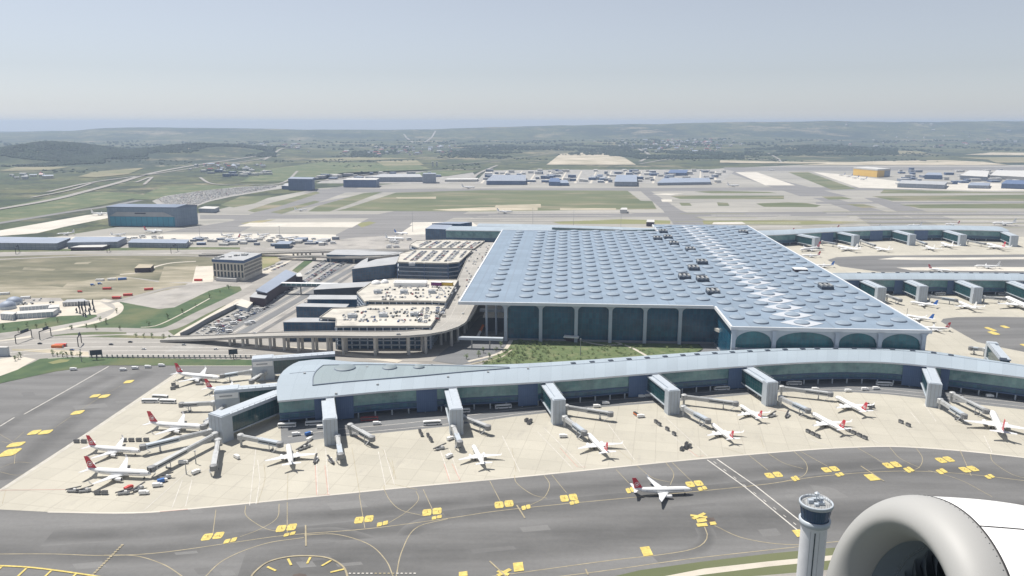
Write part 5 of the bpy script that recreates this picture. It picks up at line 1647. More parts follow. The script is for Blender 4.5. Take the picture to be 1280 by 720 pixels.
def deck(label, px, z, levels, zlow=0.0, mcol='column_shade_blue', step=7.5):
    pts = [Vector((p.x, p.y, 0)) for p in PP(px, z)]
    area = sum(pts[i].x * pts[(i + 1) % len(pts)].y - pts[(i + 1) % len(pts)].x * pts[i].y for i in range(len(pts)))
    if area < 0: pts.reverse()
    c = sum(pts, Vector()) / len(pts)
    t = empty('parking_garage', (c.x, c.y, 0), 0, label, 'parking garage', 'parking garages beside the terminal')
    core = [c + (p - c) * (1 - 3.0 / (p - c).length) for p in pts]
    mb = MB(); mb.prism(core, zlow, z - .3); local_part(mb, 'core_wall', M['glass_blue'], t)  # solid dark core, standing in for the shade inside the open floors
    st = (z - zlow) / levels
    for k in range(1, levels + 1):
        mb = MB(); zz = zlow + st * k
        mb.prism(pts, zz - .9, zz, 0)
        local_part(mb, 'roof_deck' if k == levels else 'floor_slab', M['deck'] if k == levels else M['column_shade_blue'], t)
    mb = MB()
    for i in range(len(pts)):
        a, b = pts[i], pts[(i + 1) % len(pts)]
        dd = (b - a).normalized(); nn = Vector((-dd.y, dd.x, 0))
        mb.beam(a + nn * .3 + dd * .5 + Vector((0, 0, z + .003)), b + nn * .3 - dd * .5 + Vector((0, 0, z + .003)), .45, 1.1)
    local_part(mb, 'parapet', M['concrete'], t)
    n_cols = 0
    for i in range(len(pts)):
        a, b = pts[i], pts[(i + 1) % len(pts)]
        L = (b - a).length
        nn = Vector((-(b - a).y, (b - a).x, 0)).normalized()
        if nn.y < .2 and nn.x < .6: pass
        m = int(L / step)
        for k in range(m + 1):
            if n_cols > 90: break
            p = a.lerp(b, k / max(1, m)) + nn * .5
            mb = MB(); mb.beam((p.x - .55, p.y, zlow), (p.x + .55, p.y, zlow), 1.0, z - .95 - zlow)
            local_part(mb, 'column', M[mcol], t); n_cols += 1
    return t, pts
ZD = 23.0
M_COLW = 1.1
D1 = [(399, 397.5), (420, 398.5), (419, 408.5), (538, 408.5), (556, 383), (540, 381.5), (460, 381.5), (444, 385), (415, 386)]
deck('nearest parking garage with a pale roof deck behind the curved viaduct', D1, ZD, 5)
D2 = [(456, 378), (460, 376.5), (540, 377), (557, 378), (573, 350), (535, 350), (492, 349), (466, 352), (446, 366)]
deck('second parking garage with a pale roof deck and a white tent row', D2, ZD + 4.0, 6)
D3 = [(496, 328), (530, 329), (560, 329.6), (574, 328), (590, 313), (578, 312), (520, 312), (500, 317)]
deck('third parking garage with three white floor bands on its front', D3, ZD + 1.0, 4, 0.0, 'navy', 22)
D4 = [(525, 311), (578, 311), (592, 311.4), (606, 301.5), (560, 300), (520, 301), (512, 306)]
deck('farthest parking garage, its roof deck full of cars by the terminal edge', D4, ZD - 1.0, 4, 0.0, 'navy', 22)
# dark low pavilions stepping down on the left of the garages
for lab, px, z, m_ in (('dark pavilion with a flat grey roof left of the nearest garage', [(354, 402.5), (421, 402.5), (424, 397.5), (368, 397)], 20, 'glass_blue'),
                       ('flat roofed grey pavilion second from the viaduct', [(370, 383), (432, 384), (436, 380), (378, 379)], 18, 'glass_blue'),
                       ('flat roofed grey pavilion third from the viaduct', [(384, 374), (446, 374), (447, 369), (388, 368.5)], 18, 'glass_blue'),
                       ('grey roofed pavilion beside the footbridge end', [(392, 362), (460, 358), (466, 352), (402, 355)], 16, 'undercroft'),
                       ('dark garage block left of the white banded garage', [(440, 336), (494, 330), (500, 320), (470, 324), (452, 330)], 20, 'glass_blue'),
                       ('pale wedge roofed block above the dark garage', [(441, 334), (458, 334), (460, 322), (452, 326)], 14, 'undercroft'),
                       ('dark hall beside the upper viaduct', [(408, 318), (452, 319), (500, 318), (510, 312), (420, 312)], 12, 'glass_blue')):
    t, pts = block('garage_pavilion', lab, px, 0, z, M[m_], M['roof_grey'], 'pavilion', 'grey pavilions beside the garages')
# stair huts on the decks
for i, (u, v, zz, lab) in enumerate(((440, 393, ZD, 'stair hut on the left of the nearest garage roof'), (479, 392, ZD, 'stair hut in the middle of the nearest garage roof'), (518, 391, ZD, 'stair hut on the right of the nearest garage roof'),
                                  (472, 363, ZD + 4, 'larger stair hut on the left of the second garage roof'), (505, 363, ZD + 4, 'stair hut in the middle of the second garage roof'), (540, 363, ZD + 4, 'stair hut on the right of the second garage roof'),
                                  (515, 329, ZD + 1, 'lift tower at the front of the white banded garage'))):
    q = P(u, v, zz + 3)
    t = empty('stair_hut', (q.x, q.y, zz), 0, lab, 'stair hut', 'stair huts on the garage roofs')
    mb = MB(); mb.box((q.x, q.y, zz + 1.6), (8, 7, 3.2)); local_part(mb, 'wall', M['grey_light'], t)
    mb = MB(); mb.box((q.x, q.y, zz + 3.4), (8.8, 7.8, .4)); mb.box((q.x + 1, q.y, zz + 3.9), (3, 3, .6)); local_part(mb, 'roof', M['roof_grey'], t)
# tents
t = empty('marquee', P(515, 355, 27), 0, 'long white marquee on the second garage roof', 'tent')
a, b = P(494, 354.5, 29), P(533, 355, 29)
mb = MB(); mb.beam((a.x, a.y, 27), (b.x, b.y, 27), 14, 4.0); local_part(mb, 'wall', M['white'], t)
mb = MB(); mb.beam((a.x - 1, a.y, 31.01), (b.x + 1, b.y, 31.01), 15, .8); mb.beam((a.x, a.y, 31.8), (b.x, b.y, 31.8), 8, .8); local_part(mb, 'roof', M['white'], t)
for (u0, u1, m_, lab) in ((539.5, 552, 'purple', 'purple half of the banner wall beside the white marquee'), (552.5, 566, 'gold', 'gold half of the banner wall beside the white marquee')):
    a, b = P(u0, 354.4, 29), P(u1, 355, 29)
    t = empty('banner_wall', (a.x, a.y, 27), 0, lab, 'banner')
    mb = MB(); mb.beam((a.x, a.y, 27), (b.x, b.y, 27), 5, 4.0); local_part(mb, 'panel', M[m_], t)
    mb = MB(); mb.beam((a.x, a.y, 31.01), (b.x, b.y, 31.01), 5.4, .4); local_part(mb, 'cap', M['white'], t)
for u, v, r_, lab in ((470, 353.5, 6, 'small white dome tent left of the marquee'), (481, 352.5, 5, 'smaller white dome tent next to the marquee end')):
    q = P(u, v, 28)
    t = empty('dome_tent', (q.x, q.y, 27), 0, lab, 'tent')
    mb = MB(); mb.lathe([(r_, 0), (r_ * .92, 1.6), (r_ * .7, 3.2), (r_ * .35, 4.2), (.05, 4.5)], 16, 0, (q.x, q.y, 27), cap=True); local_part(mb, 'canopy', M['white'], t, True)
    mb = MB(); mb.lathe([(r_ * 1.02, 0), (r_ * 1.02, .4)], 16, 0, (q.x, q.y, 27)); local_part(mb, 'base_ring', M['grey'], t)

# viaducts
def viaduct(label, px, zs, width, pillars=True, every=28, widths=None):
    pts = []
    for (u, v), z in zip(px, zs):
        p = P(u, v, z); pts.append(Vector((p.x, p.y, z)))
    ctrl = pts
    pts = catmull(pts, 56)
    W_ = []
    for p in pts:
        if widths:
            a = sorted(range(len(ctrl)), key=lambda k: (ctrl[k] - p).length)[:2]
            d0, d1 = (ctrl[a[0]] - p).length, (ctrl[a[1]] - p).length
            W_.append((widths[a[0]] * d1 + widths[a[1]] * d0) / max(1e-6, d0 + d1))
        else:
            W_.append(width)
    t = empty('viaduct', (pts[20].x, pts[20].y, 0), 0, label, 'viaduct')
    rows_t, rows_s, L_, R_ = [], [], [], []
    acc = 0; nxt = 10; piers_ = []
    for i, p in enumerate(pts):
        d = pts[min(i + 1, len(pts) - 1)] - pts[max(0, i - 1)]
        d.z = 0; d.normalize(); n = Vector((-d.y, d.x, 0))
        width = W_[i]
        l, r = p + n * width / 2, p - n * width / 2
        up = Vector((0, 0, 1))
        rows_t.append([l, p + up * .05, r])
        rows_s.append([l, l - up * 1.1, p + n * width * .3 - up * 2.4, p - n * width * .3 - up * 2.4, r - up * 1.1, r])
        L_.append([l + up * 1.0, l + up * 1.0 - n * .5, l - n * .5 + up * .02]); R_.append([r + n * .5 + up * .02, r + up * 1.0 + n * .5, r + up * 1.0])
        if i:
            acc += (p - pts[i - 1]).length
            if acc > nxt and p.z > 7:
                nxt += every; piers_.append((p, n, width))
    mb = MB(); mb.grid([list(reversed(r)) for r in rows_t]); local_part(mb, 'road_surface', M['viaduct'], t)
    mb = MB(); mb.grid(rows_s); local_part(mb, 'girder', M['concrete'], t)
    for Q in (L_, R_):
        mb = MB(); mb.grid(Q); mb.grid([[q[2] - Vector((0, 0, .4)) if Q is R_ else q[0] - Vector((0, 0, 1.6)), q[2] if Q is R_ else q[0]] for q in Q])
        local_part(mb, 'parapet', M['concrete'], t)
    mb = MB()
    for s in (-.17, .17):
        for i in range(0, len(pts) - 1):
            width = W_[i]
            d = (pts[i + 1] - pts[i]); d.z = 0; d.normalize(); n = Vector((-d.y, d.x, 0))
            mb.beam(pts[i] + n * width * s + Vector((0, 0, .055)), pts[i + 1] + n * width * s + Vector((0, 0, .055)), .3, .02)
    local_part(mb, 'lane_line', M['line_white'], t)
    for p, n, width in piers_:
        for s in ((-.22, .22) if width > 14 else (0,)):
            q = p + n * width * s
            mb = MB(); mb.tube([(q.x, q.y, 0), (q.x, q.y, p.z - 2.3)], 1.5, 10)
            local_part(mb, 'pillar', M['concrete'], t)
    return pts
ZV = 20.0
V1 = viaduct('wide concrete viaduct curving around the nearest garage to the terminal', [(205, 423.5), (260, 422), (320, 419), (400, 417.5), (470, 418), (520, 416.5), (550, 411), (566, 401), (574, 388), (581, 372), (589, 352), (599, 325), (608, 303)], [1.5, 5, 12, 18, ZV, ZV, ZV, ZV, ZV, ZV, ZV, ZV, ZV], 19, every=24, widths=[15, 15, 16, 17, 18, 19, 24, 32, 37, 38, 38, 38, 38])
V3 = viaduct('upper viaduct crossing behind the hotel towards the garages', [(250, 318), (330, 316), (400, 314), (470, 313), (520, 312.5), (540, 311)], [2, 5, 9, 12, 14, 14], 14, every=40)
V4 = viaduct('second upper viaduct just below the one behind the hotel', [(350, 322), (390, 320), (430, 321.5), (470, 321), (500, 317)], [3, 7, 9, 10, 12], 11, every=40)
# beams linking the terminal undercroft
for lab, a, b, z, w in (('short grey link bridge high under the terminal roof corner', (600, 389), (633, 389.6), 16, 5), ('grey footbridge on pillars below the terminal corner', (573, 424), (629, 425.4), 9, 5)):
    A, B = P(a[0], a[1], z), P(b[0], b[1], z)
    t = empty('link_bridge', (A.x, A.y, 0), 0, lab, 'bridge')
    mb = MB(); mb.beam((A.x, A.y, z), (B.x, B.y, z), w, 2.6); local_part(mb, 'span', M['grey_light'], t)
    for k in (.3, .7):
        q = A.lerp(B, k); mb = MB(); mb.tube([(q.x, q.y, 0), (q.x, q.y, z)], .7, 8); local_part(mb, 'pillar', M['concrete'], t)
# dark basement front under the terminal's left overhang
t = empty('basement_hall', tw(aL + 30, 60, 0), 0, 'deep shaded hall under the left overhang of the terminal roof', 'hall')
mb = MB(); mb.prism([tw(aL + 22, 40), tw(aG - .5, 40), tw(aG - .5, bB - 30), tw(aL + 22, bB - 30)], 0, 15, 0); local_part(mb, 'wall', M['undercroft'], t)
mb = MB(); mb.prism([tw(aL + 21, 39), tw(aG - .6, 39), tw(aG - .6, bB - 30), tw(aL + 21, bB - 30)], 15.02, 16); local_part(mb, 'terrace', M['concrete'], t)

# metro station and footbridge
st_pts = PP([(321, 363), (334, 365), (370, 342), (357, 338.5)], 15)
t = empty('station_building', (st_pts[0].x, st_pts[0].y, 0), 0, 'long brown station building with a sloping slate roof beside the car park', 'station')
mb = MB(); mb.prism(st_pts, 0, 14, 0); local_part(mb, 'wall', M['brown'], t)
c = sum(st_pts, Vector()) / 4
g = [c + (p - c) * 1.05 for p in st_pts]
mb = MB()
lo, hi = 14.02, 16.5
zz = [lo, lo, hi, hi]
g3 = [Vector((p.x, p.y, z)) for p, z in zip(g, (16.2, 14.6, 14.6, 16.2))]
mb.face(g3 if (g3[1] - g3[0]).cross(g3[2] - g3[1]).z > 0 else g3[::-1]); mb.grid([[Vector((p.x, p.y, 14.02)) for p in g], g3], close=True)
local_part(mb, 'roof', M['roof_slate'], t)
t, _ = block('station_building', 'low white roofed front of the brown station nearest the highway', [(312, 371), (331, 373), (336, 366.4), (319, 365)], 0, 11, M['brown'], M['roof_grey'], 'station')
t, _ = block('station_building', 'small brown annex with a white roof at the far end of the station', [(366, 346), (378, 345.4), (376, 341), (367, 341.6)], 0, 11, M['brown'], M['white_build'], 'station')
t, _ = block('service_building', 'low grey blockhouse at the foot of the station by the car park', [(292, 380), (309, 385), (316, 378), (302, 373.6)], 0, 5, M['grey_light'], M['apron_far'], 'blockhouse')
A, B = P(352, 355.8, 12), P(422, 357, 12)
t = empty('footbridge', (A.x, A.y, 0), 0, 'covered white footbridge from the station over the car park', 'footbridge')
mb = MB(); mb.beam((A.x, A.y, 10), (B.x, B.y, 10), 7, 1.6); local_part(mb, 'deck', M['concrete_dark'], t)
mb = MB(); mb.beam((A.x, A.y, 11.7), (B.x, B.y, 11.7), 5.5, 2.6); local_part(mb, 'glazing', M['glass_pier'], t)
mb = MB(); mb.beam((A.x, A.y, 14.31), (B.x, B.y, 14.31), 7, .5); local_part(mb, 'roof', M['white'], t)
for k in range(12):
    q = A.lerp(B, k / 11); mb = MB(); mb.beam((q.x - .3, q.y, 11.62), (q.x + .3, q.y, 11.62), 5.9, 2.66); local_part(mb, 'frame', M['white'], t)
for k in (.34, .8):
    q = A.lerp(B, k); mb = MB(); mb.tube([(q.x, q.y, 0), (q.x, q.y, 10)], .8, 8); local_part(mb, 'pillar', M['concrete_dark'], t)

# hotel
hp = PP([(267.5, 349.5), (306, 351.5), (328, 341.5), (292, 339)], 0)
HZ = 26.0
t = empty('hotel_building', (hp[0].x, hp[0].y, 0), 0, 'square cream hotel with tall dark window bays and a dark roof rim', 'hotel')
mb = MB(); mb.prism(hp, 0, HZ, 0); local_part(mb, 'wall', M['hotel_wall'], t)
c = sum(hp, Vector()) / 4; c.z = 0
mb = MB(); g = [c + (p - c) * 1.03 for p in hp]; mb.prism(g, HZ + .02, HZ + 4, 0, 1); local_part(mb, 'attic', [M['navy'], M['roof_grey']], t)
def face_pts(a, b, k, out=.25):
    d = (b - a).normalized(); n = Vector((d.y, -d.x, 0))
    if n.dot((a + b) / 2 - c) < 0: n = -n
    return a.lerp(b, k) + n * out, d, n
for a, b, cnt in ((hp[0], hp[1], 9), (hp[1], hp[2], 16)):
    L = (b - a).length
    for k in range(cnt):
        p, d, n = face_pts(a, b, (k + .5) / cnt)
        w = L / cnt * (.50 if cnt == 9 else .4)
        for z0, z1 in ((5, 12.5), (14.5, 23.5)) if cnt == 9 else ((6, 9), (11, 14), (16, 19), (21, 24)):
            mb = MB(); mb.beam(p - d * w / 2 + Vector((0, 0, z0)), p + d * w / 2 + Vector((0, 0, z0)), .3, z1 - z0)
            local_part(mb, 'window', M['glass_dark'], t)
p, d, n = face_pts(hp[0], hp[1], .5, 4)
mb = MB(); mb.beam(p - d * 16, p + d * 16, 8, 4.5); local_part(mb, 'entrance_wing', M['white_build'], t)
for k in range(9):
    q = hp[0].lerp(hp[2], .15 + .08 * k) + Vector((random.uniform(-8, 8), random.uniform(-4, 4), 0))
    mb = MB(); mb.box((q.x, q.y, HZ + 5), (random.uniform(3, 8), 4, 2)); local_part(mb, 'rooftop_unit', M['white_build'] if k % 2 else M['plant_grey'], t)

# great hangar
hg = PP([(136, 282.5), (222, 283.5), (248, 280), (168, 279)], 0)
t = empty('hangar', (hg[0].x, hg[0].y, 0), 0, 'huge grey-blue hangar with a long teal door and gabled front', 'hangar')
zh = [36, 36, 36, 36]
mb = MB(); mb.prism(hg, 0, 40, 0); local_part(mb, 'wall', M['hangar_wall'], t)
c = sum(hg, Vector()) / 4
mb = MB(); g = [c + (p - c) * 1.015 for p in hg]; mb.prism(g, 40.05, 42, 0)
m0, m1 = (g[0] + g[3]) / 2, (g[1] + g[2]) / 2
e = .12
mb.face([(g[0].x, g[0].y, 42.02), (g[1].x, g[1].y, 42.02), (m1.x, m1.y, 46), (m0.x, m0.y, 46)]); mb.face([(m0.x, m0.y, 46), (m1.x, m1.y, 46), (g[2].x, g[2].y, 42.02), (g[3].x, g[3].y, 42.02)])
mb.face([(g[1].x, g[1].y, 42.02), (g[2].x, g[2].y, 42.02), (m1.x, m1.y, 46)]); mb.face([(g[3].x, g[3].y, 42.02), (g[0].x, g[0].y, 42.02), (m0.x, m0.y, 46)])
local_part(mb, 'roof', M['hangar_roof'], t)
d = (hg[1] - hg[0]).normalized(); n = Vector((d.y, -d.x, 0))
L = (hg[1] - hg[0]).length
a = hg[0] + d * (L * .03) + n * .6; b = hg[0] + d * (L * .97) + n * .6
mb = MB(); mb.wall([(a.x, a.y), (b.x, b.y)], 0.5, 21); local_part(mb, 'hangar_door', M['hangar_door'], t)
a2 = hg[0] + d * (L * .14) + n * .7; b2 = hg[0] + d * (L * .82) + n * .7
mb = MB(); mb.face([(a.x, a.y, 21.5), (b.x, b.y, 21.5), (b2.x, b2.y, 31), (a2.x, a2.y, 31)]); local_part(mb, 'gable_panel', M['roof_grey'], t)
a3, b3 = hg[0] + d * (L * .40) + n * 1.0, hg[0] + d * (L * .56) + n * 1.0
mb = MB(); mb.wall([(a3.x, a3.y), (b3.x, b3.y)], 27, 29.5); local_part(mb, 'sign_band', M['plant'], t)

# other buildings
B_ = [
 ('warehouse', 'long slate roofed warehouse at the left edge in front of the hangar', [(-60, 303), (70, 304), (88, 297), (-40, 295.5)], 12, 'grey_build', 'roof_slate'),
 ('warehouse', 'lighter slate warehouse joined to the right of the left edge one', [(84, 303), (146, 302), (158, 296), (95, 296)], 11, 'grey_build', 'roof_slate'),
 ('warehouse', 'low white roofed shed between the warehouses and the road', [(88, 309), (128, 308.6), (140, 304.6), (108, 305)], 6, 'brown', 'white_build'),
 ('depot', 'blue grey depot right of the slate warehouses', [(160, 303), (232, 304), (236, 299.4), (166, 298.6)], 9, 'grey_build', 'roof_slate'),
 ('depot', 'small teal depot above the hotel', [(343, 305), (362, 305), (366, 301.6), (350, 301.2)], 8, 'glass_blue', 'roof_slate'),
 ('depot', 'pale roofed shed right of the big hangar', [(248, 260.4), (268, 261), (274, 258.4), (256, 257.8)], 10, 'grey_build', 'white_build'),
 ('office', 'deep blue box hall beyond the slanting taxiways', [(360, 223.4), (390, 223.8), (393, 221.6), (364, 221.2)], 38, 'blue_build', 'roof_slate'),
 ('office', 'low annex in front of the deep blue box hall', [(352, 232), (372, 233), (380, 230), (358, 229)], 12, 'blue_build', 'roof_grey'),
 ('cargo_hall', 'blue grey cargo hall with a jagged front, first right of the box hall', [(429, 224.6), (470, 224.8), (474, 222.6), (436, 222.2)], 26, 'blue_build', 'white_build'),
 ('cargo_hall', 'second cargo hall with a pale roof', [(466, 221.4), (528, 221.2), (524, 217.4), (476, 217.4)], 18, 'grey_build', 'roof_grey'),
 ('cargo_hall', 'tall plain grey cargo block at the end of the row', [(528, 217.4), (544.6, 217.4), (545, 216), (530, 216)], 34, 'grey_build', 'grey_build'),
 ('cargo_hall', 'white strip hall right of the grey cargo block', [(556, 224.4), (596, 224.2), (598, 222.6), (560, 222.8)], 8, 'white_build', 'white_build'),
 ('cargo_hall', 'long hall with deep blue and white roof stripes', [(608, 226), (657, 226), (657, 218.5), (616, 218.5)], 14, 'blue_build', 'grey_build'),
 ('cargo_hall', 'bright blue hall in the middle of the far row', [(686, 227), (700, 227.4), (699, 222.6), (688, 222.4)], 14, 'blue_build', 'blue_build'),
 ('cargo_hall', 'pale blue shed beside the bright blue hall', [(700, 228.6), (711, 228.6), (709, 225), (700, 225)], 10, 'blue_build', 'roof_slate'),
 ('cargo_hall', 'blue striped hall left of the far flat roofed rows', [(768, 227), (796, 227.2), (796, 218.6), (771, 218.6)], 16, 'grey_build', 'roof_slate'),
 ('cargo_hall', 'deep blue roofed hall topmost in the far row', [(835, 216), (858, 216), (860, 212.4), (838, 212)], 12, 'blue_build', 'blue_build'),
 ('cargo_hall', 'long low hall with dark gates at the right of the far row', [(822, 228.4), (888, 227.4), (886, 222.4), (830, 222.6)], 9, 'grey_build', 'roof_slate'),
 ('hangar', 'yellow hangar with a white roof far away at the right', None, 0, '', ''),
 ('warehouse', 'dark blue roofed hangar right of the yellow one', [(1156, 218.6), (1178, 219), (1176, 215.8), (1160, 215.6)], 16, 'blue_build', 'roof_slate'),
 ('warehouse', 'grey warehouse in front of the dark blue hangar', [(1122, 229), (1180, 231), (1184, 227), (1128, 225)], 14, 'grey_build', 'roof_grey'),
 ('warehouse', 'pale warehouse block right of the dark blue hangar', [(1200, 219), (1234, 221), (1236, 213.6), (1212, 213)], 16, 'grey_build', 'white_build'),
 ('warehouse', 'deep blue long hangar at the right edge', [(1252, 229.4), (1300, 231), (1304, 226), (1258, 225)], 16, 'blue_build', 'blue_build'),
 ('warehouse', 'long white hall at the upper right edge', [(1238, 219), (1300, 222), (1300, 214), (1246, 212.6)], 14, 'white_build', 'white_build'),
 ('warehouse', 'slate shed among the right far halls', [(1210, 231.4), (1236, 232), (1238, 228.6), (1214, 228)], 10, 'grey_build', 'roof_slate'),
 ('works_hall', 'grey blue shed at the left edge above the taxiway', [(-30, 434.5), (8, 434.2), (11, 433), (-20, 432)], 9, 'grey_light', 'white_build'),
 ('works_hall', 'tan topped earth shed in the scrub field', [(168, 335), (188, 334.4), (192, 330.6), (174, 330)], 7, 'brown', 'dirt'),
 ('pump_house', 'small pale control hut in the green infield', [(775, 262), (784, 262), (784, 259.6), (777, 259.6)], 9, 'white_build', 'white_build'),
 ('substation', 'dark small substation near the back edge of the terminal', [(808, 277.4), (818, 277.6), (818, 274.6), (809, 274.4)], 9, 'brown', 'white_build'),
]
for nm, lab, px, z, mw, mr in B_:
    if px is None: continue
    block(nm, lab, px, 0, z, M[mw], M[mr], nm.replace('_', ' '))
yh = PP([(1066, 218.8), (1096, 221.6), (1112, 220.6), (1084, 218)], 0)
t = empty('hangar', (yh[0].x, yh[0].y, 0), 0, 'yellow hangar with a white roof far away at the right', 'hangar')
mb = MB(); mb.prism(yh, 0, 27, 0); local_part(mb, 'wall', M['yellow_build'], t)
c = sum(yh, Vector()) / 4; g = [c + (p - c) * 1.02 for p in yh]
mb = MB(); mb.prism(g, 27.1, 33, 0); local_part(mb, 'roof', M['white_build'], t)
mb = MB(); a_, b_ = yh[1].lerp(yh[2], .55), yh[2]; dd = (b_ - a_).normalized(); nn = Vector((dd.y, -dd.x, 0)); a_ += nn; b_ += nn
mb.wall([(a_.x, a_.y), (b_.x, b_.y)], 0.4, 26); local_part(mb, 'side_panel', M['roof_slate'], t)
# small sheds sprinkled through the far cargo rows
rs = random.Random(5)
SHED = ['low white shed in the far cargo rows', 'low grey shed in the far cargo rows', 'low slate blue shed in the far cargo rows']
for i in range(210):
    z_ = rs.random()
    if z_ < .5: u, v = rs.uniform(610, 905), rs.uniform(213.5, 228)
    elif z_ < .78: u, v = rs.uniform(1118, 1285), rs.uniform(212.5, 231)
    elif z_ < .9: u, v = rs.uniform(395, 560), rs.uniform(217.5, 226)
    else: u, v = rs.uniform(252, 335), rs.uniform(213, 221)
    p = P(u, v, 0)
    k = rs.choices(range(3), (5, 3, 3))[0]
    w, d_, h_ = rs.uniform(12, 40), rs.uniform(12, 36), rs.uniform(5, 11)
    t = empty('shed', (p.x, p.y, 0), rs.uniform(-.15, .15) - .05, SHED[k], 'shed', SHED[k].replace('shed', 'sheds'))
    mb = MB(); mb.box((0, 0, h_ / 2), (w, d_, h_)); mb.build('wall', M[('white_build', 'grey_build', 'blue_build')[k]], t)
    mb = MB(); mb.box((0, 0, h_ + .45), (w + 1, d_ + 1, .8)); mb.build('roof', M[('white_build', 'roof_grey', 'roof_slate')[k]], t)

# plaza buildings at the left edge and its sculptures
for lab, px, z, m_ in (('white flat roofed kiosk at the left edge of the plaza', [(0, 392), (16, 393), (21, 390), (6, 389)], 7, 'grey_light'),
                       ('long white canopy hall of the plaza with pillars', [(20, 392.4), (66, 389.6), (72, 385.6), (22, 389)], 6, 'grey_light'),
                       ('second white canopy behind the long plaza hall', [(24, 384), (60, 381.4), (64, 379.8), (28, 382)], 6, 'grey_light'),
                       ('round edged pale roof at the right end of the plaza hall', [(60, 385), (74, 383.6), (74, 380.4), (62, 381)], 7, 'grey_light'),
                       ('curved grey bus shelter above the round plaza', [(78, 378), (112, 376.4), (104, 373.4), (84, 374.4)], 5, 'plant_grey')):
    t, pts = block('plaza_hall', lab, px, 0, z, M[m_], M['white_build'] if 'shelter' not in lab else M['roof_grey'], 'hall', 'white halls of the plaza')
    for k in range(8):
        q = pts[0].lerp(pts[1], (k + .5) / 8)
        mb = MB(); mb.tube([(q.x, q.y - .5, 0), (q.x, q.y - .5, z - .5)], .3, 6); local_part(mb, 'column', M['white'], t)
for u, v, lab in ((10, 385.5, 'larger grey dome at the left edge of the plaza'), (18, 380, 'smaller blue grey dome behind the larger one')):
    q = P(u, v, 0)
    t = empty('dome_hall', (q.x, q.y, 0), 0, lab, 'dome')
    mb = MB(); mb.lathe([(9, 0), (9, 3.5)], 20, 0, (q.x, q.y, 0)); local_part(mb, 'drum', M['grey_light'], t)
    mb = MB(); mb.lathe([(9, 3.5), (8, 6), (5.6, 8), (2.6, 9.1), (.05, 9.4)], 20, 0, (q.x, q.y, 0), cap=True); local_part(mb, 'dome', M['roof_slate'], t, True)
for i, (u, v, h_) in enumerate(((100, 392, 15), (104, 395, 17), (107, 389, 13), (112, 393, 8), (117, 387, 13), (96, 391, 6), (113, 387.5, 9), (118, 390, 7), (107, 396, 6))):
    q = P(u, v, 0)
    t = empty('column_sculpture', (q.x, q.y, 0), 0, 'dark slender sculpture standing on the round pale plaza', 'sculpture', 'dark sculptures on the round plaza')
    mb = MB(); mb.tube([(0, 0, 0), (.5, 0, h_ * .3), (-.4, 0, h_ * .6), (.3, 0, h_)], [1.0, .6, 1.0, .5], 8); mb.build('stem', M['undercroft'], t, True)
    mb = MB(); mb.lathe([(1.6, 0), (1.3, .7), (.05, .8)], 10, 0); mb.build('base', M['plant_grey'], t)

# road gantries and billboards
for lab, a, b, h_ in (('dark sign gantry over the highway near the left edge', (20, 429.5), (40, 422), 8), ('dark double gantry over the highway below the lawn', (50, 424.5), (64, 419.5), 8), ('single dark sign post in the middle of the highway', (98, 433.5), (102, 428.4), 9),
                      ('tall gantry over the upper road left of the hotel', (134, 316), (137, 313.6), 10), ('red brown gantry on the upper road near the left edge', (20, 318), (24, 314), 10), ('gantry over the road above the hotel', (214, 317), (222, 313.4), 10)):
    A, B = P(a[0], a[1], 0), P(b[0], b[1], 0)
    t = empty('sign_gantry', A, 0, lab, 'gantry', 'sign gantries over the roads')
    for q in (A, B):
        mb = MB(); mb.tube([(q.x, q.y, 0), (q.x, q.y, h_)], .45, 8); local_part(mb, 'post', M['dark'], t)
    mb = MB(); mb.beam((A.x, A.y, h_), (B.x, B.y, h_), .8, .8); local_part(mb, 'beam', M['dark'], t)
    q = A.lerp(B, .35); q2 = A.lerp(B, .85)
    mb = MB(); mb.beam((q.x, q.y, h_ + .85), (q2.x, q2.y, h_ + .85), .4, 2.4); local_part(mb, 'sign_board', M['plant'], t)
for lab, u, v, w in (('dark billboard beside the roadside lawn, left one', 121, 449.5, 10.5), ('dark billboard beside the roadside lawn near the pier tip', 292, 448.5, 8)):
    q = P(u, v, 0)
    t = empty('billboard', (q.x, q.y, 0), .25, lab, 'billboard', 'billboards beside the roadside lawn')
    mb = MB(); mb.tube([(0, 0, 0), (0, 0, 5)], .4, 8); mb.build('post', M['dark'], t)
    mb = MB(); mb.box((0, 0, 7), (w, .6, 4.4)); mb.build('panel', M['plant'], t)
    mb = MB(); mb.box((0, -.02, 9.35), (w + .3, .8, .3)); mb.box((0, -.02, 4.65), (w + .3, .8, .3)); mb.build('frame', M['dark'], t)

# railing posts along the roadside (noise wall)
t = empty('noise_barrier', P(200, 447, 0), 0, 'long pale barrier with dark posts between the highway and roadside lawn', 'barrier')
A, B = P(112, 447, 0), P(330, 447.6, 0)
mb = MB(); mb.beam((A.x, A.y, 0), (B.x, B.y, 0), .5, 1.2); local_part(mb, 'wall', M['concrete'], t)
for k in range(34):
    q = A.lerp(B, (k + .5) / 34); mb = MB(); mb.box((q.x, q.y - .4, 1.6), (1.2, .5, 3.0)); local_part(mb, 'post', M['plant_grey'], t)
# retaining wall of the sunken car park
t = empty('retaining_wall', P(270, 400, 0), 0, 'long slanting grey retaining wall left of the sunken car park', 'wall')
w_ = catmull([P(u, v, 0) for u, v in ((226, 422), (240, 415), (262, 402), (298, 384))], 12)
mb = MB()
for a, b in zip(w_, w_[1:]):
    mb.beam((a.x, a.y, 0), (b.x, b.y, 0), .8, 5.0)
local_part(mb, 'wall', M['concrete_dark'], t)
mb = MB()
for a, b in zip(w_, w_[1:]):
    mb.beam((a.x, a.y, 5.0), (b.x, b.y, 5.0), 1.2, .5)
local_part(mb, 'coping', M['concrete'], t)

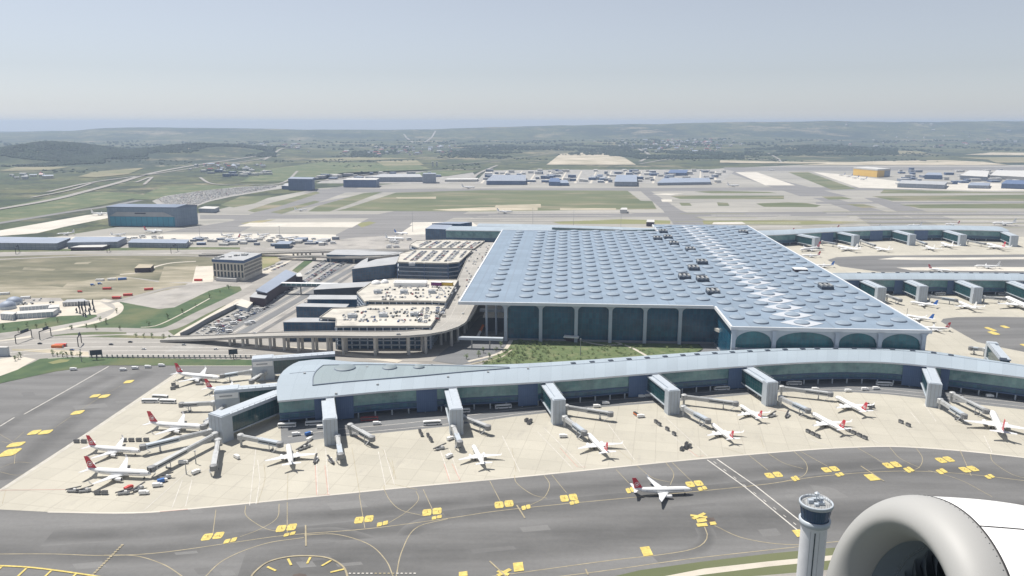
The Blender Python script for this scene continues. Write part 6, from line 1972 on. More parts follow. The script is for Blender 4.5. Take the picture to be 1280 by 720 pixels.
# light masts
MASTS = [((725.5, 444), 16, 'slim pole in the garden lawn before the terminal'), ((666, 280), 34, 'floodlight mast behind the terminal, left one'), ((717, 282), 34, 'floodlight mast behind the terminal, middle one'), ((776, 284), 30, 'floodlight mast behind the terminal, right one'),
         ((516, 290), 40, 'floodlight mast near the teal glazed hall'), ((350, 300), 26, 'floodlight mast on the pale stand strip'), ((250, 298), 26, 'floodlight mast beside the depot right of the warehouses'),
         ((1133, 399), 12, 'short pole on the apron beside the domed roof'), ((1215, 380), 12, 'short red topped pole beside the middle pier'), ((245, 580), 9, 'apron lamp post beside the bent jet bridge'), ((233, 593), 9, 'apron lamp post left of the bent jet bridge'), ((102, 452), 12, 'lamp post on the highway edge lawn')]
for (u, v), h_, lab in MASTS:
    q = P(u, v, 0)
    t = empty('light_mast', (q.x, q.y, 0), 0, lab, 'light mast', 'light masts')
    mb = MB(); mb.tube([(0, 0, 0), (0, 0, h_)], [.4, .22], 8); mb.build('pole', M['grey'], t)
    mb = MB(); mb.box((0, 0, h_ + .2), (3.2 if h_ > 20 else 1.2, 1.0, .5)); mb.build('lamp_head', M['grey'], t)

# ------------------------------------------------------------------ cars
def car_mesh(pi, van=False):
    mb = MB()
    if van:
        secs = [(-2.6, .95, .35, 1.0), (-2.6, .95, .35, 2.2), ]
        mb.box((-.3, 0, 1.3), (4.4, 1.95, 1.9), 0); mb.box((2.2, 0, .9), (.9, 1.85, 1.1), 0)
        mb.face([(1.95, -.85, 1.5), (1.95, .85, 1.5), (1.91, .8, 2.15), (1.91, -.8, 2.15)], 1)
        mb.box((.4, 0, 1.75), (2.4, 2.0, .5), 1)
    else:
        rows = []
        for x, z0, z1, w in ((-2.2, .4, .85, .82), (-2.1, .3, .98, .9), (-.2, .28, .95, .92), (1.2, .3, .92, .92), (2.1, .35, .72, .86), (2.2, .42, .62, .74)):
            rows.append([(x, -w, z0), (x, w, z0), (x, w, z1), (x, -w, z1)])
        mb.grid(rows, 0, close=True); mb.face(rows[-1], 0); mb.face(rows[0][::-1], 0)
        lo = [(-1.75, .95, .84), (1.0, .95, .84)]
        cab = [[(-1.8, -.86, .95), (1.15, -.86, .93), (1.15, .86, .93), (-1.8, .86, .95)], [(-1.2, -.7, 1.42), (.35, -.7, 1.45), (.35, .7, 1.45), (-1.2, .7, 1.42)]]
        mb.grid(cab, 1, close=True); mb.face(cab[1], 0)
    for x in (-1.35, 1.35):
        for y in (-.85, .85):
            mb.tube([(x, y - .1, .33), (x, y + .1, .33)], .33, 8, 2)
    o = mb.build('parked_van' if van else 'parked_car', [CARPAINT[pi], M['glass_dark'], M['dark']])
    return o
CAR0 = [car_mesh(i) for i in range(6)]
VAN0 = car_mesh(0, True)
for o in CAR0 + [VAN0]:
    COL.objects.unlink(o)
rc = random.Random(11)
spots = []      # (depth, location, heading, paint, area)
def car_rows(px, z, ang_px, gap_row, gap_car, dens, area, aisle=2, zoff=.02):
    """rows of parked cars filling a pixel polygon at height z; rows run along the direction of two pixels"""
    poly = [(p.x, p.y) for p in PP(px, z)]
    a, b = P(ang_px[0][0], ang_px[0][1], z), P(ang_px[1][0], ang_px[1][1], z)
    d = (b - a); d.z = 0; d.normalize(); n = Vector((-d.y, d.x, 0))
    cx = sum(p[0] for p in poly) / len(poly); cy = sum(p[1] for p in poly) / len(poly)
    for r in range(-40, 41):
        if aisle and r % (aisle + 1) == 0: continue
        for k in range(-90, 91):
            q = Vector((cx, cy, 0)) + n * r * gap_row + d * k * gap_car
            if not inpoly(q.x, q.y, poly) or rc.random() > dens: continue
            pi = rc.choices(range(6), (48, 20, 14, 10, 4, 4))[0]
            spots.append((q.y, Vector((q.x, q.y, z + zoff)), math.atan2(n.y, n.x) + (math.pi if rc.random() < .5 else 0) + rc.uniform(-.03, .03), pi, area))
car_rows([(425, 404), (530, 405), (548, 396), (540, 384), (470, 384), (430, 390)], ZD, ((430, 400), (540, 401)), 5.6, 2.8, .36, 'nearest garage roof deck')
car_rows([(515, 403), (536, 404), (556, 394), (560, 385), (530, 385)], ZD, ((520, 400), (523, 385)), 5.6, 2.8, .55, 'nearest garage roof deck')
car_rows([(470, 375), (555, 377), (572, 364), (575, 358), (500, 358), (470, 362)], ZD + 4, ((480, 370), (560, 371)), 5.6, 2.8, .30, 'second garage roof deck')
car_rows([(503, 326), (570, 327), (585, 314), (520, 313.5)], ZD + 1, ((505, 326), (520, 314)), 5.6, 2.8, .72, 'third garage roof deck')
car_rows([(522, 309.5), (590, 310), (602, 302.5), (530, 302)], ZD - 1, ((525, 310), (540, 302)), 5.6, 2.8, .72, 'farthest garage roof deck')
car_rows([(252, 428), (312, 386), (378, 351), (386, 354), (330, 386), (266, 423)], 0, ((265, 420), (345, 380)), 5.8, 2.9, .62, 'sunken car park')
car_rows([(240, 418), (305, 382), (340, 382), (262, 424)], 0, ((250, 420), (335, 380)), 5.8, 2.9, .5, 'sunken car park')
car_rows([(372, 352), (402, 325.5), (446, 325.5), (424, 338), (398, 352)], 0, ((390, 350), (425, 327)), 5.6, 2.9, .85, 'car park beyond the footbridge')
car_rows([(376, 383), (400, 383), (415, 372), (395, 368)], 0, ((380, 380), (410, 372)), 5.8, 2.9, .5, 'yard between the grey pavilions')
car_rows([(0, 376), (60, 372), (72, 379), (0, 384)], -.1, ((0, 380), (60, 376)), 7, 3.2, .25, 'works yard by the plaza')
car_rows([(330, 338), (352, 328), (360, 330), (338, 340)], 0, ((330, 338), (352, 329)), 6, 3, .6, 'lot beside the hotel')
spots.sort(key=lambda s: s[0])
AREAS = {}
for i, (dep, loc, rz, pi, area) in enumerate(spots[:285]):
    o = CAR0[pi].copy(); COL.objects.link(o)
    o.name = 'parked_car'
    o.location = loc; o.rotation_euler = (0, 0, rz)
    lab = CARNAME[pi] + ' car parked on the ' + area if 'deck' in area else CARNAME[pi] + ' car parked in the ' + area
    tag(o, lab, 'car', CARNAME[pi] + ' cars, ' + area)
def stuff_cars(name, items, h=1.35):
    mb = MB()
    for loc, rz, pi in items:
        R = Matrix.Translation(loc) @ Matrix.Rotation(rz, 4, 'Z')
        mb.box((0, 0, .55), (4.3, 1.8, .8), pi, R); mb.box((-.25, 0, 1.18), (2.3, 1.6, .46), 6, R)
        mb.box((-.25, 0, 1.43), (2.0, 1.45, .05), pi, R)
    return tag(mb.build(name, CARPAINT + [M['glass_dark']]), kind='stuff')
rest = [(l, r, p) for _, l, r, p, _ in spots[285:]]
far = []
poly = [(p.x, p.y) for p in PP([(196, 249), (205, 245.8), (250, 239), (300, 234.2), (350, 232), (338, 236), (290, 244), (262, 250), (246, 256), (205, 255.4)])]
x0, x1 = min(p[0] for p in poly), max(p[0] for p in poly); y0, y1 = min(p[1] for p in poly), max(p[1] for p in poly)
y = y0
while y < y1:
    x = x0
    while x < x1:
        if inpoly(x, y, poly) and rc.random() < .8:
            far.append((Vector((x, y, .1)), math.pi / 2 + .5, rc.choices(range(6), (50, 18, 14, 10, 3, 5))[0]))
        x += 5.4
    y += 9.5
stuff_cars('parked_cars', rest + far)
# white vans in the sunken car park
VANS = [(267, 413, 0), (286.5, 415.5, 0), (273, 407.5, 0), (285, 401, 0), (292, 405.5, 0), (303, 399, 0), (310, 406, 0), (297, 397, 0), (321, 388, 0), (300, 383, 0), (315, 404, 0)]
for i, (u, v, z) in enumerate(VANS):
    q = P(u, v, 0)
    o = VAN0.copy(); COL.objects.link(o); o.name = 'delivery_van'; o.scale = (1.45, 1.35, 1.4)
    o.location = (q.x, q.y, .02); o.rotation_euler = (0, 0, .25 + (i % 3) * .1)
    tag(o, 'white delivery van parked among the cars of the sunken car park', 'van', 'white vans in the sunken car park')
for i in range(70):
    u, v = rc.uniform(150, 420), rc.uniform(296, 306.5)
    if i > 50: u, v = rc.uniform(480, 530), rc.uniform(300, 310)
    q = P(u, v, 0)
    o = VAN0.copy(); COL.objects.link(o); o.name = 'delivery_van'; k = rc.uniform(1.3, 2.4); o.scale = (k, k, k)
    o.location = (q.x, q.y, -.3); o.rotation_euler = (0, 0, rc.uniform(-.4, .4))
    tag(o, 'white van parked on the pale stands above the hotel' if i <= 50 else 'white van parked left of the garages near the far jets', 'van', 'white vans on the pale stands' if i <= 50 else 'white vans near the far jets')
for i in range(34):
    u, v = rc.uniform(235, 420), rc.uniform(299, 307)
    q = P(u, v, 0); k = i % 3
    w, d_, h_ = rc.uniform(8, 22), rc.uniform(6, 12), rc.uniform(3, 5)
    lab = ('low white hut among the stands above the hotel', 'low grey hut among the stands above the hotel', 'low blue hut among the stands above the hotel')[k]
    t = empty('stand_hut', (q.x, q.y, -.4), rc.uniform(-.2, .2), lab, 'hut', lab.replace('hut', 'huts'))
    mb = MB(); mb.box((0, 0, h_ / 2), (w, d_, h_)); mb.build('wall', M[('white_build', 'grey_build', 'blue_build')[k]], t)
    mb = MB(); mb.box((0, 0, h_ + .25), (w + .6, d_ + .6, .45)); mb.build('roof', M[('white_build', 'roof_grey', 'roof_slate')[k]], t)
# traffic on viaduct and highway
def on_path(pts, s):
    k = s * (len(pts) - 1); i = min(int(k), len(pts) - 2)
    p = pts[i].lerp(pts[i + 1], k - i); d = (pts[i + 1] - pts[i]); d.z = 0; d.normalize()
    return p, d
tr = []
for s in (.55, .58, .60, .615, .63, .65, .66, .68, .70, .71, .73, .745, .76, .78, .79, .81, .83, .85, .86, .88, .90, .92, .94, .96, .3, .42, .12):
    p, d = on_path(V1, s); n = Vector((-d.y, d.x, 0))
    for _ in range(3 if s > .6 else 1):
        o_ = rc.choice((-14, -10.5, -6.5, -3.2, 3.2, 6.5, 11, 14.5) if s > .66 else (-6, -3, 3, 6)); q = p + n * o_ + d * rc.uniform(-3, 3); q.z = p.z + .08
        tr.append((q, d, 'car driving on the curved concrete viaduct', 'cars on the viaduct'))
for u, v in ((50, 430), (139, 431), (163, 428), (90, 438), (230, 431.5), (180, 437), (270, 437)):
    q = P(u, v, 0); q.z = .05; tr.append((q, Vector((1, 0, 0)), 'car driving along the wide highway', 'cars on the highway'))
for q, d, lab, grp in tr:
    pi = rc.choices(range(6), (45, 20, 14, 12, 5, 4))[0]
    o = CAR0[pi].copy(); COL.objects.link(o); o.name = 'driving_car'; o.location = q; o.rotation_euler = (0, 0, math.atan2(d.y, d.x))
    tag(o, CARNAME[pi] + ' ' + lab, 'car', CARNAME[pi] + ' ' + grp)

# ------------------------------------------------------------------ apron vehicles
def make_bus(m_body, length=13.0):
    t = empty('apron_bus', (0, 0, 0))
    h = length / 2
    mb = MB(); mb.box((0, 0, 1.75), (length, 2.7, 2.7)); mb.box((0, 0, 3.2), (length * .8, 2.0, .35)); mb.build('body', m_body, t)
    for s in (-1, 1):
        mb = MB(); mb.box((0, s * 1.36, 2.1), (length * .94, .06, 1.1)); mb.build('window_band', M['glass_dark'], t)
    mb = MB(); mb.box((h + .02, 0, 2.0), (.06, 2.3, 1.4)); mb.build('windscreen', M['glass_dark'], t)
    for x in (-h * .6, h * .6):
        for s in (-1, 1):
            mb = MB(); mb.tube([(x, s * 1.2 - .15, .5), (x, s * 1.2 + .15, .5)], .5, 10); mb.build('wheel', M['dark'], t)
    return t
def make_truck(m_body, m_cab):
    t = empty('service_truck', (0, 0, 0))
    mb = MB(); mb.box((-.9, 0, 1.9), (5.0, 2.4, 2.4)); mb.build('cargo_box', m_body, t)
    mb = MB(); mb.box((2.7, 0, 1.35), (1.9, 2.2, 1.7)); mb.box((2.5, 0, 2.4), (1.4, 2.1, .4)); mb.build('cab', m_cab, t)
    mb = MB(); mb.box((3.67, 0, 1.7), (.06, 1.9, .8)); mb.build('windscreen', M['glass_dark'], t)
    for x in (-2.2, 2.5):
        for s in (-1, 1):
            mb = MB(); mb.tube([(x, s * 1.0 - .15, .48), (x, s * 1.0 + .15, .48)], .48, 10); mb.build('wheel', M['dark'], t)
    return t
def make_cart(m_box):
    t = empty('baggage_cart', (0, 0, 0))
    mb = MB(); mb.box((0, 0, .6), (3.4, 1.7, .2)); mb.build('bed', M['grey'], t)
    mb = MB(); mb.box((0, 0, 1.35), (3.1, 1.6, 1.25)); mb.build('load', m_box, t)
    mb = MB(); mb.box((0, 0, 2.05), (3.4, 1.75, .12)); mb.build('canopy', M['dark'], t)
    for x in (-1.1, 1.1):
        for s in (-1, 1):
            mb = MB(); mb.tube([(x, s * .7 - .1, .28), (x, s * .7 + .1, .28)], .28, 8); mb.build('wheel', M['dark'], t)
    return t
def make_loader():
    t = empty('belt_loader', (0, 0, 0))
    mb = MB(); mb.box((0, 0, .9), (5.5, 2.0, .9)); mb.build('chassis', M['grey'], t)
    mb = MB(); mb.beam((-4.2, .3, 1.0), (4.2, .3, 2.9), 1.1, .35); mb.build('conveyor', M['dark'], t)
    mb = MB(); mb.box((1.2, -.6, 1.8), (1.3, .8, 1.1)); mb.build('cab', M['white'], t)
    for x in (-1.9, 1.9):
        for s in (-1, 1):
            mb = MB(); mb.tube([(x, s * .85 - .12, .42), (x, s * .85 + .12, .42)], .42, 8); mb.build('wheel', M['dark'], t)
    return t
PROTO = {}
def put(kind, u, v, ang, label, group=None, maker=None, scale=1.0, z=0.1):
    if kind not in PROTO:
        PROTO[kind] = o = maker()
    else:
        o = copy_tree(PROTO[kind])
    q = P(u, v, 0)
    o.location = (q.x, q.y, z); o.rotation_euler = (0, 0, ang); o.scale = (scale,) * 3
    nm = {'bus': 'bus', 'redbus': 'bus', 'truck': 'truck', 'bluetruck': 'truck', 'redtruck': 'truck', 'cart': 'baggage cart', 'orangecart': 'baggage cart', 'loader': 'belt loader', 'bigvan': 'van'}[kind]
    return tag(o, label, nm, group)
mk = {'bus': lambda: make_bus(M['white']), 'redbus': lambda: make_bus(M['brown_bus']), 'truck': lambda: make_truck(M['white'], M['white']), 'bluetruck': lambda: make_truck(M['blue_paint'], M['white']),
      'redtruck': lambda: make_truck(M['bright_red'], M['bright_red']), 'cart': lambda: make_cart(M['cab_grey']), 'orangecart': lambda: make_cart(M['orange']), 'loader': make_loader}
W = 'white apron bus '
for k, u, v, a, lab in (('bus', 359, 534, .1, W + 'by the pier foot at its left tip'), ('bus', 393, 531.5, .15, W + 'under the glass just left of the first front gate tower'), ('redbus', 462, 526, .12, 'dark red bus on the service road right of the first front gate tower'),
                        ('bus', 540, 531, .15, W + 'on the service road left of the second front gate tower'), ('bus', 577, 516, .18, W + 'close to the glass beside the second gate tower'), ('bus', 629, 510.5, .2, W + 'close to the glass halfway to the central gate tower'),
                        ('bus', 902, 487.5, .1, W + 'below the navy panel before the arched wing'), ('bus', 992, 481, 0, W + 'in the shade right of the fifth gate tower'), ('bus', 1105, 482, -.1, W + 'on the bend of the service road'),
                        ('bus', 200.5, 498.5, -.15, W + 'upper one of three on the left stands'), ('bus', 188, 503.4, 0, W + 'lower left of three on the left stands'), ('bus', 210, 504, -.08, W + 'lower right of three on the left stands'), ('bus', 1175, 368.6, 0, W + 'at the foot of the middle pier'), ('bus', 1254, 368.8, 0, W + 'at the middle pier near the picture edge')):
    put(k, u, v, a, lab, 'apron buses', mk[k])
T_ = 'white service truck '
for k, u, v, a, lab in (('truck', 471, 531, .1, T_ + 'beside the dark red bus'), ('truck', 296, 573, 2.4, T_ + 'alone on open concrete below the pier tip'), ('truck', 229, 580, .2, T_ + 'left of the bent jet bridge'), ('bluetruck', 203, 603, .6, 'blue and white truck by the nose of the lowest left jet'),
                        ('truck', 197, 608.5, .2, T_ + 'below the blue and white truck'), ('truck', 180, 618, .1, T_ + 'at the bottom edge of the left stands'), ('redtruck', 161, 612, 1.2, 'small red truck below the lowest left jet'), ('truck', 245, 592, 1.0, T_ + 'beside the lamp post near the bent bridge'),
                        ('truck', 370, 544.5, .3, T_ + 'above the head-on jet, left one'), ('bluetruck', 386, 544, .8, 'blue and white truck above the head-on jet'), ('truck', 387, 551, 1.2, T_ + 'right of the nose of the head-on jet'), ('truck', 401, 535.5, .2, T_ + 'close to the foot of the first front gate tower'),
                        ('truck', 704, 547, .1, T_ + 'left of the third nose-in jet'), ('truck', 746, 509.5, .1, T_ + 'on the service road right of the central tower'), ('truck', 757, 505.5, 0, T_ + 'on the far lane right of the central tower'), ('truck', 802, 497, .1, T_ + 'on the service road before the fourth tower, left one'),
                        ('truck', 810, 496, .1, T_ + 'on the service road before the fourth tower, right one'), ('truck', 1060, 490, .05, T_ + 'on the service road left of the road bend'), ('truck', 1081, 488, 0, T_ + 'on the service road near the bend bus'), ('truck', 1095, 487, 0, T_ + 'just below the bend bus'),
                        ('truck', 1237, 496.5, -.1, T_ + 'on the service road at the right edge'), ('truck', 1019, 488, 0, T_ + 'left of the long bridge along the road'), ('truck', 801, 522, .2, T_ + 'right foot of the fourth gate tower'), ('truck', 563, 550, .8, T_ + 'near the second nose-in jet bridge'), ('truck', 561.5, 572, .9, T_ + 'left of the second nose-in jet wing'),
                        ('redtruck', 1100, 371.5, 0, 'red truck at the foot of the middle pier'), ('redtruck', 100, 365.5, 0, 'red truck in the earth works yard'), ('bluetruck', 125, 355.5, .3, 'blue truck beside the scrub field, right one'), ('bluetruck', 116, 357, .2, 'blue truck beside the scrub field, left one'),
                        ('truck', 92, 463, .2, T_ + 'on the far shoulder of the left taxiway, leftmost'), ('truck', 154, 463.5, .1, T_ + 'on the far shoulder of the left taxiway, largest'), ('truck', 169, 461.5, .1, T_ + 'on the far shoulder of the left taxiway, third'), ('truck', 185, 460, 0, T_ + 'on the far shoulder below the roadside lawn'), ('truck', 202, 458.2, 0, T_ + 'on the far shoulder nearest the rear jet tail')):
    put(k, u, v, a, lab, 'service trucks', mk[k], .82)
def chain(pts, label, kind='cart', ang=None):
    for i, (u, v) in enumerate(pts):
        if ang is None:
            a, b = P(*pts[0]), P(*pts[-1]); an = math.atan2(b.y - a.y, b.x - a.x) if len(pts) > 1 else .3
        else: an = ang
        put(kind, u, v, an, label, label.replace('baggage cart', 'baggage carts'), mk[kind], 1.1)
def lerp_px(a, b, n):
    return [(a[0] + (b[0] - a[0]) * k / max(1, n - 1), a[1] + (b[1] - a[1]) * k / max(1, n - 1)) for k in range(n)]
chain(lerp_px((1010, 541), (1022, 547), 3), 'dark baggage cart in the short row left of the trailing jet tail')
chain(lerp_px((1060, 539.5), (1081, 549), 4), 'dark baggage cart in the long row right of the trailing jet tail')
chain(lerp_px((155, 552), (183, 551.6), 4), 'dark baggage cart in the row behind the second lowest left jet')
chain([(96, 553.4), (105, 553.6)], 'dark baggage cart in the pair left of the second lowest jet tail')
chain([(820, 529), (824, 532), (834, 538), (842.5, 544)], 'dark baggage cart in the loose row right of the third nose-in jet')
chain([(852, 563), (857, 561), (862, 559.5), (858, 557)], 'dark baggage cart in the cluster below the fourth gate tower')
chain([(525, 541), (527, 545)], 'dark baggage cart in the pair left of the second gate tower', 'cart', 1.9)
chain([(535, 546), (537.5, 550), (539, 552)], 'dark baggage cart in the trio left of the second gate tower', 'cart', 1.9)
chain([(1126, 529), (1135, 533)], 'dark baggage cart alone on open concrete before the right gate tower')
chain([(122, 618), (131, 618)], 'dark baggage cart in the pair at the bottom of the left stands')
chain([(794, 519), (797, 521)], 'orange baggage cart left of the fourth gate tower', 'orangecart')
chain([(658, 527), (663, 528), (661, 530)], 'dark baggage cart in the cluster left of the central gate tower', 'cart', 1.0)
chain([(217, 482), (216, 487), (221, 485)], 'dark baggage cart beside the engine of the rearmost left jet', 'cart', .4)
chain([(1085, 508), (1091, 509.5), (1088, 512)], 'dark baggage cart beside the jet with the red tail near the road bend')
for u, v, a, lab in ((207, 598, .2, 'belt loader by the nose of the lowest left jet'), (173, 613, 1.0, 'belt loader below the wing of the lowest left jet'), (395, 577, 1.6, 'belt loader right of the head-on jet wing'), (378, 562, .9, 'belt loader beside the nose of the head-on jet'), (414, 578, 2.2, 'belt loader below the first front gate tower'),
                     (383, 560, 1.0, 'belt loader closest to the pier right of the head-on jet'), (92, 615, 0, 'belt loader leftmost at the bottom of the left stands'), (106.5, 615, .3, 'belt loader second from left at the bottom of the left stands'), (155, 618, .2, 'belt loader left of the small red truck'), (550, 562, .5, 'belt loader left of the second nose-in jet'),
                     (984, 521, 1.0, 'belt loader below the fifth gate tower'), (965, 521, .6, 'belt loader left foot of the fifth gate tower'), (250, 481, .1, 'belt loader beside the wing of the rearmost left jet'), (1200, 499, .2, 'belt loader between the bridges of the right gate tower')):
    put('loader', u, v, a, lab, 'belt loaders', make_loader, 1.15)
# works yard containers
for i, (u, v, k, lab) in enumerate(((146, 373, 'bright_red', 'red container at the edge of the gravel lot'), (134, 361.6, 'bright_red', 'red container in the middle of the works yard'), (160, 369.5, 'bright_red', 'red container stack below the works road'), (186, 362.4, 'bright_red', 'red container near the lot edge right of the works yard'),
                                   (248, 351, 'bright_red', 'red container beside the hotel forecourt'), (125, 351, 'white', 'white container row above the blue trucks'), (140, 350, 'white', 'white container below the tan earth shed'), (153, 349.6, 'blue_paint', 'blue container below the tan earth shed'), (72, 434.4, 'orange', 'orange container on the highway works'), (76, 433, 'bright_red', 'red container on the highway works'), (32, 373, 'white', 'white container in the yard above the plaza'), (6, 368, 'white', 'white container at the left edge above the plaza'))):
    q = P(u, v, 0)
    t = empty('shipping_container', (q.x, q.y, -.1), .12 * (i % 4), lab, 'container', 'containers in the yards')
    mb = MB(); mb.box((0, 0, 1.4), (11, 3, 2.8)); mb.build('shell', M[k], t)
    mb = MB()
    for s in range(-5, 6): mb.box((s * 1.0, 0, 1.4), (.18, 3.12, 2.6))
    mb.build('ribs', M[k], t)
    mb = MB(); mb.box((5.53, 0, 1.4), (.1, 2.8, 2.5)); mb.build('door', M['grey'], t)

# ------------------------------------------------------------------ shrubs and trees
def leafy(name, h, w, seed, trunk=True, n=150, m='leaf'):
    r = random.Random(seed)
    t = empty(name, (0, 0, 0))
    mb = MB()
    mb.tube([(0, 0, 0), (.05 * h, 0, h * .3), (0, .03 * h, h * .65)], [.05 * h, .04 * h, .015 * h], 6)
    for k in range(3):
        a = r.uniform(0, 6.28); mb.tube([(0, 0, h * .3), (math.cos(a) * w * .3, math.sin(a) * w * .3, h * .6)], [.022 * h, .01 * h], 5)
    mb.build('trunk', M['bark'], t)
    mb = MB()
    clumps = [Vector((r.gauss(0, w * .22), r.gauss(0, w * .22), h * r.uniform(.35, .88))) for _ in range(9)]
    for _ in range(n):
        c = r.choice(clumps) + Vector((r.gauss(0, w * .11), r.gauss(0, w * .11), r.gauss(0, h * .09)))
        e1 = Vector((r.gauss(0, 1), r.gauss(0, 1), r.gauss(0, .6))).normalized(); e2 = e1.orthogonal().normalized()
        s = r.uniform(.06, .12) * w
        mb.face([c - e1 * s, c - e2 * s * .6, c + e1 * s, c + e2 * s * .6])
    mb.build('crown', M[m], t)
    return t
SH = [leafy('garden_shrub', 2.6, 3.4, i, n=110, m='leaf' if i % 2 else 'leaf2') for i in range(4)]
gpoly = [(600, 455), (628, 440), (645, 426), (700, 427), (790, 431), (865, 432), (872, 436), (850, 443), (760, 451), (700, 454), (640, 458)]
cnt = 0
rt = random.Random(3)
for _ in range(4000):
    if cnt >= 290: break
    u, v = rt.uniform(600, 875), rt.uniform(425, 458)
    if not inpoly(u, v, gpoly) or (u > 690 and rt.random() < .7): continue
    q = P(u, v, 0)
    o = SH[cnt] if cnt < 4 else copy_tree(SH[rt.randrange(4)])
    k = rt.uniform(.5, .95)
    o.location = (q.x, q.y, .05); o.rotation_euler = (0, 0, rt.uniform(0, 6)); o.scale = (k, k, k * rt.uniform(.8, 1.2))
    tag(o, 'small green shrub on the garden lawn between pier and terminal', 'shrub', 'shrubs of the garden lawn'); cnt += 1
TR = [leafy('young_tree', 5.0, 3.6, 20 + i, n=130, m='leaf2') for i in range(3)]
spots_t = [((90, 411), 'lawn'), ((108, 409.5), 'lawn'), ((125, 401), 'bend'), ((133, 404.5), 'lawn'), ((146, 391), 'bend'), ((34, 407.5), 'kerb'), ((46, 410), 'kerb'), ((4, 411), 'kerb'), ((89, 411.6), 'lawn'), ((120, 411.8), 'lawn'),
           ((23, 415), 'kerb'), ((58, 408), 'kerb'), ((72, 403), 'kerb'), ((150, 412.5), 'lawn'), ((23, 449), 'yard'), ((26, 446.5), 'yard'), ((19, 451), 'yard'), ((186, 407), 'slope'), ((210, 398), 'slope'), ((228, 391), 'slope'), ((245, 383), 'slope'), ((262, 372), 'slope'), ((275, 366), 'slope'), ((286, 361), 'slope'),
           ((66, 445), 'verge'), ((72, 445.6), 'verge'), ((78, 446), 'verge'), ((84, 446.2), 'verge'), ((90, 446.5), 'verge'), ((100, 446.8), 'verge'), ((205, 423), 'ramp'), ((212, 423.4), 'ramp'), ((170, 421.6), 'ramp'), ((180, 422), 'ramp'), ((190, 422.3), 'ramp'),
           ((583, 449), 'court'), ((598, 446), 'court'), ((604, 441), 'court'), ((620, 439), 'court'), ((626, 434), 'court'), ((612, 448), 'court')]
TL = {'lawn': 'young tree on the deep green lawn above the highway', 'bend': 'young tree at the bend of the plaza road', 'kerb': 'young tree along the lawn below the plaza', 'yard': 'young tree beside the grey shed at the left edge', 'slope': 'young tree on the green slope below the hotel', 'verge': 'young tree along the edge of the roadside lawn', 'ramp': 'young tree on the verge beside the viaduct ramp', 'court': 'young tree in the court below the viaduct end'}
for i, ((u, v), k) in enumerate(spots_t):
    q = P(u, v, 0)
    o = TR[i] if i < 3 else copy_tree(TR[i % 3])
    s = rt.uniform(.8, 1.3)
    o.location = (q.x, q.y, -.1); o.rotation_euler = (0, 0, rt.uniform(0, 6)); o.scale = (s, s, s)
    tag(o, TL[k], 'tree', TL[k].replace('young tree', 'young trees'))

# far woodland
mb = MB()
rw = random.Random(9)
ICO = None
def clump(c, s):
    b = [Vector((math.cos(a) * rw.uniform(.8, 1.2), math.sin(a) * rw.uniform(.8, 1.2), 0)) * s for a in (0, 1.26, 2.51, 3.77, 5.03)]
    m_ = [Vector((math.cos(a + .6) * rw.uniform(.6, 1.0), math.sin(a + .6) * rw.uniform(.6, 1.0), rw.uniform(.4, .65))) * s for a in (0, 1.26, 2.51, 3.77, 5.03)]
    top = Vector((rw.uniform(-.2, .2), rw.uniform(-.2, .2), rw.uniform(.75, 1.05))) * s
    i = len(mb.v)
    mb.v += [tuple(c + q) for q in b + m_ + [top]]
    for k in range(5):
        n_ = (k + 1) % 5
        for f in ((i + k, i + n_, i + 5 + k), (i + n_, i + 5 + n_, i + 5 + k), (i + 5 + k, i + 5 + n_, i + 10)):
            mb.f.append(f); mb.m.append(0); mb.uv.append(None)
def wood(u0, u1, D0, D1, n, thr, s0=7, s1=13):
    for _ in range(n):
        D = rw.uniform(D0, D1); u = rw.uniform(u0, u1)
        p = PD(u, 200, D)
        if noise.noise(Vector((p.x / 420, p.y / 420, 2))) < thr: continue
        clump(Vector((p.x, p.y, hgt(p.x, p.y) - 1.5)), rw.uniform(s0, s1))
wood(-60, 130, 4350, 5400, 8000, -.55)
wood(120, 185, 4500, 5300, 1500, -.05)
wood(0, 130, 3900, 4400, 900, .0)
wood(120, 345, 4900, 6100, 4200, -.15)
wood(560, 900, 5200, 7200, 3800, -.02, 8, 15)
wood(440, 640, 4900, 6000, 900, .0)
wood(760, 930, 4700, 5600, 1500, -.1)
wood(930, 1120, 5200, 6500, 2200, -.12)
wood(-80, 1400, 6000, 9000, 4200, .10, 10, 18)
wood(-80, 600, 3450, 5200, 1500, .22, 4, 8)
wood(330, 1350, 4400, 6500, 2200, .2, 5, 10)
tag(mb.build('distant_woodland', M['wood_far']), kind='stuff')

# far villages
rv = random.Random(21)
hm0 = []
for k, (m1, m2) in enumerate((('white_build', 'roof_grey'), ('white_build', 'brown_bus'), ('hotel_wall', 'roof_slate'))):
    mb = MB()
    mb.box((0, 0, 4), (14, 10, 8), 0)
    mb.face([(-7.3, -5.3, 8), (7.3, -5.3, 8), (7.3, 0, 11), (-7.3, 0, 11)], 1); mb.face([(-7.3, 0, 11), (7.3, 0, 11), (7.3, 5.3, 8), (-7.3, 5.3, 8)], 1)
    mb.face([(7.2, -5.2, 8), (7.2, 5.2, 8), (7.2, 0, 10.9)], 0); mb.face([(-7.2, 5.2, 8), (-7.2, -5.2, 8), (-7.2, 0, 10.9)], 0)
    o = mb.build('village_house', [M[m1], M[m2]]); COL.objects.unlink(o); hm0.append(o)
VIL = [((760, 935), (5600, 8600), 105, 'pale house in the far village above the beige apron'), ((430, 600), (5200, 7000), 55, 'pale house in the far settlement above the cargo halls'), ((300, 400), (6000, 7600), 25, 'pale house on the far green plain left of the cargo halls'),
       ((1000, 1290), (6800, 11000), 40, 'pale house in the hazy country right of the village'), ((250, 332), (3500, 4100), 30, 'pale house in the quarry settlement behind the big hangar'), ((0, 60), (3000, 3300), 14, 'pale shed beside the highway at the far left')]
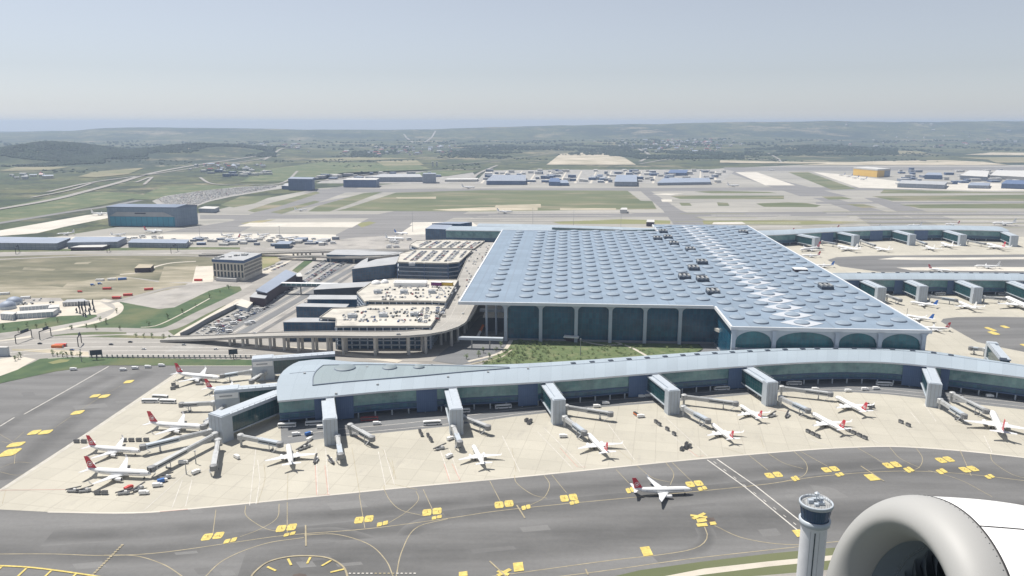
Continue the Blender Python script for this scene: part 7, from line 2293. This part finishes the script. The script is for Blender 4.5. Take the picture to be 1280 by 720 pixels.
for (u0, u1), (D0, D1), n_, lab in VIL:
    for i in range(n_):
        D = rv.uniform(D0, D1); p = PD(rv.gauss((u0 + u1) / 2, (u1 - u0) / 4.2), 200, D)
        o = hm0[rv.randrange(3)].copy(); COL.objects.link(o); o.name = 'village_house'
        k = rv.uniform(.7, 1.5) * (1 if D < 5000 else 1.25)
        o.location = (p.x, p.y, hgt(p.x, p.y) - .5); o.rotation_euler = (0, 0, rv.uniform(0, 3)); o.scale = (k * rv.uniform(.8, 1.8), k, k * .9)
        tag(o, lab, 'house', lab.replace('pale house', 'pale houses').replace('pale shed', 'pale sheds'))
for u, v, lab in ((541, 208, 'left of two slim pale towers beyond the cargo halls'), (546, 208, 'right of two slim pale towers beyond the cargo halls')):
    q = P(u, v, 0)
    t = empty('tower_block', (q.x, q.y, 0), 0, lab, 'tower')
    mb = MB(); mb.box((0, 0, 11), (9, 9, 22)); mb.build('shaft', M['white_build'], t)
    mb = MB(); mb.box((0, 0, 22.8), (11, 11, 1.4)); mb.build('roof', M['white_build'], t)

# ------------------------------------------------------------------ control tower
TZ = 62.0
c0 = P(1020.5, 627, TZ)
kk = (P(1041, 627, TZ) - P(1000, 627, TZ)).length / 2 / 7.4
t = empty('control_tower', (c0.x, c0.y, 0), 0, 'round white control tower with a dark glass cab at the bottom right', 'control tower')
X, Y = c0.x, c0.y
O = (X, Y, 0)
m_tower = mat('tower white', (0.66, 0.67, 0.69), 0.5, 0, 0.05, 0.2, 'object')
rad = 7.4 * kk
mb = MB(); mb.lathe([(rad * .77, 0), (rad * .77, TZ - 10.6)], 40, 0, O); local_part(mb, 'shaft', m_tower, t, True)
va = (Vector((0, 0, 0)) - Vector((X, Y, 0))).normalized()
sd = Vector((-va.y, va.x, 0))
mb = MB()
for off in (0.10,):
    p = Vector((X, Y, 0)) + va * (rad * .772) + sd * (rad * off)
    mb.beam(p - sd * .22 - va * .1, p + sd * .22 - va * .1, .5, TZ - 12)
local_part(mb, 'window_slot', M['glass_dark'], t)
mb = MB()
for off in (-.16, .36):
    p = Vector((X, Y, 0)) + va * math.sqrt(max(.1, (rad * .775) ** 2 - (rad * off) ** 2)) + sd * (rad * off)
    mb.beam(p - sd * .06 - va * .06, p + sd * .06 - va * .06, .2, TZ - 11.5)
local_part(mb, 'panel_joint', M['grey'], t)
mb = MB(); mb.lathe([(rad * .77, TZ - 10.6), (rad * .90, TZ - 10.0), (rad * .93, TZ - 7.9), (rad * .82, TZ - 7.6)], 40, 0, O); local_part(mb, 'gallery', M['grey_light'], t, True)
mb = MB(); mb.lathe([(rad * .78, TZ - 7.6), (rad * .91, TZ - 1.7)], 40, 0, O); local_part(mb, 'cab_glazing', M['glass_cab'], t, True)
mb = MB()
for k in range(20):
    a = 2 * math.pi * k / 20
    mb.tube([(X + math.cos(a) * rad * .785, Y + math.sin(a) * rad * .785, TZ - 7.6), (X + math.cos(a) * rad * .915, Y + math.sin(a) * rad * .915, TZ - 1.7)], .09, 5)
local_part(mb, 'mullion', M['navy'], t)
mb = MB(); mb.lathe([(rad * .88, TZ - 1.75), (rad * .99, TZ - 1.5), (rad, TZ - .3), (rad * .98, TZ), (rad * .91, TZ), (rad * .89, TZ - .9)], 44, 0, O); local_part(mb, 'roof_rim', M['grey_light'], t, True)
mb = MB(); mb.lathe([(rad * .895, TZ - .92), (rad * .02, TZ - .8)], 44, 0, O, cap=True); local_part(mb, 'roof', M['plant_grey'], t)
mb = MB()
for k in range(24):
    a = 2 * math.pi * k / 24
    mb.tube([(X + math.cos(a) * rad * .80, Y + math.sin(a) * rad * .80, TZ - .8), (X + math.cos(a) * rad * .80, Y + math.sin(a) * rad * .80, TZ + .9)], .07, 5)
for zz in (.3, .9):
    mb.lathe([(rad * .80 - .06, TZ + zz), (rad * .80 + .06, TZ + zz + .1)], 36, 0, O)
local_part(mb, 'roof_railing', M['grey'], t)
mb = MB()
rr_ = random.Random(2)
for (dx, dy, sx, sy, sz) in ((-2.4, .5, 2.2, 1.8, 1.6), (1.6, -1.2, 2.6, 1.6, 1.2), (.2, 2.2, 3.0, 1.4, 1.4), (2.8, 1.4, 1.4, 1.4, 1.8), (-.8, -2.2, 1.6, 1.6, 1.0)):
    mb.box((X + dx * kk, Y + dy * kk, TZ - .78 + sz / 2), (sx, sy, sz))
local_part(mb, 'rooftop_unit', M['grey_light'], t)
mb = MB(); mb.tube([(X, Y, TZ - .8), (X, Y, TZ + 4.2)], .22, 8); mb.lathe([(.05, TZ + 3.0), (.9, TZ + 3.3), (1.1, TZ + 3.9), (.05, TZ + 4.7)], 12, 0, O)
for dx in (-1.6, 1.8, 3.0): mb.tube([(X + dx, Y + 1, TZ - .8), (X + dx, Y + 1, TZ + 2.6)], .06, 5)
local_part(mb, 'antenna', M['grey_light'], t)

# ------------------------------------------------------------------ jet engine beside the camera
SCL = 1.4
cx, cy, cz, th, ph, Ls, Rs, Lt, Rt, Lf, Rf, Rc = 3.67004, -3.27735, 7.49786, 0.13554, -0.23754, 0.355, 1.27729, 0.33992, 0.82072, 0.62, 0.82, 1.39996
def c2w(v):
    return Vector((v[0], v[1] * SP + v[2] * CP, v[1] * CP - v[2] * SP))
ea = Vector((math.cos(ph) * math.cos(th), math.sin(ph), math.cos(ph) * math.sin(th)))
e1 = Vector((0, 1, 0)) - ea * ea.y; e1.normalize()
e2 = ea.cross(e1)
Ew = Matrix((c2w(ea), c2w(e1), c2w(e2))).transposed().to_4x4()
EC = c2w(Vector((cx, cy, cz)) * SCL) + Vector((0, 0, CAMH))
EM = Matrix.Translation(EC) @ Ew @ Matrix.Diagonal((SCL, SCL, SCL, 1))
m_lip = mat('polished inlet lip', (0.36, 0.36, 0.35), 0.55, 0.0, 0.03, 0.6, 'object')
m_cowl = mat('white cowl paint', (0.82, 0.82, 0.81), 0.30, 0, 0.015, 0.5, 'object')
m_in = mat('inlet liner', (0.20, 0.235, 0.27), 0.6, 0.0, 0.03, 0.8, 'object')
m_fan = mat('fan titanium', (0.11, 0.13, 0.155), 0.7, 0.0, 0.1, 1.0, 'object')
eng = empty('aircraft_engine', EC, 0, 'huge white jet engine with a bare metal inlet lip filling the bottom right corner', 'engine')
def epart(mb, name, m_, smooth=True, parent=eng):
    mb.v = [tuple(EM @ Vector(p)) for p in mb.v]
    o = local_part(mb, name, m_, eng, smooth)
    return o
NS = 128
outer = [(1 + (Rs - 1) * math.sin(k / 16 * math.pi / 2), Ls * (1 - math.cos(k / 16 * math.pi / 2))) for k in range(17)]
inner = [(1 - (1 - Rt) * math.sin(k / 12 * math.pi / 2), Lt * (1 - math.cos(k / 12 * math.pi / 2))) for k in range(13)]
mb = MB(); mb.lathe(list(reversed(inner)) + outer[1:], NS, 0, (0, 0, 0), 'x'); epart(mb, 'inlet_lip', m_lip)
mb = MB(); mb.lathe([(Rt, Lt + .003), (Rt + .005, Lt + .15), (Rf, Lf)], NS, 0, (0, 0, 0), 'x'); epart(mb, 'inlet_liner', m_in)
cow = [(Rs - .012, Ls - .004), (Rs - .010, Ls + .010)] + [(Rs + (Rc - Rs) * math.sin(min(1, s / 1.2) * math.pi / 2), Ls + .012 + s) for s in [k * .1 for k in range(0, 13)]] + [(Rc, Ls + 1.9), (Rc * .97, Ls + 2.6), (Rc * .86, Ls + 3.4), (Rc * .7, Ls + 4.0)]
mb = MB(); mb.lathe(cow, NS, 0, (0, 0, 0), 'x'); epart(mb, 'cowl', m_cowl)
mb = MB(); mb.lathe([(Rs + .001, Ls - .010), (Rs + .0055, Ls - .006), (Rs + .0065, Ls + .010), (Rs + .003, Ls + .016)], NS, 0, (0, 0, 0), 'x'); epart(mb, 'seam', M['dark'])
# latch line and rivets
kang = None
best = None
for j in range(720):
    a = 2 * math.pi * j / 720
    p = EM @ Vector((Ls, math.cos(a) * Rs, math.sin(a) * Rs))
    q = p - Vector((0, 0, CAMH))
    zf = q.y * CP - q.z * SP
    yc = q.y * SP + q.z * CP
    uu, vv = 640 + FPX * q.x / zf, 360 - FPX * yc / zf
    e = (uu - 1225) ** 2 + (vv - 656) ** 2
    if best is None or e < best[0]: best = (e, a)
kang = best[1]
mb = MB()
pts = []
for k in range(14):
    s = .012 + k * .1
    r_ = Rs + (Rc - Rs) * math.sin(min(1, s / 1.2) * math.pi / 2) + .002
    pts.append((Ls + s, math.cos(kang) * r_, math.sin(kang) * r_))
mb.tube(pts, .0045, 6); epart(mb, 'latch_seam', M['dark'])
mb = MB()
for j in range(120):
    a = 2 * math.pi * j / 120
    for s, rr in ((Ls - .035, Rs - .002),):
        mb.box((s, math.cos(a) * rr, math.sin(a) * rr), (.011, .011, .011))
for j in range(90):
    a = 2 * math.pi * j / 90
    mb.box((Lf - .03, math.cos(a) * (Rf - .002), math.sin(a) * (Rf - .002)), (.008, .008, .008))
epart(mb, 'rivet_row', M['plant_grey'], False)
mb = MB()
hub = .25
for j in range(24):
    a = 2 * math.pi * j / 24
    rows = []
    for k in range(7):
        f = k / 6; r_ = hub + (Rf - .02 - hub) * f
        tw_ = .5 + .7 * f
        ch = .11 + .06 * f
        an = a + .12 * math.sin(f * 3)
        ux = math.cos(tw_) * ch; ut = math.sin(tw_) * ch
        er = Vector((0, math.cos(an), math.sin(an))); et = Vector((0, -math.sin(an), math.cos(an)))
        c_ = er * r_ + Vector((Lf + .12, 0, 0))
        rows.append([c_ - Vector((ux, 0, 0)) - et * ut, c_ + et * .012, c_ + Vector((ux, 0, 0)) + et * ut, c_ - et * .012])
    mb.grid(rows, 0, close=True)
epart(mb, 'fan_blade', m_fan, False)
mb = MB(); mb.lathe([(.01, Lf - .22), (.10, Lf - .15), (.2, Lf), (.26, Lf + .12), (.26, Lf + .3)], 40, 0, (0, 0, 0), 'x'); epart(mb, 'spinner', m_fan)
mb = MB(); mb.lathe([(Rf - .001, Lf + .002), (Rf - .001, Lf + .34), (.05, Lf + .35)], 48, 0, (0, 0, 0), 'x'); epart(mb, 'fan_case', m_in)
